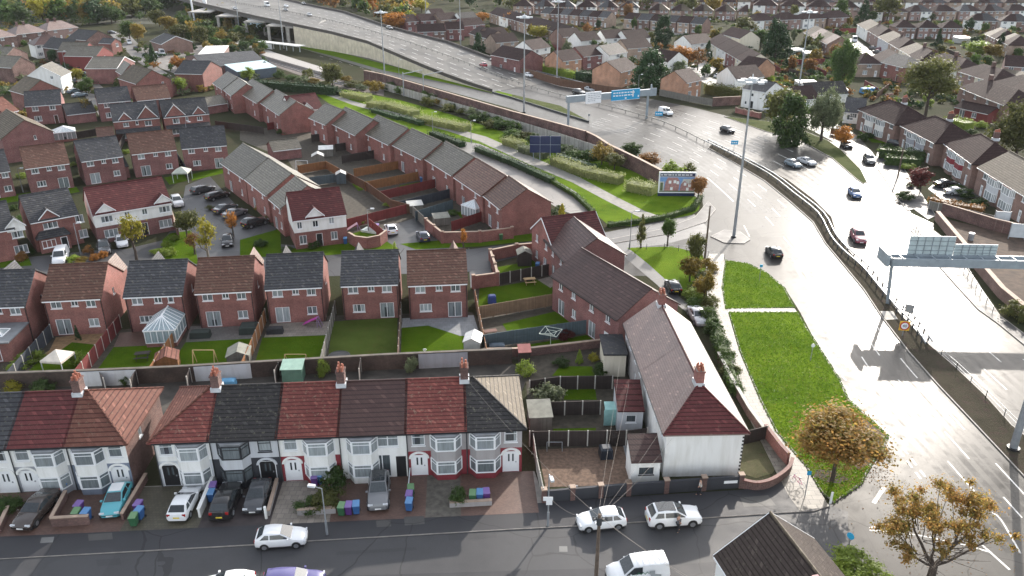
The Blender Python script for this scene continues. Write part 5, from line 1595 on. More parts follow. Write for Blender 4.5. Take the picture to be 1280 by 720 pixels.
h = house('end_terrace_house','cream and pebbledashed house sharing the long mauve roof, farther from the street',tuple(A2),tuple(B2),tl - hw_,eh=4.95,rise=2.75,roof='cross',wall='dash',rf='mauve',opens=[(s,a,*r_) for s,a,*r_ in rv if a < tl - hw_ - .6],
    chim=[(wid / 2,tl - hw_ - 1.3)],ridge='deepred',gutter='black',chimw='red',pots=4)
house('outhouse','cream outhouse with flat grey roof behind the long mauve roof',G(756,444,2.7),G(783,444,2.7),4.5,eh=2.7,rise=0,roof='flat',wall='cream',rf='dark',opens=[],cat='outhouse')
house('outhouse','pale blue outhouse with red sloping roof and white window',G(773,511,2.7),G(804.5,511,2.7),3.6,eh=2.6,rise=1.2,roof='lean',wall='ltgrey',rf='deepred',opens=[('f',1.3,1.1,1.0,.85,'w1D')],cat='outhouse')
house('outhouse','white lean-to annexe with brown tiled roof and black window',G(790,575,2.6),G(826,574,2.6),2.4,eh=2.55,rise=1.1,roof='lean',wall='white',rf='choc',opens=[('f',1.35,1.0,1.3,.75,'w2kD')],cat='outhouse')
# dark roofed house at the bottom of the frame
A,B = G(894,688,5.0),G(1072,860,5.0)
ridge_p = Vector(G(963,641,7.9))
AV = Vector(A);
dirb = (Vector(G(1040,740,7.9)) - ridge_p).normalized(); nb = Vector((-dirb.y,dirb.x))
half = abs((ridge_p - AV).dot(nb))
eA = ridge_p - nb * half
h = house('house','dark tiled house with mossy ridge at the street corner in front',tuple(eA + dirb * .1),tuple(eA + dirb * 16),half * 2,eh=5.0,rise=2.9,roof='gable',wall='white',rf='umber',opens=[('f',3,3.3,1.2,1.2,'w2')],barge='white',ridge='sand',ov=.25)
m = MB()
for x,y in ((7,2.2),(4.5,.9),(6.2,3.4)):
 z = 5.0 + 2.9 * y / half; m.box(x - .22,y - .22,z + .02,x + .22,y + .22,z + .34)
link('roof_vent',m.mesh('roof_vent',plain('faded_pink_vent',(0.4,0.22,0.22),.7)),h)
# ================================================================== MIDDLE ESTATE
GA = 'red brick houses of the estate'
def rowpx(units,name,label,d,eh=5.0,**kw):
 """label uses {o} for the ordinal"""
 for i,(u0,v0,u1,v1,*ex) in enumerate(units):
  k = dict(kw); k.update(ex[0] if ex else {})
  lab = k.pop('label',label.replace('{o}',ORD[i]))
  eavehouse(lab,u0,v0,u1,v1,k.pop('d',d),eh=k.pop('eh',eh),name=k.pop('name',name),**k)
def backs(w): return win_pattern(w,'terr')
eavehouse('white and brick detached house with central white gable and dark red roof',366,274,432,266,8.2,eh=5.0,rise=3.0,wall='red',upper='white',zs=2.7,rf='deepred',peaks=[(3.3,2.6,1.3,'white')],
    opens=[('f',.9,3.3,.75,1.1,'w2D'),('f',3.3,3.3,.85,1.2,'w2D'),('f',5.8,3.5,.8,1.1,'w2'),('f',1.2,.8,1.1,1.4,'w2'),('f',6.0,.9,1.0,1.3,'w2'),('f',3.7,.1,1.0,2.1,'dblack')],group=GA)
D2 = [(277,202,306,222),(307,222,334,243),(338,247,352,259)]
rowpx(D2,'terraced_house','{o} house from the far end of the terrace stepping down behind the white gabled house',9.0,rise=2.9,wall='red',rf='grey',opens=backs,group=GA)
D3 = [(606,243,627,260,dict(rf='brown')),(569,220,603,243,dict(rf='brown')),(532,197,566,218),(492,180,528,198),(450,162,487,180),(411,151,445,168),(387,146,408,155)]
rowpx(D3,'terraced_house','{o} house from the near end of the terrace along the greenway',8.6,rise=2.7,wall='red',rf='grey',opens=backs,group='terraced houses along the greenway')
h = eavehouse('brick house with white front gable in the middle of the greenway terraces',365,139,403,134,7.5,eh=5.0,rise=3,wall='red',upper='white',zs=2.8,rf='deepred',peaks=[(3.9,2.6,1.4,'white')],opens=[('f',1.2,3.4,.8,1.1,'w2'),('f',3.9,3.4,.9,1.2,'w2D'),('f',4,.8,1.1,1.4,'w2')],group=GA)
D4 = [(326,127,350,143),(297,113,322,128),(279,110,290,119),(267,103,279,111)]
rowpx(D4,'terraced_house','{o} house of the farther greenway terrace, counted from its near end',8.4,rise=2.7,wall='red',rf='grey',opens=backs,group='terraced houses along the greenway')
cross('tall brick gabled house at the far end of the greenway terraces',(253,92),(277,84),5.5,9,2.8,wall='red',rf='dark',opens=[])
E1 = [(-24,217,12,212,dict(rf='dark')),(31,209.5,86,202.5,dict(rf='brown',opens='back2',label='brick detached house with rusty brown roof and french doors, left of the dark sun room')),(101,200.5,153,193.5,dict(rf='dark',label='brick detached house with grey roof and long single storey sun room')),
   (164,191.5,220,185.5,dict(rf='brown',label='brick detached house with rusty brown roof and open garden canopy')),(227,184.5,283,180,dict(rf='dark',opens='back2',label='brick detached house with dark grey roof nearest the parking court'))]
rowpx(E1,'detached_house','{o} brick detached house cut by the left edge, grey roof',8.0,rise=3.0,wall='dark',opens='back',group=GA)
A,B = G(104,214,2.6),G(160,206,2.6)
house('sun_room','single storey sun room with grey tiled roof and row of tall glass doors',A,B,3.2,eh=2.4,rise=1.0,roof='lean',wall='dark',rf='dark',opens=[('f',1.9 + k * 1.15,.2,1.05,1.9,'w1') for k in range(5)],cat='extension')
eavehouse('wide white and brick double house with two small white gables and red brown roof',116,267.5,213,251.5,8.8,eh=5.0,rise=3.1,wall='dark',upper='white',zs=2.7,rf='deepred',peaks=[(1.8,2.6,1.2,'white'),(10.4,2.6,1.2,'white')],
    opens=[('f',1.8,3.3,1.7,1.15,'w3'),('f',4.8,3.5,.8,.95,'w2'),('f',7.4,3.5,.8,.95,'w2'),('f',10.4,3.3,1.7,1.15,'w3'),('f',2.0,.8,2.0,1.3,'w3'),('f',10.2,.8,2.0,1.3,'w3'),('f',5.6,.1,1,2.1,'dblack'),('f',7.0,.1,1,2.1,'dblack')],group=GA)
h = eavehouse('brick detached house with grey roof, orange edged front gable and tiled porch',37,277,97,266,8.6,eh=5.0,rise=3.0,wall='red',rf='dark',peaks=[(2.6,2.6,1.3,'red')],opens=[('f',2.6,3.35,2.0,1.2,'w3'),('f',6.7,3.4,1.2,1.2,'w2'),('f',6.8,.9,1.2,1.3,'w2')],group=GA)
m = MB(); m.box(.4,-1.2,0,4.6,0,2.3,0); m.add([(.1,-1.5,2.3),(4.9,-1.5,2.3),(4.3,-.02,3.2),(.9,-.02,3.2)],[(0,1,2,3)],1); m.add([(.1,-1.5,2.3),(.9,-.02,3.2),(.1,-.02,2.3)],[(0,1,2)],1); m.add([(4.9,-1.5,2.3),(4.9,-.02,2.3),(4.3,-.02,3.2)],[(0,1,2)],1)
pz_ = link('porch',m.mesh('porch',[BR['red'],RF['dark']]),h)
a_,b_ = window_meshes(1.9,1.2,3,False,WHITE,True); o_ = link('window',a_,pz_,(1.7,-1.29,.8)); dm_,_h = door_meshes(.95,2.0,BLACK); link('door',dm_,pz_,(3.8,-1.29,.05))
eavehouse('brick house with small white gable at the left edge beside the hedge',-30,292,17,284,8.4,eh=5.0,rise=3.0,wall='red',rf='dark',peaks=[(5.0,2.4,1.2,'white')],opens=[('f',5.0,3.3,1.5,1.2,'w2'),('f',5.0,.8,1.8,1.3,'w3')],group=GA)
for lab,px,fl in (('twin gabled brick house with arched white windows, left of the pair',(141,151,199,146),1),('twin gabled brick house with arched white windows, right of the pair',(204,146,261,141),0)):
 A,B = G(px[0],px[1],5),G(px[2],px[3],5); w_ = hypot(B[0] - A[0],B[1] - A[1])
 big,sm = (w_ * .74,w_ * .26) if fl else (w_ * .26,w_ * .78)
 h = house('detached_house',lab,A,B,9,eh=5.0,rise=3.0,wall='red',rf='dark',peaks=[(big,4.2,2.5,'red'),(sm,2.6,1.5,'red')],opens=[('f',big,3.2,1.5,1.7,'w2t'),('f',sm,3.4,1.2,1.4,'w2t'),('f',w_ * .5,3.6,.6,.9,'w1'),('f',big,.7,2.4,1.5,'w3'),('f',sm,.7,2.0,1.5,'w3')],group=GA)
 m = MB(); m.add([(.2,-1.6,2.3),(w_ - .2,-1.6,2.3),(w_ - .2,-.08,2.9),(.2,-.08,2.9)],[(0,1,2,3)]); m.box(.2,-1.65,2.1,w_ - .2,-1.5,2.3)
 link('porch',m.mesh('porch',RF['dark']),h)
for px,rf,lab in (((122,128,163,124.5),'dark','plain brick house with dark roof behind the twin gabled houses'),((171,125,213,121),'brown','plain brick house with red brown roof behind the twin gabled houses'),((31,132,76,129),'dark','brick house with dark roof beside the parked cars at the end of the old street'),
     ((4,141,22,137),'terra','brick house with orange roof at the left edge, behind the big sunlit gable')):
 eavehouse(lab,*px,8,eh=5,rise=2.8,wall='dark',rf=rf,group=GA)
eavehouse('low brick garage block with grey roof in front of the old street',83,143,119,139,7,eh=2.6,rise=2,wall='dark',rf='dark',opens=[],name='garage')
eavehouse('small tiled garage with white door in front of the twin gabled house',122,172,143,170,6,eh=2.3,rise=1.6,wall='dark',rf='brown',opens=[],name='garage')
eavehouse('small grey garage between two rear gardens',216,138,232,135,6,eh=2.4,rise=1.6,wall='dark',rf='dark',opens=[],name='garage')
eavehouse('dark garage with pale roof beside the greenway terrace',258,132,284,128,6.5,eh=2.4,rise=1.6,wall='dark',rf='grey',opens=[],name='garage')
eavehouse('low garage with pale grey roof behind the parking court',341,188,376,184,6,eh=2.3,rise=1.4,wall='dark',rf='grey',opens=[],name='garage')
cross('large brick gable end with sunlit orange roof slope at the left edge',(2,173),(66,164),5.4,15,3.2,wall='dark',rf='sand',opens=[('f',6.2,4.2,.5,.9,'w1')],barge=None,hips='')
# ---- old streets at the upper left
GO = 'old terraced houses at the upper left'
cross('brick gable house with pale roof above the parked cars in the old street',(31,117),(76,111),5.2,10,3,wall='red',rf='sand',opens=[])
cross('white gable house with solar panels in the old street',(33,96),(75,95),5.2,9,3,wall='white',rf='grey',opens=[('f',7,4.3,.8,1,'w2')],barge='white')
cross('grey roofed white terraced house behind the white gable',(15,84),(43,79),5,8,2.8,wall='old',rf='grey',opens=[]); cross('grey roofed terraced house next to the hipped houses',(5,72),(34,66),5,8,2.8,wall='old',rf='grey',opens=[])
cross('slate roofed terraced house at the left edge of the old street',(-18,68),(14,64),5,9,2.6,wall='old',rf='dark',opens=[])
for i,(px,hp) in enumerate([((-16,48,20,44),'LR'),((20,42.5,39,40.5),'L'),((39,40.5,58,38.5),'R'),((59,37.5,78,35.5),'L'),((78,35.5,97,33.5),'R')]):
 eavehouse(ORD[i] + ' from the left of the pink roofed hipped houses under the dark wood',*px,9,eh=5,rise=3,hips=hp,wall='old' if i < 3 else 'pink',rf='mauve',chim=[(0.2 if hp == 'R' else 4,4.5)],opens='far2',group='hipped houses below the wood',detail=1)
eavehouse('white front half of the semi-detached pair, left, across the top of the old street',43,56,62,54.5,9,eh=5.2,rise=3,hips='L',wall='white',rf='choc',chim=[(5.8,4.5)],opens='far',detail=1); eavehouse('white front half of the semi-detached pair, right, across the top of the old street',62,54.5,82,53,9,eh=5.2,rise=3,hips='R',wall='white',rf='choc',opens='far',detail=1)
cross('dark roofed old house on the corner of the upper street',(84,62),(109,59),5,16,3,wall='old',rf='dark',opens=[]); cross('dark roofed old house right of the corner house',(108,50),(140,46),5,12,3,wall='old',rf='dark',opens=[])
cross('red painted gable end of the old terrace',(120,70),(141,65),5.2,12,2.6,wall='redren',rf='grey',opens=[('f',5,3.2,.8,1.4,'w2')]); cross('narrow grey roofed house beside the red painted gable',(105,64),(121,60),5.2,10,2.6,wall='redren',rf='grey',opens=[])
cross('brick gable with white barge boards in the old street',(146,85),(168,77),5,10,2.6,wall='dark',rf='grey',barge='white',opens=[]); cross('small brick gable with pale roof right of the barge boarded house',(153,92),(176,90),5,9,2.6,wall='dark',rf='grey',opens=[])
cross('broad brick gable with tiny window behind the plain brick houses',(171,104),(213,99),5.2,14,3.2,wall='red',rf='sand',opens=[('f',7.4,3.5,.7,1.3,'w1')])
cross('small brown gabled outbuilding beside the yard',(212,108),(234,103),3,7,2,wall='dark',rf='sand',opens=[],name='outbuilding'); cross('flat fronted old brick house at the end of the upper street',(139,54),(151,52),4.5,6,1.5,wall='red',rf='dark',opens=[('f',3,2.8,1.5,1.4,'w2')])
cross('brick community hall with white edged gable by the service yard',(202,55),(240,52),4.2,14,2.6,wall='brown',rf='dark',barge='white',opens=[],name='hall')
house('warehouse','flat white roofed workshop by the railway yard',G(240,77,5),G(272,76,5),40,eh=5,rise=0,roof='flat',wall='old',rf='white_flat_roof' if plain('white_flat_roof',(0.62,0.6,0.56),.7,.2,.15) else '',opens=[('l',3 + k * 4,2,2,1.6,'w2') for k in range(9)],cat='workshop')
eavehouse('wide dark roofed shed beside the railway',255,84,332,78,30,eh=4.2,rise=2.2,wall='old',rf='dark',opens=[],name='warehouse',cat='workshop',detail=0)
house('warehouse','low building with pale blue roof edge by the railway yard',G(296,88,3.6),G(345,82,3.6),8,eh=3.2,rise=1.4,roof='lean',wall='slate_cladding' if plain('slate_cladding',(0.08,0.1,0.13),.6) and WALL.setdefault('slate_cladding',_MC['slate_cladding']) else '',rf='pale_sheet_roof' if plain('pale_sheet_roof',(0.42,0.55,0.58),.5) else '',opens=[],cat='workshop')
# ================================================================== ESTATE BEYOND THE HIGHWAY
GB = 'brown roofed houses beyond the highway'
far1 = [  # uL vL uR vR, depth, style
 (508,27,523,26,9,{},'small dark roofed house behind the orange trees'),(526,26,545,25,9,{},'dark roofed house right of the yellow tree'),
 (541,19,557,18,9,dict(wall='white'),'white gabled house above the yellow tree'),(551,25,574,23,9,dict(wall='buff'),'brown roofed house in front of the white gabled one'),
 (577,24,598,22.5,9,dict(wall='white',rf='slate'),'white house with slate roof and skylights'),(522,39.5,541,39,9,{},'left half of the long roof above the flyover parapet'),(541,39,557,38.5,9,{},'right half of the long roof above the flyover parapet'),
 (558,36.5,580,36,9,{},'house right of the long roof with a white conservatory'),(580,32,606,30,9,{},'brown roofed house under the tall mast'),
 (587,41,610,48,9,dict(wall='buff'),'house with lit gable and four small windows'),(612,45,636,43,9,dict(wall='brown'),'house with pale blue gable behind the mast'),(620,53,648,51,9,dict(wall='buff'),'house with buff gable facing the estate road'),
 (614,68,650,75,10,dict(wall='dark'),'wide plum roofed house with pale gable just behind the parapet'),(666,62,688,58,9,dict(wall='buff',upper='white',zs=2.6),'house with white upper floor beside the yellow tree'),
 (650,79,672,75,7,dict(eh=3),'low plum roofed house behind the hedge'),(703,76,727,73,9,dict(wall='orange'),'house with plain orange brick gable above the hedge'),(729,70.5,757,67,9,dict(wall='dark'),'red brick house behind the white tent'),
 (761,68.5,784,64.5,9,dict(wall='white',rf='slate'),'white fronted house with slate roof'),(784,60.5,815,58,9,dict(wall='buff'),'buff brick house above the big evergreen'),
 (726,51,751,49,9,dict(wall='white'),'white gabled house in the second row'),(757,48,782,46.5,9,dict(wall='buff',upper='white',zs=2.6),'house with pale upper floor in the second row'),(784,48.5,813,46.5,9,dict(wall='white'),'plum roofed house left of the round evergreen'),
 (703,46,728,44,9,dict(wall='brown'),'brown gabled house left of the second row'),(775,90,798,84,10,dict(wall='orange'),'house with big orange brick gable beside the wide evergreen'),(810,73,835,77,10,dict(wall='white'),'plum roofed house with white gable behind the wide evergreen'),
 (858,103,877,99,9,dict(wall='orange'),'house with orange gable right of the wide evergreen'),(864,55,892,52,9,dict(wall='white'),'white house with long plum roof behind the orange tree'),
 (922,82,945,86,9,dict(wall='orange'),'orange brick house beside the small green lawn'),(902,42,925,48,9,dict(wall='cream'),'cream gabled house above the hedges'),(920,98,955,95,9,dict(wall='white'),'plum roofed house behind the white house'),
 (1055,139,1080,141,9,dict(wall='white',eh=3,rf='dark'),'low white building with grey ribbed roof behind the birch'),(996,124,1024,122,8,dict(wall='white',eh=3),'low white house behind the birch trees'),(1010,118,1060,116,7,dict(wall='white',eh=2.8,rf='slate'),'long low white building behind the birch trees')]
for u0,v0,u1,v1,d,kw,lab in far1:
 k = dict(wall=R.choice(['brown','buff','dark']),rf='plum',rise=2.8,opens=R.choice(['far','far2']),detail=1,group=GB,eh=5); k.update(kw)
 eavehouse(lab,u0,v0,u1,v1,d,**k)
eavehouse('big white house at the kerb behind the near lighting mast',928.5,110,957,114.5,9,eh=5.2,rise=2.0,wall='white',rf='dark',opens=[('f',3.3,3.3,.8,.9,'w1D'),('f',8.3,3.2,2,1.3,'w2tD'),('f',8,.7,1.8,1.4,'w2tD'),('f',3.4,.1,1,2,'dblack'),('f',1.4,.9,.7,.9,'w1')])
# stepping rows
def steps(lab,p0,p1,n,d,group,flip=False,hips=False,**kw):
 for i in range(n):
  a,b = lerp(p0,p1,i / n),lerp(p0,p1,(i + .97) / n)
  k = dict(kw); k.update(detail=1,group=group)
  if isinstance(k.get('wall'),list): k['wall'] = k['wall'][i % len(k['wall'])]
  if isinstance(k.get('rf'),list): k['rf'] = k['rf'][i % len(k['rf'])]
  if hips: k['hips'] = 'L' if i % 2 == 0 else 'R';
  if hips and i % 2 == 0: k['chim'] = [(hypot(*(x - y for x,y in zip(G(*a,5),G(*b,5)))),d / 2)]
  eavehouse(lab.replace('{o}',ORD[i]),*a,*b,d,eh=5,rise=k.pop('rise',2.8),opens=k.pop('opens','far'),**k)
steps('{o} house from the left of the stepped plum roofed row left of the lighting masts',(612,16),(704,42),8,9,GB,wall=['buff','white','brown'],rf='plum')
steps('{o} house of the stepped row behind the orange tree, from its far end',(884,51),(931,78),4,10,GB,wall=['cream','white','dark'],rf='plum')
steps('{o} house of the short stepped row behind the back gardens, right of the round evergreen',(1005,40),(1035,55),4,9,GB,wall=['buff','brown'],rf=['sand','brown'])
steps('{o} hipped house from the top of the long street on the right',(1072,30),(1150,76),6,9,'houses of the long street on the right',hips=True,wall=['white','pink','ltgrey','buff','cream'],rf=['sand','plum','sand','plum'])
steps('{o} hipped house lower down the long street on the right',(1152,74),(1286,116),6,10,'houses of the long street on the right',hips=True,wall=['cream','white','pink','cream','brown'],rf='plum')
for i,(a,b,ml) in enumerate([((1074,136),(1120,155),0),((1127,156),(1170,178),1),((1181,178),(1217,204),2),((1224,208),(1290,248),3)]):
 nm_ = ['hipped brick house with white bays behind the orange garden fence','hipped brick house with grey bay panel behind the tall hedges','hipped brick house with maroon bay panel behind the black car','brown roofed brick house cut by the right edge'][i]
 A,B = G(*a,5),G(*b,5); w_ = hypot(B[0] - A[0],B[1] - A[1])
 op = []
 for q in (.2,.45,.66): op += [('f',w_ * q,3.4,w_ * .17,1.3,'w3t')]
 op += [('f',w_ * .9,3.6,w_ * .09,1,'w1'),('f',w_ * .34,.7,w_ * .2,1.5,'w3t'),('f',w_ * .62,.7,w_ * .2,1.5,'w3t'),('f',w_ * .14,.1,1.0,2.1,'dwhite'),('f',w_ * .88,.1,1.0,2.1,'dwhite'),('r',3,3.4,1.4,.9,'w2'),('r',3,.9,1.4,.9,'w2')]
 h = house('semi_detached_house',nm_,A,B,9.5,eh=5,rise=3.0,hips='LR' if i < 3 else 'R',wall='brown',rf=['plum','plum','plum','sand'][i],opens=op,chim=[(w_ * .5,6.2)],group='hipped brick houses on the right')
 m = MB()
 for q in (.34,.62):
  pl = [(w_ * q - w_ * .11,-.01),(w_ * q - w_ * .07,-.55),(w_ * q + w_ * .07,-.55),(w_ * q + w_ * .11,-.01)]
  m.prism(pl,0,.7,0); m.prism(pl,2.2,3.3,1); m.prism(pl,.7,2.2,2); m.prism(pl,3.3,4.6,2); m.prism(pl,4.6,4.75,0)
  for z0,z1 in ((.7,2.2),(3.3,4.6)):
   for a_,b_ in zip(pl,pl[1:]):
    for t in (.02,.35,.65,.98): c = lerp(a_,b_,t); m.box(c[0] - .05,c[1] - .06,z0,c[0] + .05,c[1] + .05,z1,3)
    m.beam(lerp(a_,b_,0),lerp(a_,b_,1),.1,z0,z0 + .08,3); m.beam(lerp(a_,b_,0),lerp(a_,b_,1),.1,z1 - .08,z1 - .004,3)
 link('bay',m.mesh('bay',[BR['brown'],[RW['white'],RW['grey'],RW['redpaint'],RW['ltgrey']][i],PANE,WHITE]),h)
eavehouse('brick house with blue grey hipped roof in front of the blue tarpaulin garden',1101,77,1130,84,10,eh=5,rise=2.6,hips='R',wall='red',rf='dark',opens='far',detail=1); eavehouse('cream house with plum roof left of the blue grey hip',1090,70,1102,77,10,eh=5,rise=2.6,hips='',wall='cream',rf='plum',opens='far2',detail=1)
eavehouse('plum hipped house in the shade beside the sunlit street',1073,79,1102,79,9,eh=4.6,rise=3,hips='LR',wall='buff',rf='plum',opens='far2',detail=1)
eavehouse('dark hipped house right of the big lime tree, left half',1199,108,1228,120,10,eh=5,rise=3,hips='L',wall='brown',rf='plum',opens='far',detail=1,chim=[(6.5,5)]); eavehouse('dark hipped house right of the big lime tree, right half',1228,120,1257,131,10,eh=5,rise=3,hips='R',wall='brown',rf='plum',opens='far',detail=1)
eavehouse('low plum roofed extension with french doors below the dark hipped house',1194,133,1236,142,5,eh=2.6,rise=1.3,wall='redren',rf='plum',opens=[('f',2.4,.2,1.6,1.9,'f2'),('f',6,.8,1.4,1.2,'w2')],name='extension')
eavehouse('pale house with solar panel cut by the right edge',1256,82,1290,84,10,eh=5,rise=2.8,wall='pink',rf='plum',opens='far',detail=1)
eavehouse('plum roofed house below the right edge tree line',1240,92,1290,100,8,eh=2.6,rise=1.5,wall='pink',rf='sand',opens=[],name='extension',detail=0)
# hipped rows at the top right and back rows, each row with its own label
def backrow(lab,p0,p1,n,walls,rfs,d=9,hips=True,gap=.9,group='house rows under the top edge'):
 for i in range(n):
  a,b = lerp(p0,p1,i / n),lerp(p0,p1,(i + gap) / n)
  hp = ('L' if i % 2 == 0 else 'R') if hips else ''
  if hips: a,b = lerp(p0,p1,(i + (0 if i % 2 else 1 - gap)) / n),lerp(p0,p1,(i + (gap if i % 2 else 1)) / n)
  eavehouse(lab.replace('{o}',ORD[i]),*a,*b,d,eh=5,rise=3.0 if hips else 2.6,hips=hp,wall=walls[i % len(walls)],rf=rfs[i % len(rfs)],opens='far' if (i % 3) else 'far2',detail=1 if p0[1] > 12 else 0,group=group)
backrow('{o} hipped house from the left in the row above the back gardens at upper right',(1118,34),(1206,35),6,['brown','brown','pink'],['plum'])
backrow('{o} hipped house from the left in the white bayed row at the upper right edge',(1208,25),(1292,27),4,['white','brown'],['plum','dark'])
backrow('{o} house in the sandy roofed row left of the upper right white cars',(1230,41),(1262,56),4,['buff','brown','pink'],['sand','plum'],hips=True)
backrow('{o} hipped house from the left in the row behind the round evergreen',(940,26),(1066,21),8,['white','buff','brown','pink'],['plum'])
backrow('{o} gabled house from the left in the row left of the orange trees',(676,16),(760,22),7,['buff','brown','pink'],['dark','plum'],hips=False)
backrow('{o} gabled house from the left in the row above the parked cars',(780,23),(880,30),6,['buff','brown'],['plum','dark'],hips=False)
backrow('{o} house from the left in the second row under the top edge, left of centre',(640,7),(800,9),12,['buff','pink','brown','white'],['plum','plum','dark'])
backrow('{o} house from the left in the second row under the top edge, right of centre',(810,12),(935,14),9,['brown','pink','buff'],['plum','sand'])
backrow('{o} house from the left in the second row under the top right edge',(1075,15),(1290,13),14,['pink','white','brown','buff'],['plum','plum','dark'])
backrow('{o} house from the left in the rearmost row under the top edge',(660,1),(1290,3),36,['brown','pink','buff','white'],['plum','dark','plum','sand'])
backrow('{o} house from the left in the row behind the rearmost gables',(700,-8),(1290,-7),32,['brown','pink','buff','white'],['plum','dark','plum','sand'])
backrow('{o} house from the left in the row behind the upper right gardens',(940,6),(1075,9),8,['white','pink','brown'],['plum'])
# ================================================================== GARDENS, HEDGES, TREES
def fpx(lab,l,h=1.8,w_='brown',post='wood',**kw): return fence(lab,[G(u,v) for u,v in l],h,w_,post,**kw)
def wpx(lab,l,h=1.8,mat='red',**kw): return gwall(lab,[G(u,v) for u,v in l],h,mat,**kw)
# lawns and yards between the brick houses and the white ended terrace
flat('garden',[(588,345),(690,320),(720,380),(780,420),(790,470),(800,560),(665,565),(655,450),(605,447)],EARTH,.005)
lawnpoly([(622,334),(690,322),(694,333),(626,346)]); lawnpoly([(598,382),(600,352),(625,358),(688,347),(697,377),(602,395)]); lawnpoly([(628,405),(700,388),(728,400),(748,404),(720,412),(640,424)])
lawnpoly([(606,440),(640,434),(745,417),(752,432),(640,444),(606,447)]); lawnpoly([(690,470),(700,458),(740,458),(745,470)]); lawnpoly([(704,500),(708,487),(744,486),(746,500)]); lawnpoly([(690,540),(692,536),(745,535),(745,539)])
flat('gravel_yard',[(672,562),(782,558),(800,606),(682,609)],MOSS if False else GRAVEL,.016); flat('gravel_yard',[(928,556),(955,550),(978,575),(965,592),(945,598),(922,590)],MOSS,.016)
flat('yard',[(776,545),(800,543),(812,600),(790,604)],PATIOG,.018); flat('patio',[(690,385),(712,378),(735,402),(722,404)],PATIO,.024); flat('patio',[(672,350),(690,345),(700,352),(688,360)],PATIO,.026)
fpx('tan close boarded fence between two lawns right of the brown roofed house',[(600,399),(697,382)],1.8,'tan'); fpx('dark weathered fence behind the wooden picnic table',[(624,356),(690,343)],1.7,'dark','conc'); fpx('long blue grey fence beside the rotary drier',[(604,437),(640,431),(751,415)],1.9,'blue')
wpx('brick garden wall with stone capped piers behind the dark shed',[(613,326),(646,319),(690,315)],1.7,'red',piers=3.5); wpx('brick garden wall with stone caps running towards the terrace',[(613,326),(619,344),(622,356)],1.7,'red',piers=2.6); wpx('short brick garden wall above the blue covered barbecue',[(592,361),(622,357)],1.9,'red',piers=6)
wpx('low brick wall below the rotary drier',[(604,446),(660,445),(752,434)],1.0,'old')
fpx('red painted fence beside the grey tool shed',[(716,386),(735,404)],1.8,'red')
fpx('dark fence with white concrete posts behind the big rounded shrub',[(662,492),(700,487),(765,486)],1.6,'dark','conc'); fpx('middle dark fence with white concrete posts between the small lawns',[(661,520),(750,518)],1.6,'dark','conc'); fpx('dark fence with white concrete posts behind the gravel yard',[(662,558),(782,557),(808,554)],1.7,'dark','conc')
fpx('weathered pale concrete fence between the end drive and the gravel yard',[(666,556),(671,590),(679,628)],1.5,'conc','conc',z=.0)
# street side wall of the corner garden
cw = [(680,628),(785,619),(925,609)]
g_ = wpx('charcoal panelled wall with brick piers along the corner garden',cw,1.25,'black',piers=2.9,cope=False)
for ch in list(g_.children):
 if ch.name.startswith('pier'):
  ch.data.materials[0] = BR['old']
cv = curve_pts([G(u,v) for u,v in [(925,609),(945,613),(965,608),(984,594),(989,582)]],4)
gwall('curved brick wall with red coping at the street corner',cv,.85,'old',copem=plain('red_coping',(0.14,0.05,0.04),.7)); wpx('brick wall with broken coping beside the footpath',[(984,582),(975,572),(960,552),(955,545)],1.3,'red',copem=plain('red_coping',(0.24,0.07,0.05)))
wpx('low front garden walls of the long roofed terrace beside the footpath',[(953,545),(935,520),(915,485),(897,450)],1.0,'old',copem=CONCP)
fpx('black boarded fence closing the mossy yard',[(928,556),(957,549)],1.5,'dark','conc')
# estate back gardens
for lab,l,w_ in [('bright orange fence at the bottom of the long gardens',[(373,218),(408,212),(424,221)],'orange'),('pale blue grey fence below the bright orange one',[(388,233),(424,228)],'blue'),('brown fence between long gardens of the greenway terrace, farther one',[(443,222),(508,210)],'orange'),
      ('orange brown fence between long gardens, nearer one',[(457,239),(527,225)],'orange'),('dark red fence between long gardens',[(476,251),(549,234)],'red'),('dark slate fence beside the small green slide',[(500,264),(562,248)],'slate'),('grey blue fence right of the green slide',[(520,277),(566,262)],'blue'),
      ('dark fence between the far gardens of the terrace',[(428,205),(486,195)],'dark'),('black fence between the farthest gardens of the terrace',[(420,190),(470,183)],'dark'),('red brown fence behind the play lawn',[(434,287),(508,268)],'red'),('brown fence along the bottom of the gardens',[(424,221),(460,240),(490,262),(512,268)],'brown'),
      ('dark red fence below the white conservatory',[(565,290),(606,276)],'red'),('grey fence beside the tarmac court',[(516,270),(530,283)],'grey'),('red brown fence beside the white parked car',[(462,286),(480,301)],'red'),('dark fence left of the detached garage',[(150,190),(160,170)],'dark'),
      ('dark fence behind the conservatory with white roof',[(95,175),(122,170)],'dark'),('maroon fence by the greenway houses',[(335,163),(362,158)],'red'),('brown fence along the old gardens by the parking court',[(270,160),(330,168)],'dark'),('brown fence left of the double house',[(19,300),(30,322)],'brown'),
      ('wooden fence in the gap beside the grey roofed detached house',[(96,195),(100,218)],'dark'),('slate fence left of the nearest detached house',[(222,200),(236,222)],'slate'),('dark garden fence behind the hedge garden',[(390,178),(440,172)],'dark')]:
 fpx(lab,l,1.8,w_)
wpx('curved brick wall around the small paved garden',[(437,304),(445,309),(460,311),(475,308),(484,301)],1.8,'red'); wpx('brick wall in front of the white conservatory',[(533,287),(553,304),(600,303),(640,298)],1.8,'red',piers=4.5); wpx('brick wall beside the wide double house',[(216,275),(224,298)],1.6,'dark')
flat('garden',[(300,160),(420,160),(520,205),(620,270),(600,300),(530,290),(430,292),(380,235),(360,200),(300,175)],EARTH,.004)
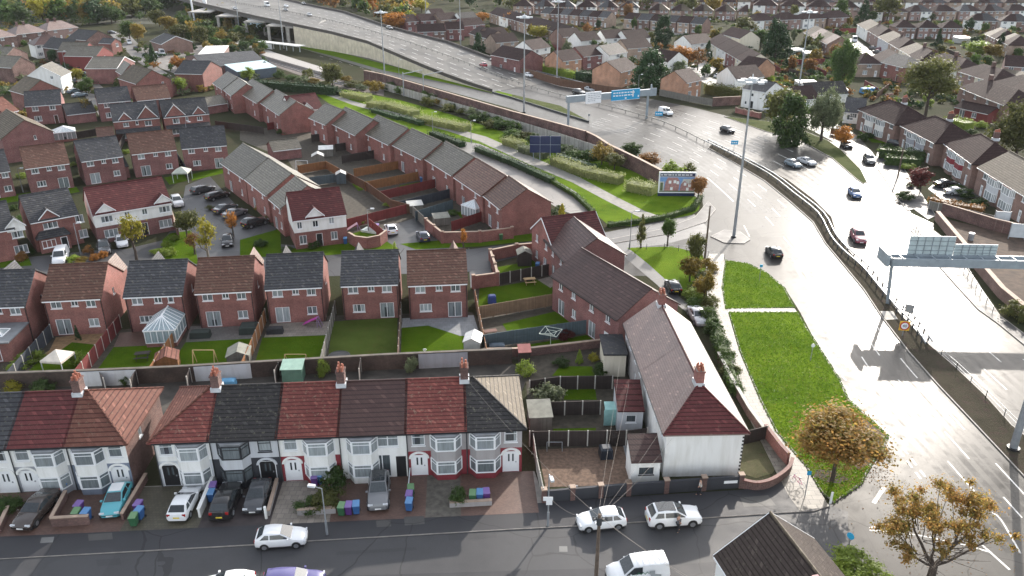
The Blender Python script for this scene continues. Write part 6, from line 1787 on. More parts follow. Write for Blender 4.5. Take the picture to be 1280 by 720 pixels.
for l in [[(440,230),(462,226),(470,233),(448,239)],[(440,292),(470,283),(486,292),(452,298)],[(540,246),(560,241),(562,246),(520,258)],[(450,212),(505,202),(507,206),(460,216)],[(500,232),(540,224),(545,228),(490,244)],[(570,266),(600,258),(604,266),(580,276)],[(205,222),(230,217),(234,226),(212,231)],[(238,218),(280,209),(282,216),(240,226)],[(0,245),(95,233),(100,240),(0,255)]]:
 lawnpoly(l,LAWN,.014)
# hedges
dh = lambda lab,l,w_,h,col='hedge',**kw: hedge(lab,[G(u,v) for u,v in l],w_,h,col,**kw)
dh('dark clipped hedge behind the railway sheds at the top of the greenway',[(318,110),(360,114),(420,119)],2.5,2.6,'dark',leafs=.35,dens=9); dh('dark low hedge edging the estate road',[(596,189),(640,206),(690,229)],1.6,1.2,'dark'); dh('thin low hedge edging the bend of the estate road',[(690,229),(720,247),(740,266),(745,282)],.8,.8,'green')
dh('dark hedge at the top end of the estate road',[(540,170),(578,184)],2.2,1.3,'dark'); dh('low hedge along the kerb by the junction',[(760,284),(800,279),(835,273),(866,263),(876,248)],.9,.8,'hedge')
for i,(l,w_,h) in enumerate([([(432,121),(462,126)],3.5,1.5),([(462,133),(484,136)],4,1.6),([(484,134),(520,145)],3.6,1.5),([(526,152),(584,164)],3.6,1.6),([(632,180),(652,186)],3,1.6),([(652,189),(684,198)],3,1.5),([(692,205),(735,221),(776,230)],2.8,1.7),([(786,237),(818,243)],3.4,1.8)]):
 dh(ORD[i] + ' pale clipped shrub bed along the greenway path, counted from the far end',l,w_,h,'palehedge' if i not in (5,) else 'sage',dens=22,leafs=.22)
for i,(l,w_,h) in enumerate([([(466,140),(500,150)],1.8,1),([(505,150),(528,157)],1.8,1.1),([(486,157),(505,163)],1.6,1),([(400,112),(430,120)],2,1.3),([(700,199),(745,214)],1.6,1.2)]):
 dh(ORD[i] + ' dark low hedge on the greenway lawn, counted from the left',l,w_,h,'dark',dens=20,leafs=.22)
dh('yellow green clipped hedge above the brown fence beyond the highway',[(664,86),(700,95),(722,99)],2,2.4,'lime',leafs=.3,dens=12); dh('dark green hedge beside the yellow green one',[(722,99),(757,104)],3.5,3.0,'dark',leafs=.3,dens=10); dh('tall clipped hedge beside the big white house',[(884,117),(926,124)],3,3.2,'olive',leafs=.3,dens=12)
dh('tall dark hedge in front of the grey panelled bays',[(1098,197),(1132,200),(1160,202)],1.8,2.3,'hedge',leafs=.25,dens=16); dh('second tall dark hedge nearer the service road',[(1106,206),(1150,209)],1.6,2.0,'hedge',leafs=.25,dens=16); dh('clipped round topped hedge behind the hipped brick house',[(1186,158),(1210,164)],4,2.4,'lime',leafs=.3,dens=10)
dh('brown hedge below the silver car on the right',[(1162,255),(1190,262),(1228,268)],1.8,1.4,'rust',leafs=.25,dens=16)
fpx('brown close boarded fence along the far side of the highway',[(640,90),(700,108),(760,118),(800,122)],2.4,'brown','wood',pl=3); fpx('pale grey fence in front of the orange gabled house',[(824,120),(862,128),(890,133)],2.0,'grey','wood',pl=3); wpx('brick wall in front of the tall clipped hedge',[(890,133),(925,131)],2.4,'old'); wpx('red brick garden wall of the big white house',[(920,141),(950,148)],1.3,'red',piers=3); fpx('red panel fence before the orange autumn tree',[(1038,168),(1060,172)],1.6,'orange')
wpx('brown stone parapet of the railway cutting on the right',[(1170,275),(1205,318),(1250,372),(1295,410)],1.5,'brown',thick=.6); fpx('pale weathered fence above the railway cutting',[(1160,262),(1195,270),(1240,281)],1.6,'grey','conc'); wpx('dark stone wall of the cutting',[(1176,268),(1240,288),(1290,300)],2.0,'old')
flat('embankment',[(1176,272),(1290,300),(1290,405),(1250,365),(1210,318)],plain('brown_embankment',(0.07,0.045,0.03),.95,.4,1),.016); fpx('maroon fence with blue panels behind the back gardens',[(976,82),(1030,80)],2.0,'red',pl=3); fpx('maroon fence below the round evergreen at upper right',[(1040,42),(1070,41)],2.2,'red',pl=3)
fpx('orange brown fence by the hipped brick house',[(1098,172),(1112,178)],1.6,'orange')

# ---- individual trees
treepx('autumn maple on the grass island, turning orange',1040,602,7.7,4.9,kind='near',col='maple',base=.25,name='maple_tree')
treepx('tall yellow birch in front of the wide double house',171,326,8.5,2.1,kind='sparse',col='yellow',base=.22,name='birch_tree'); treepx('round green tree beside the parking court lawn',234,296,5.2,2.4,kind='round',col='olive',base=.15); treepx('thin pale birch at the end of the parking court',262,334,8.2,1.9,kind='sparse',col='yellow',base=.3,bark=BARKP,name='birch_tree')
treepx('small orange tree beside the black parked car',292,296,4.6,1.3,kind='sparse',col='orange',base=.2); treepx('rusty shrub tree at the lawn corner of the parking court',244,318,4.0,1.3,kind='sparse',col='rust',base=.1); treepx('slender young tree by the junction, left of the pair',801,310,5.6,.85,kind='cone',col='olive',base=.2); treepx('slender young tree by the junction, right of the pair',834,308,5.4,1.35,kind='round',col='green',base=.25)
treepx('yellow green tree behind the wooden pole',870,335,6.0,1.9,kind='round',col='olive',base=.15); treepx('yellow autumn shrub tree above the paved path',880,375,4.6,1.7,kind='round',col='gold',base=.08); treepx('gold shrub tree beside the driveway shrubs',862,352,4.2,1.8,kind='round',col='gold',base=.1); treepx('tiny orange sapling left of the brick pier wall',580,320,5.2,.6,kind='sparse',col='orange',base=.25)
treepx('yellow shrub sapling behind the end gable of the greenway terrace',702,280,3.6,.9,kind='cone',col='yellow',base=.1); treepx('pale sapling between the two detached roofs',495,332,4.0,.6,kind='sparse',col='lime',base=.2)
treepx('lime green tree behind the poster billboard',838,232,5.2,2.6,kind='round',col='lime',base=.1); treepx('rust coloured tree at the right edge of the billboard',872,252,5.4,1.7,kind='round',col='rust',base=.15); treepx('feathery olive tree behind the billboard',860,226,4.4,2.0,kind='sparse',col='olive',base=.1); treepx('brown bushy tree behind the stepped wall',812,208,3.6,3.0,kind='round',col='rust',base=.0); treepx('dark bushy tree behind the stepped wall',792,197,3.8,3.2,kind='round',col='hedge',base=.0)
treepx('olive tree in front of the stepped wall',752,206,5.2,3.0,kind='round',col='gold',base=.05); treepx('bushy olive tree at the end of the panel fence',768,212,4.0,2.6,kind='round',col='olive',base=.05)
treepx('very wide dense dark evergreen beside the highway fence',812,114,12.5,7.0,kind='ever',col='dark',base=.0,name='evergreen_tree'); treepx('broad bright orange tree behind the wide evergreen',850,86,9.5,6.6,kind='round',col='orange',base=.1); treepx('bare brown tree right of the bright orange one',872,88,8.5,4.0,kind='sparse',col='rust',base=.15); treepx('tall round evergreen behind the second row of houses',828,58,13,5.6,kind='ever',col='dark',base=.0,name='evergreen_tree')
treepx('huge dark evergreen left of the second lighting mast',968,75,15.5,6.8,kind='ever',col='dark',base=.0,name='evergreen_tree'); treepx('tall dark olive tree right of the second lighting mast',1050,117,18,5.2,kind='near',col='hedge',base=.06); treepx('big spreading olive lime tree above the hipped houses',1156,146,17,8.3,kind='near',col='olive',base=.18); treepx('pale weeping birch beside the low white building',1026,176,13.4,4.8,kind='near',col='sage',base=.0,name='birch_tree')
treepx('dark green tree at the foot of the near lighting mast',986,180,11.5,5.4,kind='ever',col='hedge',base=.0); treepx('olive birch behind the dark green tree',974,164,12.5,5.6,kind='round',col='olive',base=.05,name='birch_tree'); treepx('small orange autumn tree by the service road',1050,184,5,2.9,kind='round',col='orange',base=.12); treepx('large olive tree at the right edge behind the hipped houses',1266,209,15.5,6.6,kind='near',col='olive',base=.05)
treepx('dark maroon leaved tree beside the tall hedges',1150,240,5.2,3.1,kind='round',col='maroon',base=.12); treepx('round green tree at the top of the long street',1048,31,13,6.6,kind='ever',col='green',base=.02); treepx('pointed dark conifer next to the round green tree',1078,30,13,5,kind='cone',col='dark',base=.0,name='conifer_tree'); treepx('large brown olive tree at the top edge',1108,30,17,9,kind='round',col='olive',base=.15)
treepx('wide yellow green tree in the upper right gardens',1222,70,7,6.5,kind='round',col='lime',base=.05); treepx('golden tree beside the yellow green one in the upper right gardens',1238,74,6.5,4.5,kind='round',col='gold',base=.05); treepx('dark narrow conifer in the upper right gardens',1171,60,8,2.2,kind='cone',col='dark',base=.0,name='conifer_tree'); treepx('small dark conifer near the right edge houses',1248,68,9,2.6,kind='cone',col='dark',base=.0,name='conifer_tree'); treepx('round bush tree in front of the plum roofed hipped house',1132,80,6,1.6,kind='round',col='hedge',base=.1)
treepx('broad orange tree left of the brown roofed estate',497,39,11,7.2,kind='round',col='orange',base=.05); treepx('small yellow tree in front of the small dark roofs',529,34,6.5,3.4,kind='round',col='gold',base=.08); treepx('large yellow green tree at the top beside the orange one',527,16,9,6,kind='round',col='yellow',base=.1); treepx('orange gold tree between the estate roofs',602,30,7,4.4,kind='round',col='orange',base=.1); treepx('bright orange tree at the end of the stepped roofs',638,34,7.5,5,kind='round',col='orange',base=.1); treepx('yellow green tree beside the estate road',671,51,8,5.2,kind='round',col='yellow',base=.1)
treepx('rust brown tree beside the parked cars under the top edge',783,28,11,4.2,kind='round',col='rust',base=.12); treepx('big olive tree under the top edge, right of the gables',858,22,14,9,kind='round',col='olive',base=.1); treepx('thin olive tree beside the big olive tree',890,20,13,6,kind='round',col='gold',base=.1); treepx('wide olive bush tree behind the hedges',933,42,8,6.5,kind='round',col='olive',base=.0); treepx('green tree left of the huge evergreen',950,62,10,5,kind='round',col='green',base=.02); treepx('dark conifer beside the orange brick house',884,78,8,2.4,kind='cone',col='dark',base=0,name='conifer_tree')
treepx('dense green tree at the foot of the far mast',599,70,9,3.2,kind='ever',col='dark',base=0); treepx('round lime tree beside the gable at the far greenway',226,118,6,2.9,kind='round',col='lime',base=.1); treepx('lime tree at the end of the dark shed',311,103,5.2,2.6,kind='round',col='lime',base=.1); treepx('large olive tree at the railway end of the greenway',416,109,9,4.2,kind='round',col='olive',base=.05)
treepx('dark conifer in the service yard',193,82,8,2.2,kind='cone',col='dark',base=0,name='conifer_tree'); treepx('orange shrub tree in front of the white flat roof',222,86,5,3,kind='round',col='orange',base=0); treepx('golden shrub in the old street gardens',96,102,5,3.2,kind='round',col='yellow',base=0); treepx('green shrub in the old street gardens',108,116,5,3,kind='round',col='green',base=0); treepx('big green willow by the yard car park',163,52,11,5.0,kind='round',col='green',base=.05); treepx('golden tree in front of the green willow',173,54,9.5,4.4,kind='round',col='gold',base=.05)
treepx('golden brown tree in front of the bungalow garage',111,150,6,2.2,kind='sparse',col='gold',base=.1); treepx('dark street tree outside the white gable house',68,82,7,2,kind='round',col='dark',base=.05)
treepx('large pale green tree on the left edge of the old street',5,95,9,5,kind='round',col='sage',base=.05)
# orange maple at the bottom right corner: two crowns on one forked trunk
bx_,by_ = G(1158,742)
root = thing('maple_tree','big two headed autumn maple at the bottom right corner, bare inside','tree',(bx_,by_,0))
rng = np.random.default_rng(5)
def wp(u,v,z):
 p = G(u,v,z); return (p[0] - bx_,p[1] - by_,z)
cl = []
for (u,v,z,rr,n,sp) in [(1145,628,6.6,.8,15,(1.9,1.2,.9)),(1118,655,5.8,.75,10,(1.0,1.2,.8)),(1170,650,6.8,.7,8,(.9,1.0,.8)),(1222,635,6.9,.75,15,(1.35,1.2,.9)),(1210,665,6.0,.7,7,(1.1,.9,.7)),(1256,672,5.4,.5,3,(.4,.5,.3)),(1133,690,5.0,.55,4,(.7,.6,.4)),(1175,676,6.0,.5,4,(.8,.9,.5))]:
 c = np.array(wp(u,v,z))
 for k in range(n): cl.append((c + rng.normal(size=3) * np.array(sp) * .62,rr * rng.uniform(.5,1.05)))
pts,nr = cloud_points(rng,[c for c,_ in cl],[r_ for _,r_ in cl],17000)
link('crown',leafcloud('crown',pts,nr,.14,rng),root,mats=[LF['maple']])
tm = MB(); tm.tube((0,0,0),(.05,.1,2.6),.36,.27,9)
fork = (.05,.1,2.6)
rr_ = random.Random(3)
def limb(a,b,r0,r1,sag,n=4):
 p = a
 for k in range(1,n + 1):
  t = k / n; q_ = lerp(a,b,t)
  q_ = (q_[0] + rr_.uniform(-.12,.12),q_[1] + rr_.uniform(-.12,.12),q_[2] - sag * 4 * t * (1 - t) + rr_.uniform(-.06,.06)) if k < n else q_
  tm.tube(p,q_,r0 + (r1 - r0) * (k - 1) / n,r0 + (r1 - r0) * t,6); p = q_
mains = [wp(1140,645,5.4),wp(1168,655,5.6),wp(1218,655,5.3),wp(1195,675,4.9),wp(1128,680,4.4),wp(1240,672,4.8)]
for k,c in enumerate(mains): limb(fork,c,.17 if k in (0,2) else .11,.05,.35)
for c,r_ in cl[::2]:
 c = tuple(c); b0_ = min(mains,key=lambda q_: sum((x - y) ** 2 for x,y in zip(q_,c)))
 limb(lerp(fork,b0_,rr_.uniform(.5,1)),c,.045,.014,.1,3)
 for k in range(2):
  e = (c[0] + rr_.uniform(-.8,.8),c[1] + rr_.uniform(-.8,.8),c[2] + rr_.uniform(-.5,.6)); tm.tube(c,e,.016,.006,4)
for k in range(26):
 e = wp(1190 + rr_.uniform(-50,50),700 + rr_.uniform(-35,25),rr_.uniform(3.4,5)); limb(lerp(fork,rr_.choice(mains),rr_.uniform(.2,.6)),e,.03,.008,.15,4)
link('trunk',tm.mesh('trunk',BARK),root)
# bushes
bp = bushpx
bp('lime green bush mass at the foot of the dark roofed corner house',1062,716,2.0,1.9,col='lime'); bp('second lime bush by the corner house, nearer the road',1090,722,1.5,1.6,col='lime'); bp('green and brown shrub overhanging the cutting at the right edge',1272,398,3.2,2.0,col='olive')
bp('large rounded pale flowering shrub behind the black roofed end house',684,503,3.0,1.9,col='sage'); bp('yellow green bush beside the small red roofed hut',657,470,2.4,1.2,col='lime'); bp('spiky pale green cordyline behind the chocolate roof',514,466,2.6,.8,col='sage'); bp('bright green climber behind the brown roofed chimney',404,470,2.6,.8,col='lime')
bp('upright bright green conifer against the low wall',724,454,1.8,.5,col='lime',kind='cone'); bp('dark green rounded bush on the terrace lawn',702,456,1.2,1.1,col='hedge'); bp('yellow leaved bush beside the cream outhouse',742,452,1.4,.7,col='yellow'); bp('dark green bush in front of the cream outhouse',752,468,1.6,1.3,col='hedge'); bp('dark red bush against the blue grey fence',706,422,1.4,1.2,col='maroon')
bp('large clipped green bush by the white house door',419,610,2.6,1.35,col='hedge',z=.1); bp('big rounded yellowish bush beside the grey wall',410,634,2.5,1.5,col='olive',z=.1); bp('low green bush at the tiled garden corner',386,638,1.2,1.2,col='hedge',z=.1); bp('green shrub in front of the black roofed end house',572,628,2.0,1.0,col='hedge',z=.1); bp('dark green hedge bush at the left edge of the street',4,640,1.2,1.6,col='hedge',z=.1); bp('pale green shrubs along the dark fence of the nearest left garden',40,452,1.8,1.5,col='lime'); bp('tall pale shrub along the dark fence of the left garden',24,462,1.5,1.3,col='lime'); bp('bright green shrub by the red brown fence',100,455,1.9,1.1,col='lime'); bp('dark slim conifer on the gravel bed',98,425,2.0,.4,col='dark',kind='cone'); bp('dark covered bush beside the brick house',128,412,1.6,.8,col='dark'); bp('yellow bush in the yard behind the deep red roof',18,488,1.7,1.0,col='yellow'); bp('ivy covered shrub on the white back wall',158,480,1.6,.8,col='hedge'); bp('dark ivy bush in the yard by the deep red chimney',55,490,1.8,1.4,col='hedge')
dh('ragged dark green hedge between the long sunlit roof and the paved path',[(884,396),(896,424),(907,458),(917,490)],1.3,1.2,'green',leafs=.18,dens=34)
for i,(u,v,h,r_,c) in enumerate([(868,388,2.2,1.5,'green'),(882,402,2.4,1.5,'green'),(890,416,2.6,1.4,'hedge'),(899,434,2.2,1.3,'hedge'),(906,452,2.0,1.3,'green'),(912,470,1.8,1.2,'olive'),(919,492,1.5,1.0,'green'),(874,366,2.2,1.7,'olive'),(886,384,2.6,1.5,'olive'),(866,372,1.6,1.6,'lime'),(877,352,2.4,1.8,'olive'),(884,340,2.6,1.6,'gold')]):
 bp(ORD[i] + ' bush of the shrubbery between the long roof and the paved path',u,v,h,r_,col=c,group='shrubs beside the paved path')
def inside(poly,p):
 c = False
 for (x0,y0),(x1,y1) in zip(poly,poly[1:] + poly[:1]):
  if (y0 > p[1]) != (y1 > p[1]) and p[0] < (x1 - x0) * (p[1] - y0) / (y1 - y0) + x0: c = not c
 return c
ISLE = [(911,391),(997,391),(1008,410),(1024,435),(1049,474),(1060,500),(1088,525),(1110,545),(1104,562),(1090,580),(1077,605),(1042,629),(1026,615),(1008,585),(970,540),(950,500),(925,440)]
BARE = [(1062,522),(1084,527),(1106,546),(1101,562),(1086,582),(1072,588),(1060,574),(1074,548)]
def litter(lab,u,v,n,rad,seed,z=.13,col='maple',within=None):
 q_ = np.random.default_rng(seed); x,y = G(u,v)
 p_ = np.stack([x + q_.normal(size=n) * rad,y + q_.normal(size=n) * rad,np.full(n,z) + q_.uniform(.005,.03,n)],1)
 if within: p_ = p_[[inside(pxs(within),p) for p in p_]]; n = len(p_)
 nn = np.stack([q_.normal(size=n) * .25,q_.normal(size=n) * .25,np.ones(n)],1); nn /= np.linalg.norm(nn,axis=1,keepdims=True)
 o_ = link('fallen_leaves',leafcloud('fallen_leaves',p_,nn,.1,q_),None,mats=[LF[col]]); tag(o_,lab,'leaves',None,'stuff')
litter('fallen autumn leaves under the maple on the grass island',1050,586,2600,2.6,1,within=ISLE); litter('fallen leaves gathered along the kerb below the island',1092,592,260,1.1,2,.012,'rust'); litter('fallen leaves on the road under the bottom right maple',1165,690,220,3.5,3,.012,'rust'); litter('scattered leaves on the long grass verge',985,470,500,5,4,.14,'gold',ISLE)
sb_ = [(488,112),(500,118),(515,118),(528,124),(540,129),(552,132),(566,138),(580,142),(594,147),(606,152),(618,156),(630,161),(642,166),(655,173),(668,178),(682,184),(696,189),(710,192),(722,196),(735,200),(596,152),(612,160),(560,140),(536,133),(640,172)]
for i,(u,v) in enumerate(sb_):
 bp('shrub in the green belt below the grey panel fence',u,v,R.uniform(1.8,4),R.uniform(1.8,3),col=R.choice(['olive','green','hedge','hedge','sage','dark','gold']),group='shrubs along the panel fence')
for u,v in [(365,100),(378,104),(392,104),(405,108),(440,108),(452,112),(462,108),(470,115),(432,102),(350,98),(385,98)]:
 bp('rough shrub on the railway bank at the far greenway',u,v,R.uniform(2,4.5),R.uniform(2.2,3.6),col=R.choice(['olive','gold','green','sage']),group='shrubs on the railway bank')
for u,v,c in [(128,322,'orange'),(112,318,'rust'),(102,330,'gold'),(36,318,'hedge'),(28,326,'rust'),(92,328,'lime'),(118,326,'orange'),(198,316,'lime'),(208,308,'lime'),(212,320,'lime'),(218,300,'lime'),(18,262,'green'),(24,280,'green'),(27,222,'lime'),(92,208,'lime'),(158,192,'lime'),(222,205,'green'),(265,262,'olive'),(358,314,'hedge'),(393,310,'hedge'),(327,308,'hedge'),(452,280,'lime'),(487,258,'lime'),(566,268,'green'),(693,270,'hedge'),(700,262,'hedge'),(352,168,'hedge'),(340,275,'olive'),(325,262,'gold')]:
 bp('low garden shrub between the estate houses',u,v,R.uniform(1.0,2.0),R.uniform(.8,1.4),col=c,group='garden shrubs of the estate')
for u,v,c in [(1142,234,'green'),(1130,250,'hedge'),(1206,246,'hedge'),(1196,238,'green'),(1225,258,'hedge'),(1110,185,'hedge'),(1104,190,'lime'),(1085,172,'hedge'),(1212,168,'green'),(1226,160,'lime'),(1240,172,'hedge'),(1230,178,'sage'),(1120,128,'lime'),(1112,122,'maroon'),(1078,176,'hedge'),(1135,212,'lime')]:
 bp('front or back garden shrub of the hipped brick houses',u,v,R.uniform(1.2,2.6),R.uniform(1.2,2.2),col=c,group='garden shrubs of the hipped houses')
# wood at the upper left, trees one by one
wr = random.Random(21)
flat('woodland_floor',[(-120,60),(-60,42),(120,30),(215,30),(245,26),(232,0),(200,-12),(-200,-12)],plain('leaf_litter',(0.03,0.032,0.016),.95,.4,.3),.01)
for i in range(120):
 u = wr.uniform(-50,250); v = -14 + wr.uniform(0,1) ** .8 * 44 - (8 if u > 150 else 0)
 treepx('tree of the dark autumn wood above the old terraces',u,v,wr.uniform(9,15),wr.uniform(6,9),kind='far',col=wr.choice(['dark','hedge','olive','olive','gold','green','rust','hedge']),base=.0,group='trees of the upper left wood')
for u,v,h,r_,c in [(55,30,17,8,'yellow'),(30,34,13,7,'hedge'),(85,24,15,7,'gold'),(112,30,13,5.5,'gold'),(140,30,12,6.5,'hedge'),(225,52,9,5,'olive'),(240,50,8,4.5,'gold'),(252,54,9,4.5,'olive'),(265,52,8,4.5,'green'),(278,56,7,4,'gold'),(212,40,9,5,'gold'),(290,58,6,3.5,'olive'),(305,64,5,3,'hedge'),(200,34,10,6,'olive'),(230,36,9,6,'green')]:
 treepx('tree at the edge of the autumn wood by the railway',u,v,h,r_,kind='round',col=c,base=.04,group='trees at the wood edge')
# garden trees and bushes scattered through the far estates
def scatter(lab,n,u0,u1,v0,v1,hs,rs,cols,group,seed,kind='far',mask=None):
 q = random.Random(seed)
 for i in range(n):
  u,v = q.uniform(u0,u1),q.uniform(v0,v1)
  if mask and not mask(u,v): continue
  treepx(lab,u,v,q.uniform(*hs),q.uniform(*rs),kind=kind,col=q.choice(cols),base=.06,group=group)
_mass = {'garden_shrubs': [],'distant_trees': []}
def mass(nm,n,u0,u1,v0,v1,hs,rs,cols,seed,mask=None):
 """growth nobody could count, gathered into one object per kind"""
 q = random.Random(seed)
 for i in range(n):
  u,v = q.uniform(u0,u1),q.uniform(v0,v1)
  if mask and not mask(u,v): continue
  _mass[nm].append((*G(u,v),q.uniform(*hs),q.uniform(*rs),q.choice(cols)))
def build_mass(nm,lab,nl,size):
 q = np.random.default_rng(4); P_,N_,M_ = [],[],[]
 cols = sorted({m_[4] for m_ in _mass[nm]})
 for x,y,h,r_,c in _mass[nm]:
  k = 9
  cc = q.normal(size=(k,3)); cc /= np.linalg.norm(cc,axis=1,keepdims=True); cc *= q.uniform(.2,.75,(k,1))
  p_,n_ = cloud_points(q,cc,q.uniform(.28,.5,k),nl)
  p_ = p_ * np.array([r_,r_,h / 2]) + np.array([x,y,h / 2]); p_[:,2] = np.maximum(p_[:,2],.05)
  P_.append(p_); N_.append(n_); M_ += [cols.index(c)] * nl
 me = leafcloud(nm,np.concatenate(P_),np.concatenate(N_),size,q)
 me.materials.clear(); [me.materials.append(LF[c]) for c in cols]
 me.polygons.foreach_set('material_index',M_)
 tag(link(nm,me),lab,'vegetation',None,'stuff')
mix_ = ['green','olive','hedge','gold','rust','olive','dark','sage']
above = lambda u,v: v < 84 + (u - 650) * .17 - 8
scatter('small garden tree among the houses beyond the highway',56,660,960,22,100,(4,7),(1.8,3.2),mix_,'garden trees beyond the highway',4,mask=above)
mass('garden_shrubs',230,560,960,26,105,(1.5,2.8),(1.2,2.4),mix_,5,mask=lambda u,v: v < 48 + (u - 560) * .33)
scatter('garden tree in the back gardens at the upper right',52,960,1285,18,100,(4,8),(1.8,3.4),mix_,'garden trees at the upper right',6,mask=lambda u,v: not (1060 < u < 1150 and 40 < v))
mass('garden_shrubs',230,950,1285,30,120,(1.3,2.8),(1.2,2.6),mix_ + ['lime'],7,mask=lambda u,v: not (1060 < u < 1150 and 50 < v) and v < 160 - abs(u - 1100) * .2)
mass('distant_trees',130,540,1290,-12,12,(8,15),(4,8),mix_ + ['gold','rust','olive'],8)
mass('distant_trees',40,330,560,-10,14,(8,14),(5,9),['olive','gold','green','rust','hedge','yellow'],9,mask=lambda u,v: v < -6 + (u - 330) * .13)
mass('distant_trees',110,370,515,-12,34,(7,12),(4,7),['olive','gold','green','rust','orange','yellow','olive'],17,mask=lambda u,v: v < 3 + (u - 380) * .25)
mass('garden_shrubs',190,-40,240,6,50,(3,6),(3,5.5),['dark','hedge','olive','gold','green'],18,mask=lambda u,v: v < 44 - u * .1)
mass('garden_shrubs',110,0,240,45,150,(1.5,3.2),(1.2,2.6),['hedge','green','olive','gold','dark'],10)
scatter('scrub tree beside the railway under the flyover',40,235,330,40,70,(3,6),(2,4),['olive','gold','hedge','green'],'scrub beside the railway',11)

mass('garden_shrubs',150,1080,1290,84,135,(1.2,2.6),(1.0,2.2),mix_ + ['lime'],12,mask=lambda u,v: v > 92 + (1150 - u) * .15 or u > 1190)
mass('garden_shrubs',120,950,1062,56,118,(1.2,2.8),(1.2,2.4),mix_,13)
mass('garden_shrubs',200,-10,330,26,120,(1.4,3.2),(1.4,3),mix_,14,mask=lambda u,v: v > 30 + u * .06 and not (70 < u < 140 and 76 < v))
mass('garden_shrubs',160,560,1290,14,40,(1.5,3.5),(1.5,3.2),mix_,15,mask=lambda u,v: v < 14 + (u - 560) * .2)
mass('distant_trees',34,236,345,20,50,(5,9),(3.5,6),['olive','gold','hedge','green'],16)
for i,(u0,v0,u1,v1) in enumerate([(1128,100,1150,88),(1150,108,1172,95),(1170,116,1190,102),(1080,108,1096,118),(1095,124,1110,112),(985,92,1010,100),(1000,62,1018,56),(1015,88,1032,96),(1150,62,1172,70),(1180,66,1200,74),(1205,78,1228,84),(960,84,975,92),(880,66,892,72),(905,60,930,66),(930,52,955,58),(715,58,722,64),(745,60,752,66),(772,58,780,64),(800,66,806,74),(690,60,700,66)]):
 fpx(ORD[i] + ' far garden fence, counted from the tarpaulin garden outward',[(u0,v0),(u1,v1)],1.9,['brown','dark','grey','red'][i % 4],'wood',pl=4,group='far garden fences')
# grass tufts: blades standing on the near verges and hanging over their kerbs
gq = np.random.default_rng(8); tp = []; bare_ = pxs(BARE)
for poly_px,n in ((ISLE,15000),([(907,326),(935,330),(957,341),(980,360),(993,385),(907,387),(903,360)],5000)):
 pl_ = pxs(poly_px); xs = [p[0] for p in pl_]; ys = [p[1] for p in pl_]; k = 0
 while k < n:
  p = (gq.uniform(min(xs),max(xs)),gq.uniform(min(ys),max(ys))); k += 1
  if inside(pl_,p) and not inside(bare_,p): tp.append((*p,.15))
 for a_,b_ in zip(pl_,pl_[1:] + pl_[:1]):
  L = hypot(b_[0] - a_[0],b_[1] - a_[1])
  for t in gq.uniform(0,1,int(L * 18)):
   p = lerp(a_,b_,t); d_ = abs(gq.normal()) * .16 - .12; cx,cy = sum(xs) / len(xs),sum(ys) / len(ys); l_ = hypot(p[0] - cx,p[1] - cy)
   tp.append((p[0] + (cx - p[0]) / l_ * d_,p[1] + (cy - p[1]) / l_ * d_,.13))
tp = np.array(tp); nn = np.stack([gq.normal(size=len(tp)),gq.normal(size=len(tp)),np.abs(gq.normal(size=len(tp))) * .8],1); nn /= np.linalg.norm(nn,axis=1,keepdims=True)
tag(link('grass',leafcloud('grass',tp,nn,.13,gq),None,mats=[LF['blade']]),'tufts of bright grass on the verges beside the highway','grass',None,'stuff')

build_mass('garden_shrubs','mixed garden shrubs and bushes filling the far back gardens',170,.5)
build_mass('distant_trees','mass of distant autumn trees among the last roofs',330,1.3)
# ================================================================== VEHICLES
Z1 = .1
F_ = 'cars in the front drives and street'
carpx('bronze black saloon nosing out of the leftmost drive','saloon','bronze',47,643,30,662,z=Z1,group=F_)
carpx('turquoise hatchback with white roof','hatch','teal',147,631,137,652,z=Z1,group=F_,roofc='white')
carpx('white hatchback parked nose to the arched house','hatch','white',232,635,245,610,z=Z1,group=F_)
carpx('black suv parked nose to the black bay house','suv','black',284,632,293,610,z=Z1,group=F_)
carpx('dark grey hatchback facing the street beside the white gate post','hatch','darkgrey',323,626,316,645,z=Z1,group=F_)
carpx('grey suv with dark sunroof facing the street below the white house','suv','grey',474,620,473,640,z=Z1,group=F_,roofc='glass')
carpx('silver white hatchback parked along the kerb','hatch','white',353,678,383,676,group=F_)
carpx('violet blue car cut by the bottom edge','estate','purple',368,734,400,732,group=F_); carpx('white car roof just showing at the bottom edge','hatch','white',285,738,260,740,group=F_)
carpx('white crossover behind the telegraph pole','hatch','white',751,656,722,659,group=F_)
carpx('white suv with long sunroof half on the pavement','suv','white',841,652,872,650,group=F_,roofc='glass')
vn = carpx('white panel van with green peaks logo at the bottom edge','van','white',796,722,760,726,group=F_)
lg = MB()
for k,x in enumerate((-.3,.02,.34)):
 for s in (-1,1): lg.beam((x,.965),(x + s * .17,.965),.02,(1.22,1.0),(1.27,1.05))
GREEN = plain('green_logo',(0.02,0.16,0.08),.5)
o = link('logo',lg.mesh('logo',GREEN),vn,(-.15,-.02,.14))
sq = MB(); sq.add([(-1.55,.952,.55),(-1.0,.952,.55),(-.62,.952,1.2),(-.62,.952,1.42),(-1.05,.93,1.42),(-1.05,.952,1.1),(-1.55,.952,1.0)],[(0,1,2,3,4,5,6)])
link('decal',sq.mesh('decal',plain('grey_decal',(0.3,0.32,0.33),.5)),vn)
rb_ = MB()
for k in range(6): rb_.box(-2.0 + k * .42,-.7,1.885,-1.97 + k * .42,.7,1.905)
link('roof_rib',rb_.mesh('roof_rib',plain('van_rib',(0.5,0.51,0.52),.4)),vn)
E_ = 'cars parked in the brick estate'
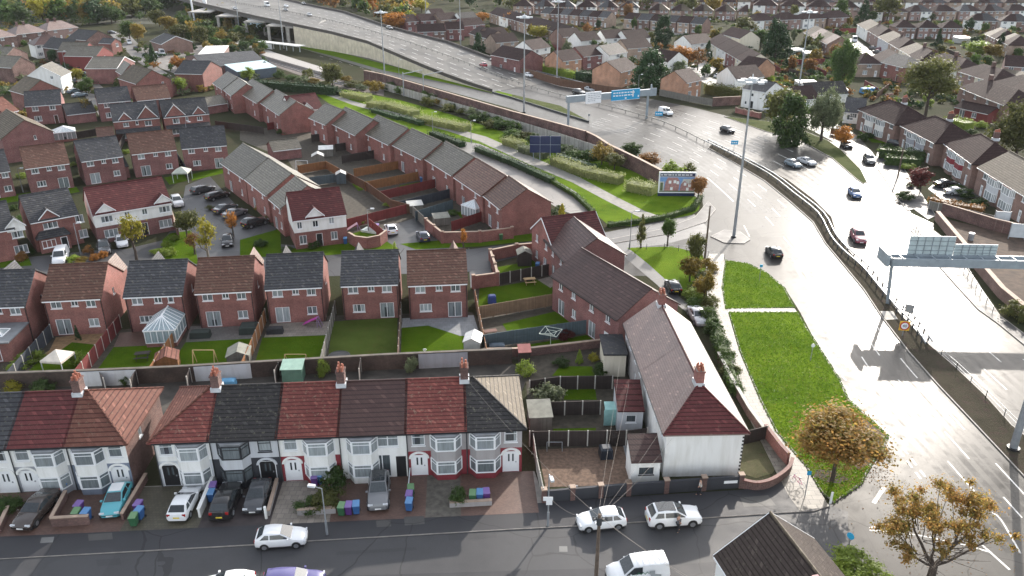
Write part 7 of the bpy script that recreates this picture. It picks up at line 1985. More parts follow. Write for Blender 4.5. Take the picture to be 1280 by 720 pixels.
for a in [('white panel van in front of the grey roofed porch house','van','white',77,326,70,340),('grey car beside the white one at the double house','suv','darkgrey',131,314,133,325),('white car behind the yellow birch','hatch','white',153,306,156,318),('silver people carrier right of the double house','suv','silver',222,256,228,265),('dark estate at the far end of the parking court','estate','darkgrey',254,240,268,236),
    ('black car behind the bush at the far bays','estate','black',272,248,286,244),('dark saloon in the parking court bays','saloon','darkgrey',282,264,296,259),('grey saloon second from the near end of the bays','saloon','grey',294,270,308,265),('large black car nearest the lawn in the bays','suv','black',319,282,335,277),('black hatchback standing in the court','hatch','black',285,305,284,320),
    ('white hatchback with black windows in the tarmac court','hatch','white',489,290,484,280),('navy hatchback in the tarmac court','hatch','navy',529,299,524,290),('black hatchback beside the brown roof on the corner drive','hatch','black',841,362,834,350),('silver car behind the long sunlit roof','saloon','silver',872,400,880,412)]:
 carpx(*a,group=E_,near=a[3] > 60 and a[4] > 240)
H_ = 'vehicles on the highway'
for a in [('red car on the flyover ramp','hatch','red',604,83,590,78,.03,1.6),('white car at the foot of the far parapet','hatch','white',661,96,676,100,.0,.3),('black suv beside the silver car on the highway','suv','black',724,118,738,121),('silver car next to the black suv','hatch','silver',737,114,750,118),('white pickup truck right of the gantry','van','white',832,143,845,147),
    ('black car in the middle of the far carriageway','hatch','black',909,165,922,169),('blue grey car side by side with the silver one','hatch','bluegrey',991,208,1004,213),('silver saloon side by side with the blue grey car','saloon','silver',1008,205,1022,210),('blue hatchback in the glare','hatch','blue',1068,245,1077,254),('crimson hatchback in the glare','suv','crimson',1072,300,1080,311),
    ('black hatchback alone on the near carriageway','hatch','black',967,319,958,308),('dark suv on the service road','suv','darkgrey',1086,203,1094,212),('dark car at the end of the service road','hatch','black',1058,184,1066,190),
    ('black car on a drive by the hipped houses','saloon','black',1182,233,1200,232),('silver coupe on a drive by the hipped houses','saloon','silver',1196,243,1212,243),('grey car between hedges at the hipped houses','hatch','darkgrey',1120,182,1130,184)]:
 lab,k,c,u,v,u2,v2 = a[:7]; z = a[8] if len(a) > 8 else .02
 carpx(lab,k,c,u,v,u2,v2,z=z,group=H_,near=v > 190)
# load bed on the pickup is left as a van; vehicles high on the flyover
for lab,k,c,u,v,z in [('white van high on the flyover','bigvan','white',334,8,8.7),('white car beside the van on the flyover','hatch','white',358,9,8.5),('dark car beside the white one on the flyover','hatch','darkgrey',357,14,8.4),('black car at the far parapet of the flyover','hatch','black',380,6,8.4),('silver car halfway down the flyover','hatch','silver',387,20,8.1),('black suv at the far lane of the flyover','suv','black',487,37,5.5),('pale blue car at the left end of the flyover','hatch','silver',294,12,8.8)]:
 p,q = G(u,v,z),G(u + 14,v + 4,z)
 car(lab,k,c,p[0],p[1],math.degrees(atan2(q[1] - p[1],q[0] - p[0])),z=z + .02,near=False,group=H_)
O_ = 'cars in the old streets'
for lab,k,c,u,v,u2,v2 in [('red car in the old street','hatch','red',98,88,92,82),('black car driving up the old street','suv','black',105,95,98,88),('silver car parked at the top of the old street','hatch','silver',88,80,84,75),('dark car at the top of the old street','hatch','crimson',79,77,75,72),('dark car at the left kerb of the old street','hatch','black',84,97,78,90),('silver car beside the red gable','suv','silver',133,95,140,92),('dark car beside the red gable','hatch','bluegrey',126,93,120,90),('grey saloon on the verge by the dark roofed house','saloon','bluegrey',94,116,106,114),('silver saloon on the verge by the dark roofed house','saloon','bluegrey',100,121,112,119),
    ('white van in the yard car park','van','white',162,55,165,60),('dark car in the yard car park','hatch','black',170,62,164,58),('dark car by the wood','hatch','black',140,42,146,42),('white van in the service yard','van','white',196,71,204,75),('white lorry parked by the flat white roof','bigvan','white',203,69,209,74),('dark car near the old garden hedges','hatch','black',92,104,86,100)]:
 carpx(lab,k,c,u,v,u2,v2,near=False,group=O_)
q = random.Random(3)
for i in range(11):
 t = i / 10; u,v = 1092 + 28 * t + (i % 2) * 7,62 + 24 * t
 carpx(ORD[i] + ' parked car down the sunlit street at the upper right',q.choice(['hatch','saloon','suv']),q.choice(['silver','crimson','black','white','grey']),u,v,u + 8,v + 1,near=False,group='cars parked in the upper right street')
carpx('white van at the top of the sunlit street','bigvan','white',1068,52,1071,56,near=False)
for lab,k,c,u,v in [('white car under the top edge gables','hatch','white',797,26),('dark car under the top edge gables','suv','black',806,29),('red car on the estate lawn drive','hatch','red',916,97),('white car on the estate lawn drive','hatch','white',899,97),('dark car by the tall evergreen gables','hatch','darkgrey',770,22)]:
 carpx(lab,k,c,u,v,u + 8,v - 1,near=False,group='cars in the estate beyond the highway')
# ================================================================== BINS
bn = [('purple',80,615,'against the porch of the white and grey house'),('blue',85,613,'beside the purple one at the white and grey house'),('purple',101,641,'behind the low brick front wall'),('green',98,650,'behind the low brick front wall'),('blue',110,650,'behind the low brick front wall'),
   ('purple',175,640,'at the spiked wall'),('blue',176,648,'at the spiked wall'),('green',169,656,'at the spiked wall'),('purple',268,617,'beside the black suv'),('blue',266,626,'beside the black suv'),('purple',394,606,'by the red porch'),('blue',401,604,'by the red porch'),
   ('green',428,643,'in the row of three beside the grey suv'),('purple',437,642,'in the row of three beside the grey suv'),('blue',446,641,'in the row of three beside the grey suv'),('green',514,620,'by the thin handrail'),('purple',512,628,'by the thin handrail'),('blue',512,637,'by the thin handrail'),
   ('green',591,627,'in the row at the low stone wall'),('blue',600,626,'in the row at the low stone wall'),('purple',608,625,'in the row at the low stone wall')]
for c,u,v,w_ in bn:
 p = G(u,v,Z1); wheelie('%s lidded bin %s' % (c,w_),p[0],p[1],R.uniform(-.15,.15),c)
for c,u,v,w_ in [('blue',672,337,'beside the red brick wing'),('blue',432,305,'at the side of the white gabled house'),('purple',472,288,'behind the curved brick wall'),('green',626,300,'on the verge by the long brick wall'),('blue',527,228,'by the back door of the terrace')]:
 p = G(u,v); wheelie('%s bin %s' % (c,w_),p[0],p[1],R.uniform(-.3,.3),c,z=.03,group='wheelie bins of the estate')
# ================================================================== SHEDS, TENTS, GARDEN THINGS
def shed(lab,u,v,w_,d,h,mat,rmat,rz=0.0,name='shed',roof='gable',z=0.0):
 x,y = G(u,v); root = thing(name,lab,'shed',(x,y,z),rz)
 m = MB(); m.box(-w_ / 2,0,0,w_ / 2,d,h); m.add([(-w_ / 2,0,h),(w_ / 2,0,h),(0,0,h + w_ * .25),(-w_ / 2,d,h),(w_ / 2,d,h),(0,d,h + w_ * .25)],[(0,1,2),(4,3,5)]) if roof == 'gable' else None
 link('wall',m.mesh('wall',mat),root)
 r_ = MB()
 if roof == 'gable':
  e = w_ / 2 + .12; k = w_ * .25 / (w_ / 2)
  for s in (-1,1): r_.add([(s * e,-.12,h - .12 * k),(0,-.12,h + w_ * .25 + .01),(0,d + .12,h + w_ * .25 + .01),(s * e,d + .12,h - .12 * k),(s * e,-.12,h - .12 * k + .06),(0,-.12,h + w_ * .25 + .07),(0,d + .12,h + w_ * .25 + .07),(s * e,d + .12,h - .12 * k + .06)],[(0,1,2,3),(4,5,6,7),(0,1,5,4),(3,2,6,7),(0,3,7,4)])
 else: r_.add([(-w_ / 2 - .1,-.15,h),(w_ / 2 + .1,-.15,h),(w_ / 2 + .1,d + .1,h + .35),(-w_ / 2 - .1,d + .1,h + .35),(-w_ / 2 - .1,-.15,h + .07),(w_ / 2 + .1,-.15,h + .07),(w_ / 2 + .1,d + .1,h + .42),(-w_ / 2 - .1,d + .1,h + .42)],[(0,1,2,3),(4,5,6,7),(0,1,5,4),(1,2,6,5),(2,3,7,6),(3,0,4,7)])
 link('roof',r_.mesh('roof',rmat),root)
 dm = MB(); dm.box(-.62,-.03,.05,-.01,-.002,min(h - .1,1.8)); dm.box(.01,-.03,.05,.62,-.002,min(h - .1,1.8)); link('door',dm.mesh('door',plain('shed_door',(0.42,0.42,0.4),.6) if 'grey tool' in lab else mat),root)
 return root
FELT = plain('roofing_felt',(0.2,0.2,0.17),.9,.25); PALE = plain('pale_shed_board',(0.42,0.42,0.4),.7)
shed('grey tool shed with double doors beside the red fence',707,388,2.1,1.8,1.9,PALE,plain('grey_plastic_roof',(0.25,0.25,0.26),.6),.12); shed('dark brown shed with pale felt roof against the pier wall',656,333,2.0,2.0,1.9,FW['dark'],FELT,.1)
shed('green metal shed in the yard behind the red roof',366,478,2.2,1.6,1.6,plain('green_metal',(0.1,0.2,0.15),.6),plain('pale_green_roof',(0.28,0.42,0.34),.5),.05,roof='pent'); shed('shed with sandy felt roof beside the black roofed end house',676,540,2.2,2.6,1.7,FW['grey'],FELT,.08,roof='pent'); shed('white plastic shed at the corner of the striped lawn',590,444,1.9,2.2,1.7,PALE,plain('white_shed_roof',(0.55,0.55,0.54),.5),-.1)
shed('terracotta roofed playhouse at the end of the orange fence',210,466,2.4,2.2,1.5,FW['orange'],RF['terra'],.3); shed('grey felted shed at the lawn corner beside the trellis',299,460,2.4,2.2,1.5,FW['grey'],FELT,.2); shed('tiny red roofed hut above the yellow green bush',656,456,1.3,1.2,1.6,FW['dark'],plain('red_felt',(0.28,0.1,0.09),.8),.1,roof='pent'); shed('pale turquoise cupboard beside the pale blue outhouse',762,532,.9,.7,1.9,plain('turquoise_board',(0.25,0.45,0.43),.6),plain('turquoise_top',(0.25,0.45,0.43)),.05,roof='pent')
shed('blue grey playhouse beside the orange garden fence',427,230,1.8,1.8,1.9,FW['blue'],PALE,.2); shed('grey shed in the far terrace garden',398,206,2.4,2,1.8,FW['grey'],PALE,.2); shed('white roofed shed in the far terrace garden',408,196,3.0,2.2,1.6,FW['grey'],plain('white_sheet',(0.6,0.6,0.58),.5),.2,roof='pent'); shed('pale topped shed beside the green slide',520,266,2.6,1.8,1.3,FW['grey'],PALE,.3,roof='pent'); shed('small shed at the white conservatory garden',553,282,2.6,1.8,1.3,FW['grey'],FELT,.3,roof='pent')
for lab,u,v in [('white outbuilding with flat roof below the big dark olive tree',1010,113),('pale caravan like shed beside the white outbuilding',1046,122),('white flat roofed garden room behind the maroon fence',998,70),('white garden shelter next to the garden room',1015,74),('long white canopy in the upper right gardens',1205,54),('white roofed shed below the sandy roofed row',1228,62)]:
 shed(lab,u,v,6,4,2.2,PALE,plain('white_sheet',(0.6,0.6,0.58)),R.uniform(-.3,.3),roof='pent')
def gazebo(lab,u,v,w_,h,mat,z=0.0):
 x,y = G(u,v); root = thing('gazebo',lab,'gazebo',(x,y,z),R.uniform(-.2,.2))
 m = MB(); c = w_ / 2; m.add([(-c,-c,h),(c,-c,h),(c,c,h),(-c,c,h),(0,0,h + .9),(-c,-c,h - .25),(c,-c,h - .25),(c,c,h - .25),(-c,c,h - .25)],[(0,1,4),(1,2,4),(2,3,4),(3,0,4),(0,5,6,1),(1,6,7,2),(2,7,8,3),(3,8,5,0)])
 link('canopy',m.mesh('canopy',mat),root)
 for sx in (-1,1):
  for sy in (-1,1):
   p = MB(); p.box(sx * c * .95 - .04,sy * c * .95 - .04,0,sx * c * .95 + .04,sy * c * .95 + .04,h); link('leg',p.mesh('leg',STEELP),root)
CAN = plain('cream_canvas',(0.62,0.56,0.48),.8)
gazebo('cream garden gazebo at the foot of the red brown fence',76,462,2.5,1.7,CAN); gazebo('grey green garden gazebo beside the open canopy house',229,226,3,2.0,plain('grey_canvas',(0.4,0.42,0.36),.8)); gazebo('white tent in the garden behind the highway fence',741,85,4.5,2.2,plain('white_canvas',(0.7,0.7,0.68),.7)); gazebo('white round tent behind the green hedge',620,80,4,2,plain('white_canvas',(0.7,0.7,0.68)))
# second conservatory pair
def conservatory(lab,u,v,w_,d,rz,h=2.1):
 x,y = G(u,v); root = thing('conservatory',lab,'conservatory',(x,y,0),rz)
 b = MB(); b.box(-w_ / 2,0,0,w_ / 2,d,.5); link('base_wall',b.mesh('base_wall',BR['red']),root)
 f_ = MB(); g_ = MB(); g_.box(-w_ / 2 + .03,.03,.5,w_ / 2 - .03,d,h)
 for k in range(6): xx = -w_ / 2 + w_ * k / 5; f_.box(xx - .04,-.01,.5,xx + .04,.06,h)
 for k in range(5):
  for xx in (-w_ / 2,w_ / 2): f_.box(xx - .04,d * k / 4 - .04,.5,xx + .04,d * k / 4 + .04,h)
 f_.box(-w_ / 2 - .1,-.1,h,w_ / 2 + .1,d,h + .14)
 E0,E1,E2,E3,K0,K1 = (-w_ / 2 - .1,-.1,h + .14),(w_ / 2 + .1,-.1,h + .14),(w_ / 2 + .1,d,h + .14),(-w_ / 2 - .1,d,h + .14),(0,d * .4,h + 1.1),(0,d * .7,h + 1.1)
 g_.add([E0,E1,K0],[(0,1,2)],1); g_.add([E1,E2,K1,K0],[(0,1,2,3)],1); g_.add([E3,E0,K0,K1],[(0,1,2,3)],1); g_.add([E2,E3,K1],[(0,1,2)],1)
 for p,q_ in ((E0,K0),(E1,K0),(E2,K1),(E3,K1),(K0,K1)): f_.tube(p,q_,.06,.06,5)
 for t in (.25,.5,.75): f_.tube(lerp(E1,E2,t),lerp(K0,K1,t),.04,.04,4); f_.tube(lerp(E3,E0,t),lerp(K1,K0,t),.04,.04,4); f_.tube(lerp(E0,E1,t),K0,.04,.04,4)
 link('frame',f_.mesh('frame',WHITE),root); link('glazing',g_.mesh('glazing',[PANE,glassmat('pale_polycarbonate',(0.45,0.52,0.54),(0.6,0.66,0.68),.3)]),root)
conservatory('white conservatory on the greenway terrace',586,274,3.4,3.4,-.75); conservatory('white roofed conservatory behind the detached row',83,177,4.6,4,.5)
def picnic(lab,u,v,mat,rz,z=0.0):
 x,y = G(u,v,z); root = thing('picnic_table',lab,'picnic table',(x,y,z),rz)
 t = MB(); t.box(-.8,-.38,.7,.8,.38,.75); link('table_top',t.mesh('table_top',mat),root)
 for s in (-1,1):
  b = MB(); b.box(-.8,s * .72 - .13,.42,.8,s * .72 + .13,.46); link('bench',b.mesh('bench',mat),root)
  l = MB(); l.tube((s * .6,-.75,0),(s * .6,-.2,.7),.04,.04,4); l.tube((s * .6,.75,0),(s * .6,.2,.7),.04,.04,4); l.box(s * .6 - .03,-.75,.38,s * .6 + .03,.75,.42); link('leg',l.mesh('leg',mat),root)
PINE = plain('pale_pine',(0.45,0.31,0.16),.7)
picnic('pale wooden picnic table on the lawn by the dark fence',662,354,PINE,.2,.03); picnic('dark round picnic table on the lawn by the conservatory',179,448,FW['dark'],.2,.03); picnic('dark wooden table on the patio by the orange fence',613,420,plain('red_brown_wood',(0.12,0.045,0.03),.7),.3,.03)
def boxthing(name,lab,cat,u,v,w_,d,h,mat,rz=.1,z=.03,legs=False):
 x,y = G(u,v,z); root = thing(name,lab,cat,(x,y,z),rz)
 m = MB(); m.add([(-w_ / 2,-d / 2,0),(w_ / 2,-d / 2,0),(w_ / 2,d / 2,0),(-w_ / 2,d / 2,0),(-w_ * .46,-d * .46,h * .85),(w_ * .46,-d * .46,h * .85),(w_ * .46,d * .46,h * .85),(-w_ * .46,d * .46,h * .85),(-w_ * .3,-d * .3,h),(w_ * .3,-d * .3,h),(w_ * .3,d * .3,h),(-w_ * .3,d * .3,h)],
     [(3,2,1,0),(8,9,10,11)] + [(i + a,(i + 1) % 4 + a,(i + 1) % 4 + a + 4,i + a + 4) for a in (0,4) for i in range(4)])
 link('cover',m.mesh('cover',mat),root); return root
boxthing('covered_barbecue','blue tarpaulin covered barbecue on the lawn','barbecue',615,378,1.1,.9,1.1,plain('blue_tarpaulin',(0.03,0.06,0.25),.5)); boxthing('tarpaulin_heap','bright blue tarpaulin over a heap in a back garden','tarpaulin',1087,116,5.5,2.6,1.6,plain('bright_blue_tarpaulin',(0.04,0.24,0.55),.5)); boxthing('garden_sofa','dark covered garden sofa on the grey patio','sofa',251,421,2.4,1.1,.9,plain('dark_green_cover',(0.03,0.04,0.035),.8)); boxthing('garden_table','dark green covered round table beside the patio plants','table',312,414,2.2,2.0,1.0,plain('dark_green_cover',(0.03,0.04,0.035)))
boxthing('rattan_sofa','dark rattan sofa on the sandy patio','sofa',344,416,2.0,.9,.8,plain('dark_rattan',(0.03,0.03,0.033),.8)); boxthing('bbq','black barbecue by the french doors','barbecue',282,406,1.2,.6,1.0,BLACK); boxthing('tarpaulin_heap','pale blue plastic sheet in the yard by the chimney','tarpaulin',285,482,1.8,1.0,.8,plain('pale_blue_plastic',(0.1,0.28,0.45),.5)); boxthing('rubbish_heap','black heap of bags in the corner garden','heap',757,570,1.2,1.2,1.1,plain('black_bags',(0.02,0.025,0.035),.4)); boxthing('garden_bench_cover','grey garden seat by the blue panels','seat',621,438,2.0,.9,.9,plain('blue_grey_cover',(0.1,0.13,0.16),.7))
def frame_toy(name,lab,cat,u,v,pts,segs,r,mat,rz=0.0,z=.03,extra=None):
 x,y = G(u,v,z); root = thing(name,lab,cat,(x,y,z),rz); m = MB()
 for a,b in segs: m.tube(pts[a],pts[b],r,r,5)
 link('frame',m.mesh('frame',mat),root)
 if extra: extra(root)
 return root
SW = [(-1.2,-.6,0),(-1.2,.6,0),(-1.2,0,1.9),(1.2,-.6,0),(1.2,.6,0),(1.2,0,1.9)]; SS = [(0,2),(1,2),(3,5),(4,5),(2,5)]
frame_toy('swing_frame','wooden swing frame on the lawn above the white back wall','swing',257,456,SW,SS,.05,PINE); frame_toy('swing_frame','orange football goal frame on the lawn by the trellis','goal',370,452,[(a,b,c * .5) for a,b,c in SW],SS,.04,PINE); frame_toy('swing_frame','grey swing frame in the far terrace garden','swing',378,212,SW,SS,.05,STEELP); frame_toy('chair_frame','pair of grey tubular garden chairs by the concrete posts','chair',693,562,[(a * .6,b * .5,c * .45) for a,b,c in SW],SS,.03,STEEL)
dr = [(0,0,0),(0,0,1.9)] + [(cos(k * pi / 2 + .4) * 1.5,sin(k * pi / 2 + .4) * 1.5,2.2) for k in range(4)] + [(cos(k * pi / 2 + .4) * .8,sin(k * pi / 2 + .4) * .8,2.05) for k in range(4)]
frame_toy('rotary_drier','rotary washing line on the lawn by the blue grey fence','washing line',688,435,dr,[(0,1)] + [(1,2 + k) for k in range(4)] + [(2 + k,2 + (k + 1) % 4) for k in range(4)] + [(6 + k,6 + (k + 1) % 4) for k in range(4)],.03,plain('pale_green_wire',(0.5,0.56,0.48),.5))
tr = [(cos(k * pi / 8) * 1.25,sin(k * pi / 8) * 1.25,.12) for k in range(16)]
frame_toy('trampoline','low round trampoline ring on the plain lawn','trampoline',424,446,tr,[(k,(k + 1) % 16) for k in range(16)],.05,STEELD,extra=lambda r_: link('mat',(lambda m: (m.add(tr,[tuple(range(16))]),m.mesh('mat',BLACK))[1])(MB()),r_))
def slide(lab,u,v,c1,rz):
 def ex(r_):
  m = MB(); m.add([(-.3,0,1.2),(.3,0,1.2),(.3,1.9,.2),(-.3,1.9,.2)],[(0,1,2,3)]); m.tube((-.3,0,1.25),(-.3,1.9,.25),.06,.06,5); m.tube((.3,0,1.25),(.3,1.9,.25),.06,.06,5); link('chute',m.mesh('chute',c1),r_)
 frame_toy('slide',lab,'slide',u,v,[(-.3,0,0),(-.3,0,1.3),(.3,0,0),(.3,0,1.3),(-.3,-.5,0),(.3,-.5,0)],[(0,1),(2,3),(4,1),(5,3),(1,3)],.04,plain('mauve_plastic',(0.3,0.2,0.35),.5),rz,extra=ex)
slide('pink and white slide on the play lawn',447,288,plain('pale_pink_plastic',(0.6,0.42,0.5),.4),1.9); slide('pale green slide in the garden by the slate fence',538,268,plain('lime_plastic',(0.45,0.6,0.25),.4),2.6); slide('magenta slide on the sandy patio',398,408,plain('magenta_plastic',(0.5,0.05,0.35),.4),1.4)
pl_ = MB(); pp_ = G(468,290); pl_.box(-2,-.9,0,2,.9,.35)
tag(link('paddling_pool',pl_.mesh('paddling_pool',plain('pale_pool',(0.5,0.58,0.56),.3)),None,(pp_[0],pp_[1],.03),-.4),'pale paddling pool beside the play lawn slide','pool')
hh = MB()
for s in (-1,1): hh.tube((s * .18,0,.1),(0,0,-.22),.05,.05,5); hh.tube((s * .18,0,.1),(s * .05,0,.18),.05,.05,5); hh.tube((s * .05,0,.18),(0,0,.06),.05,.05,5)
hp_ = G(532,449); tag(link('heart_ornament',hh.mesh('heart_ornament',WHITE),None,(hp_[0],hp_[1] - .4,1.4)),'white heart ornament hung on the blue grey back wall','ornament')
# ================================================================== MASTS, LAMPS, SIGNS
for i,(u,v,h,lab) in enumerate([(917,297,25,'tall lighting mast on the island at the junction'),(655,141,25,'tall lighting mast beside the slip road'),(481,96,21,'tall lighting mast at the start of the panel fence'),(696,101,25,'tall lighting mast behind the far parapet'),(576,60,22,'tall lighting mast among the brown roofed houses'),(355,62,22,'tall lighting mast by the station'),(300,42,20,'tall lighting mast behind the railway trees'),(996,128,25,'tall lighting mast beside the birch trees'),(1266,562,27,'tall lighting mast at the lower right edge'),(533,36,18,'tall lighting mast behind the orange tree')]):
 mast(lab,u,v,h,.36 if i == 8 else .26)
for lab,u,v,r_ in [('thin white bridge pylon at the upper left',244,30,.5),('thick white bridge pylon at the upper left',260,26,1.1),('white bridge pylon behind the flyover',363,4,1.0)]:
 x,y = G(u,v); m = MB(); m.tube((x,y,0),(x - 1,y,30),r_,r_ * .9,10); tag(link('pylon',m.mesh('pylon',plain('white_pylon',(0.7,0.72,0.73),.5))),lab,'pylon')
for lab,u,v,h,du,dv in [('grey street lamp beside the clipped bushes',409,668,4.6,-1,.2),('street lamp with white sign plate at the pale fence',685,657,5.2,.2,-1),('street lamp at the bend behind the choc roofed house',787,311,6,1,0),('lamp by the curved brick wall',461,291,4,1,0),('lamp left of the white van',101,318,5,1,0),('lamp in the gap of the detached row',29,240,4.5,1,0),('lamp at the far end of the parking court',236,180,5,1,0),('street lamp on the far pavement by the tall fence',797,124,7,1,0),('street lamp at the estate road behind the conifer',882,88,6,1,0),('dark lamp post in the old street',83,90,7,1,0),('lamp on the greenway path',541,166,5,1,0),('second lamp on the greenway path',589,178,5,1,0),('lamp at the slip road barrier',499,98,6,1,0)]:
 lamp(lab,u,v,h,du,dv,z=.1 if v > 600 else 0,group='street lamps')
x,y = G(685,657,.1); m = MB(); m.box(-.45,-.08,2.6,.35,-.06,3.0); m.box(-.2,-.1,2.2,.3,-.085,2.6)
tag(link('sign_plate',m.mesh('sign_plate',WHITE),None,(x,y,.1)),'two small white plates on the street lamp at the pale fence','sign')
WOOD = plain('telegraph_pole_wood',(0.11,0.08,0.06),.9,.3,4)
def pole(lab,u,v,h,top=None,wires=()):
 x,y = G(u,v)
 if top: tx,ty = G(top[0],top[1],h)
 else: tx,ty = x,y
 root = thing('telegraph_pole',lab,'telegraph pole',(x,y,0)); m = MB(); m.tube((0,0,0),(0,0,h),.17,.11,9); link('pole',m.mesh('pole',WOOD),root)
 if wires:
  c = MB(); c.box(-.5,-.06,h - .5,.5,.06,h - .4); c.tube((0,0,h - .9),(0,0,h - .3),.2,.2,8); [c.tube((s,0,h - .4),(s,0,h - .22),.05,.04,6) for s in (-.45,-.2,.2,.45)]; link('crossarm',c.mesh('crossarm',STEELD),root)
 for k,wv in enumerate(wires):
  e = (wv[0] - x,wv[1] - y,wv[2]); s = (.1 * (k % 3 - 1),0,h - .25); pts = []
  for t in range(9):
   p = lerp(s,e,t / 8); pts.append((p[0],p[1],p[2] - .6 * 4 * (t / 8) * (1 - t / 8)))
  wm = MB(); wm.path(pts,.008,4); link('wire',wm.mesh('wire',plain('grey_wire',(0.2,0.18,0.16),.7)),root)
pole('wooden telegraph pole with wires in front of the white crossover',744,742,7.4,wires=[(*G(840,548,5),5),(*G(580,470,8),8),(*G(786,480,5),5),(*G(775,450,5),5),(*G(1000,800,6),6),(*G(940,760,5),5),(*G(690,625,4),4),(*G(870,465,8.5),8.5)])
pole('bare wooden pole at the junction behind the shrubs',881,322,8.2); pole('wooden pole among the tall hedges on the right',1122,222,8)
GREYP = plain('grey_gantry_steel',(0.26,0.3,0.33),.5,.12,1); SBLUE = plain('motorway_blue',(0.02,0.3,0.55),.5,.05); SWHITE = plain('sign_white',(0.78,0.79,0.8),.5,.04); NAVY = plain('navy_board',(0.01,0.02,0.07),.5,.1)
# gantry over the far carriageways
L_,R_ = G(710,158),G(808,148)
an = atan2(R_[1] - L_[1],R_[0] - L_[0]); Lg = hypot(R_[0] - L_[0],R_[1] - L_[1])
root = thing('sign_gantry','grey sign gantry with white and blue panels across the highway','gantry',(L_[0],L_[1],0),an)
m = MB(); m.box(-.6,-.5,6.0,Lg + 1.8,.5,7.6); link('beam',m.mesh('beam',GREYP),root)
for x0 in (0,Lg): m = MB(); m.box(x0 - .22,-.22,0,x0 + .22,.22,5.997); link('leg',m.mesh('leg',GREYP),root)
m = MB(); m.box(Lg * .19,-.75,5.4,Lg * .38,-.55,8.3); sp_ = link('sign_panel',m.mesh('sign_panel',SWHITE),root)
m = MB(); rt = random.Random(1)
for k in range(5):
 x0 = Lg * .2 + .4; zz = 7.8 - k * .45
 while x0 < Lg * .37 - (k == 4) * 1.5:
  l = rt.uniform(.3,.8); m.box(x0,-.78,zz,min(x0 + l,Lg * .375),-.752,zz + .14); x0 += l + .18
link('lettering',m.mesh('lettering',plain('grey_lettering',(0.3,0.33,0.36),.6)),sp_)
m = MB(); m.box(Lg * .51,-.75,5.5,Lg * .87,-.55,8.2); sp2 = link('sign_panel',m.mesh('sign_panel',SBLUE),root)
m = MB()
for k in range(2):
 x0 = Lg * .53
 while x0 < Lg * .76: l = rt.uniform(.4,1.0); m.box(x0,-.78,7.3 - k * .7,x0 + l,-.752,7.6 - k * .7); x0 += l + .25
m.box(Lg * .775,-.78,6.2,Lg * .79,-.752,7.8); m.box(Lg * .76,-.78,7.2,Lg * .8,-.752,7.5); m.box(Lg * .68,-.78,5.8,Lg * .7,-.752,6.2); m.box(Lg * .845,-.78,6.0,Lg * .86,-.752,6.5)
m.box(Lg * .51,-.77,5.5,Lg * .87,-.7505,5.58); m.box(Lg * .51,-.77,8.12,Lg * .87,-.7505,8.2)
link('lettering',m.mesh('lettering',SWHITE),sp2)
m = MB(); m.box(Lg + .2,-.62,5.9,Lg + 2.2,-.505,7.9); m.tube((Lg + .9,0,7.6),(Lg + .9,0,8.8),.25,.2,8); link('signal_box',m.mesh('signal_box',GREYP),root)
# gantry over the near right carriageway, seen from behind
b0 = G(1109,380); e0,e1 = Vector(G(1116,331,6.3)),Vector(G(1330,335,6.3))
an = atan2(e1.y - e0.y,e1.x - e0.x); Lg = (e1 - e0).length
root = thing('sign_gantry','large grey gantry with the backs of two sign panels over the glaring carriageway','gantry',(e0.x,e0.y,0),an)
m = MB(); m.box(-.3,-.15,6.1,Lg,.1,7.2); m.box(-.3,1.4,6.1,Lg,1.6,7.2); m.box(-.3,.1,6.12,Lg,1.4,6.3); m.box(-.32,-.15,6.1,-.1,1.6,7.2)
for k in range(int(Lg / 2)): m.box(k * 2 + 1,-.1,7.2,k * 2 + 1.12,1.55,7.28)
link('beam',m.mesh('beam',GREYP),root)
for k,(x0,x1,zt) in enumerate([(2.3,8.0,9.6),(8.1,13.4,8.6)]):
 m = MB(); m.box(x0,1.75,7.0,x1,1.85,zt); pn = link('sign_panel',m.mesh('sign_panel',plain('pale_sign_back',(0.4,0.47,0.48),.5,.12)),root)
 g_ = MB()
 for q_ in range(1,4): g_.box(x0,1.68,7.0 + (zt - 7) * q_ / 4,x1,1.747,7.06 + (zt - 7) * q_ / 4)
 for q_ in range(1,6): g_.box(x0 + (x1 - x0) * q_ / 6,1.66,7.0,x0 + .06 + (x1 - x0) * q_ / 6,1.744,zt)
 link('rail_grid',g_.mesh('rail_grid',plain('grey_rail',(0.2,0.23,0.25),.5)),pn)
m = MB(); m.box(-.9,-.2,6.1,-.5,3.0,7.7); link('end_box',m.mesh('end_box',GREYP),root)
lx = Vector((b0[0],b0[1])) - e0; lx.rotate(Matrix.Rotation(-an,2))
m = MB(); m.tube((lx.x,lx.y,0),(0.2,.7,6.1),.22,.22,8); link('leg',m.mesh('leg',GREYP),root)
m = MB(); m.tube((Lg - 1,.7,0),(Lg - 1,.7,6.1),.25,.25,8); link('leg',m.mesh('leg',GREYP),root)
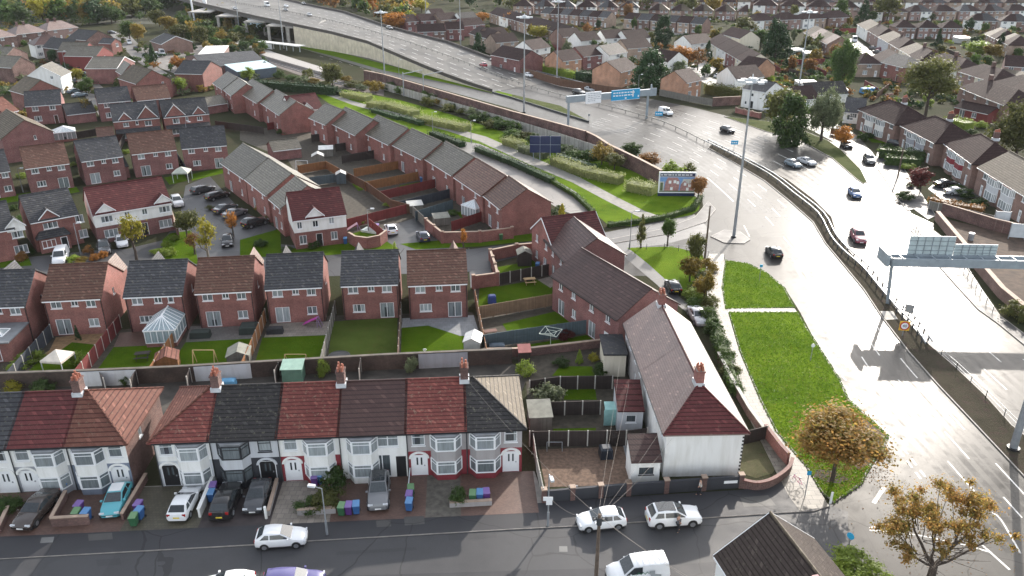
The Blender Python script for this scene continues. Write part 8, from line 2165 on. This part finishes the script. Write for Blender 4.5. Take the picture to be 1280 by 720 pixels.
# 40 sign
x,y = G(1128,420,.14)
root = thing('speed_sign','speed limit sign on a yellow board on the central reservation','road sign',(x,y,.14),-.15)
m = MB(); m.tube((0,.05,0),(0,.05,2.2),.05,.05,6); link('post',m.mesh('post',STEEL),root)
m = MB(); m.box(-.6,-.02,.75,.6,.02,2.0); bd = link('board',m.mesh('board',plain('yellow_board',(0.7,0.4,0.04),.5,.05)),root)
m = MB(); m.tube((0,-.02,1.38),(0,-.035,1.38),.55,.55,24); rd = link('roundel',m.mesh('roundel',plain('sign_red',(0.45,0.03,0.03),.5)),root)
m = MB(); m.tube((0,-.036,1.38),(0,-.042,1.38),.41,.41,24); link('roundel_face',m.mesh('roundel_face',SWHITE),rd)
textmesh(root,'40',.52,BLACK,(0,-.05,1.37),(pi / 2,0,0),'numerals')
x,y = G(1132,408,.14); root = thing('road_sign','grey back of a sign behind the speed limit board','road sign',(x,y,.14),-.6)
m = MB(); m.tube((0,0,0),(0,0,2.9),.05,.05,6); link('post',m.mesh('post',STEEL),root); m = MB(); m.box(-.5,-.05,1.9,.5,-.02,3.0); link('board',m.mesh('board',STEEL),root)
def rsign(lab,u,v,h,col,w_=.6,hh_=.6,rnd=False,z=.02,rz=0.0):
 x,y = G(u,v,z); root = thing('road_sign',lab,'road sign',(x,y,z),rz)
 m = MB(); m.tube((0,.04,0),(0,.04,h),.045,.045,6); link('post',m.mesh('post',STEEL),root)
 m = MB()
 if rnd: m.tube((0,-.02,h - w_ / 2),(0,.02,h - w_ / 2),w_ / 2,w_ / 2,18)
 else: m.box(-w_ / 2,-.02,h - hh_,w_ / 2,.02,h)
 pl = link('plate',m.mesh('plate',col),root)
 if not rnd and w_ > 1.2:
  m = MB()
  for k in range(3): m.box(-w_ * .4 + k * w_ * .27,-.03,h - hh_ * .65,-w_ * .4 + k * w_ * .27 + w_ * .2,-.0205,h - hh_ * .4)
  link('lettering',m.mesh('lettering',SWHITE),pl)
rsign('blue direction sign below the white pickup',823,152,2.6,SBLUE,2.0,1.1); rsign('blue direction sign beside the near lighting mast',917,190,2.6,SBLUE,1.6,.9); rsign('blue round arrow sign at the street mouth',1059,690,1.9,SBLUE,.6,rnd=True,rz=-.9); rsign('slim post with round sign on the upper grass verge',949,352,2.6,SBLUE,.4,.4); rsign('grey speed sign post on the lower grass island',1013,452,2.3,SWHITE,.45,rnd=True); rsign('small sign post on the footpath beside the bicycle',1006,622,2.8,SBLUE,.35,.4); rsign('white sign post leaning at the tree island',1037,634,1.6,SWHITE,.2,1.2); rsign('small grey sign on the end of the slip road barrier',736,152,2,STEEL,.5,.6)
for lab,u,v,w_ in [('white name plate on the charcoal wall, left',716,618,.8),('white name plate on the charcoal wall, right',911,612,1.2)]:
 x,y = G(u,v - 4); m = MB(); m.box(-w_ / 2,-.03,.62,w_ / 2,0,.9); tag(link('name_plate',m.mesh('name_plate',SWHITE),None,(x,y - .35,0),.08),lab,'sign')
# billboards
A,B = G(822,245),G(868,245); an = .0; wd_ = B[0] - A[0]
root = thing('billboard','poster billboard showing brick houses under a navy heading','billboard',(A[0],A[1],0),-.02)
m = MB(); m.box(0,0,.6,wd_,.25,4.6); link('board',m.mesh('board',SWHITE),root); m = MB(); m.box(0,-.02,0,wd_,.22,.6); link('plinth',m.mesh('plinth',NAVY),root)
pm = MB(); w_ = wd_
def pr(x0,x1,z0,z1,mi,y=-.006): pm.add([(x0 * w_,y,.7 + z0 * 3.8),(x1 * w_,y,.7 + z0 * 3.8),(x1 * w_,y,.7 + z1 * 3.8),(x0 * w_,y,.7 + z1 * 3.8)],[(0,1,2,3)],mi)
pr(.03,.97,.8,.97,0); pr(.03,.97,.03,.78,1); pr(.03,.15,.05,.55,2,-.008); pr(.05,.12,.1,.5,5,-.0095)
pm.add([(.16 * w_,-.009,1.0),(.55 * w_,-.009,1.0),(.57 * w_,-.009,2.9),(.5 * w_,-.009,3.55),(.24 * w_,-.009,3.6),(.18 * w_,-.009,2.6)],[(0,1,2,3,4,5)],3)
pm.add([(.58 * w_,-.01,1.0),(.95 * w_,-.01,1.0),(.95 * w_,-.01,2.6),(.78 * w_,-.01,2.4),(.7 * w_,-.01,3.0),(.6 * w_,-.01,2.3)],[(0,1,2,3,4,5)],3)
pm.add([(.6 * w_,-.008,2.3),(.95 * w_,-.008,2.4),(.93 * w_,-.008,3.3),(.66 * w_,-.008,3.3)],[(0,1,2,3)],2)
for x0,z0 in ((.27,.45),(.4,.47),(.48,.42),(.32,.12),(.68,.35),(.8,.28),(.75,.1)): pr(x0,x0 + .07,z0,z0 + .15,4,-.012)
pr(.03,.97,.03,.09,5,-.013)
x0 = .05
while x0 < .9: l = rt.uniform(.04,.1); pr(x0,x0 + l,.86,.91,4,-.012); x0 += l + .02
link('poster',pm.mesh('poster',[NAVY,plain('poster_sky',(0.16,0.3,0.55),.6),plain('poster_pale',(0.5,0.5,0.48),.6),plain('poster_brick',(0.38,0.2,0.19),.6,.3,3),SWHITE,plain('poster_green',(0.1,0.13,0.06),.6)]),root)
A = G(662,201); root = thing('billboard','dark navy back of a billboard standing in the shrubs','billboard',(A[0],A[1],0),-.03)
m = MB(); m.box(0,0,1.8,6.6,.2,5.4); bb = link('board',m.mesh('board',NAVY),root); m = MB()
for k in range(1,3): m.box(2.2 * k - .03,-.04,1.8,2.2 * k + .03,-.003,5.4)
m.box(0,-.05,3.5,6.6,-.004,3.56); link('batten',m.mesh('batten',GREYP),bb)
for x0 in (.8,2.2,4.4,5.8): m = MB(); m.box(x0 - .08,.21,0,x0 + .08,.4,5.2); link('leg',m.mesh('leg',GREYP),root)
A = G(312,42); root = thing('billboard','white billboard with blue lettering under the flyover','billboard',(A[0],A[1],0),.05)
m = MB(); m.box(0,0,2.5,8.5,.3,7.5); bb = link('board',m.mesh('board',plain('pale_blue_poster',(0.62,0.74,0.8),.5,.05)),root); m = MB(); m.box(1.5,-.05,5,2.2,-.003,6); [m.box(2.6 + k * .75,-.05,5,3.1 + k * .75,-.003,5.8) for k in range(6)]; link('lettering',m.mesh('lettering',SBLUE),bb)
m = MB(); m.box(1,.31,0,1.3,.5,7); m.box(7,.31,0,7.3,.5,7); link('leg',m.mesh('leg',STEELD),root)
# station canopy and tracks
x,y = G(326,62); root = thing('station_canopy','white platform canopy of the small railway station','canopy',(x,y,0),-.62)
m = MB(); m.box(0,-2,3.2,26,2,3.5); link('roof',m.mesh('roof',plain('pale_canopy',(0.5,0.5,0.48),.6)),root)
for k in range(7): m = MB(); m.box(.5 + k * 4 - .1,-.1,.9,.7 + k * 4,.1,3.2); link('post',m.mesh('post',STEELP),root)
m = MB(); m.box(0,-1.4,.9,9,-1.2,3.0); link('panel',m.mesh('panel',SWHITE),root)
pf = [G(u,v) for u,v in [(292,56),(335,74),(404,94),(412,90),(342,68),(298,51)]]; m = MB(); m.prism(pf,0,.9); struct('platform',m.mesh('platform',plain('platform_paving',(0.3,0.28,0.26),.8)))
for k,(a,b) in enumerate([((300,64),(440,108)),((296,65),(436,109))]):
 m = MB(); m.beam(G(*a),G(*b),.1,.02,.2); struct('track_rail',m.mesh('track_rail',STEEL))
for lab,u,v in [('steel catenary portal over the railway by the panel fence',530,122),('steel catenary mast by the shrubs',505,120)]:
 x,y = G(u,v); root = thing('catenary_mast',lab,'mast',(x,y,0),-.6); m = MB(); m.box(-.12,-.12,0,.12,.12,7); link('post',m.mesh('post',STEEL),root); m = MB(); m.box(-.08,0,6.4,.08,9,6.6); link('arm',m.mesh('arm',STEEL),root)
# cabinets, tank and gates above the cutting
for lab,u,v in [('grey steel gate panel above the cutting, left',1250,283),('grey steel gate panel above the cutting, right',1270,299)]:
 x,y = G(u,v); root = thing('steel_gate',lab,'gate',(x,y,0),-.25); m = MB(); m.box(-1.1,-.03,.3,1.1,.03,2.6); link('panel',m.mesh('panel',STEELP),root); m = MB(); m.box(-1.2,-.06,0,-1.1,.06,2.7); m.box(1.1,-.06,0,1.2,.06,2.7); link('frame',m.mesh('frame',STEEL),root)
x,y = G(1213,300); root = thing('water_tank','small grey round tank with white lid on the embankment','tank',(x,y,0)); m = MB(); m.tube((0,0,0),(0,0,1.1),.42,.42,14); link('tank',m.mesh('tank',STEEL),root); m = MB(); m.tube((0,0,1.1),(0,0,1.2),.45,.45,14); link('lid',m.mesh('lid',SWHITE),root)
# wire fence and railings
def railing(lab,l,h=1.0,gap=1.6,z=.13):
 pts = [(*G(u,v,z),z) for u,v in l]; o = pts[0]; root = thing('railing',lab,'railing',o); m = MB(); pm_ = MB()
 for a,b in zip(pts,pts[1:]):
  A_,B_ = (a[0] - o[0],a[1] - o[1]),(b[0] - o[0],b[1] - o[1]); n = max(1,int(hypot(B_[0] - A_[0],B_[1] - A_[1]) / gap))
  for zz in (h,h * .55): m.tube((*A_,zz),(*B_,zz),.018,.018,4)
  for k in range(n + 1): p = lerp(A_,B_,k / n); pm_.box(p[0] - .03,p[1] - .03,0,p[0] + .03,p[1] + .03,h)
 link('rail',m.mesh('rail',STEEL),root); p_ = link('post',pm_.mesh('post',STEELD),root); p_['kind'] = 'stuff'
railing('wire fence along the lower central reservation',[(1158,430),(1195,462),(1232,497),(1280,545)],.9,2.4); railing('guard rail on the grass by the young trees',[(786,312),(830,312),(866,316),(905,326)],1.0,2,.0); railing('guard rail at the greenway bend',[(580,176),(600,184),(640,200)],1.1,1.8,0); railing('curved guard rail at the far pavement',[(1186,312),(1205,338),(1225,370),(1240,392)],1.0,2,.1); railing('guard rail at the pavement bulge',[(1143,282),(1150,296),(1160,312)],1.0,1.6,.1)
# people and a bicycle
p = G(874,619,.1); person('person in a pale top walking on the pavement by the charcoal wall',p[0],p[1],.1,2.6,plain('pale_top',(0.5,0.48,0.45),.8),plain('dark_trousers',(0.02,0.02,0.025),.8),plain('brown_hair',(0.06,0.04,0.03),.8))
p = G(847,665); person('person in a grey jacket beside the white suv',p[0],p[1],.012,.6,plain('grey_jacket',(0.09,0.09,0.1),.8),plain('dark_trousers',(0.02,0.02,0.025)),plain('brown_hair',(0.06,0.04,0.03)))
x,y = G(996,606,.1); root = thing('bicycle','pink and white bicycle leaning by the sign post on the footpath','bicycle',(x,y,.1),2.2)
def ring(m,cx,cz,r_,t,n=18):
 for k in range(n): a0,a1 = 2 * pi * k / n,2 * pi * (k + 1) / n; m.tube((cx + cos(a0) * r_,0,cz + sin(a0) * r_),(cx + cos(a1) * r_,0,cz + sin(a1) * r_),t,t,4)
for cx in (-.52,.52): m = MB(); ring(m,cx,.34,.32,.025); [m.tube((cx,0,.34),(cx + cos(k * pi / 4) * .3,0,.34 + sin(k * pi / 4) * .3),.006,.006,3) for k in range(8)]; link('wheel',m.mesh('wheel',plain('white_tyre',(0.6,0.58,0.58),.5)),root)
m = MB(); [m.tube(a,b,.025,.025,6) for a,b in [((-.52,0,.34),(-.1,0,.32)),((-.1,0,.32),(-.2,0,.85)),((-.2,0,.75),(.38,0,.8)),((-.1,0,.32),(.4,0,.72)),((-.52,0,.34),(-.2,0,.75)),((.52,0,.34),(.36,0,.95))]]; link('frame',m.mesh('frame',plain('pink_paint',(0.5,0.1,0.22),.4)),root)
m = MB(); m.box(-.32,-.07,.86,-.08,.07,.92); link('saddle',m.mesh('saddle',BLACK),root); m = MB(); m.tube((.34,-.28,.98),(.34,.28,.98),.02,.02,6); link('handlebar',m.mesh('handlebar',STEEL),root)
# ================================================================== AIR
hz = MB(); hz.box(-1500,-55,-1,1500,1700,60)
hm = bpy.data.materials.new('thin_haze'); hm.use_nodes = True; hn = hm.node_tree; hn.nodes.clear()
pv = hn.nodes.new('ShaderNodeVolumePrincipled'); pv.inputs['Color'].default_value = (0.9,0.92,0.96,1); pv.inputs['Density'].default_value = 0.00004; pv.inputs['Anisotropy'].default_value = 0.0
ho = hn.nodes.new('ShaderNodeOutputMaterial'); hn.links.new(pv.outputs[0],ho.inputs['Volume'])
o = link('haze',hz.mesh('haze',hm)); o['kind'] = 'stuff'; o['label'] = 'thin pale haze over the whole district'; o['category'] = 'haze'
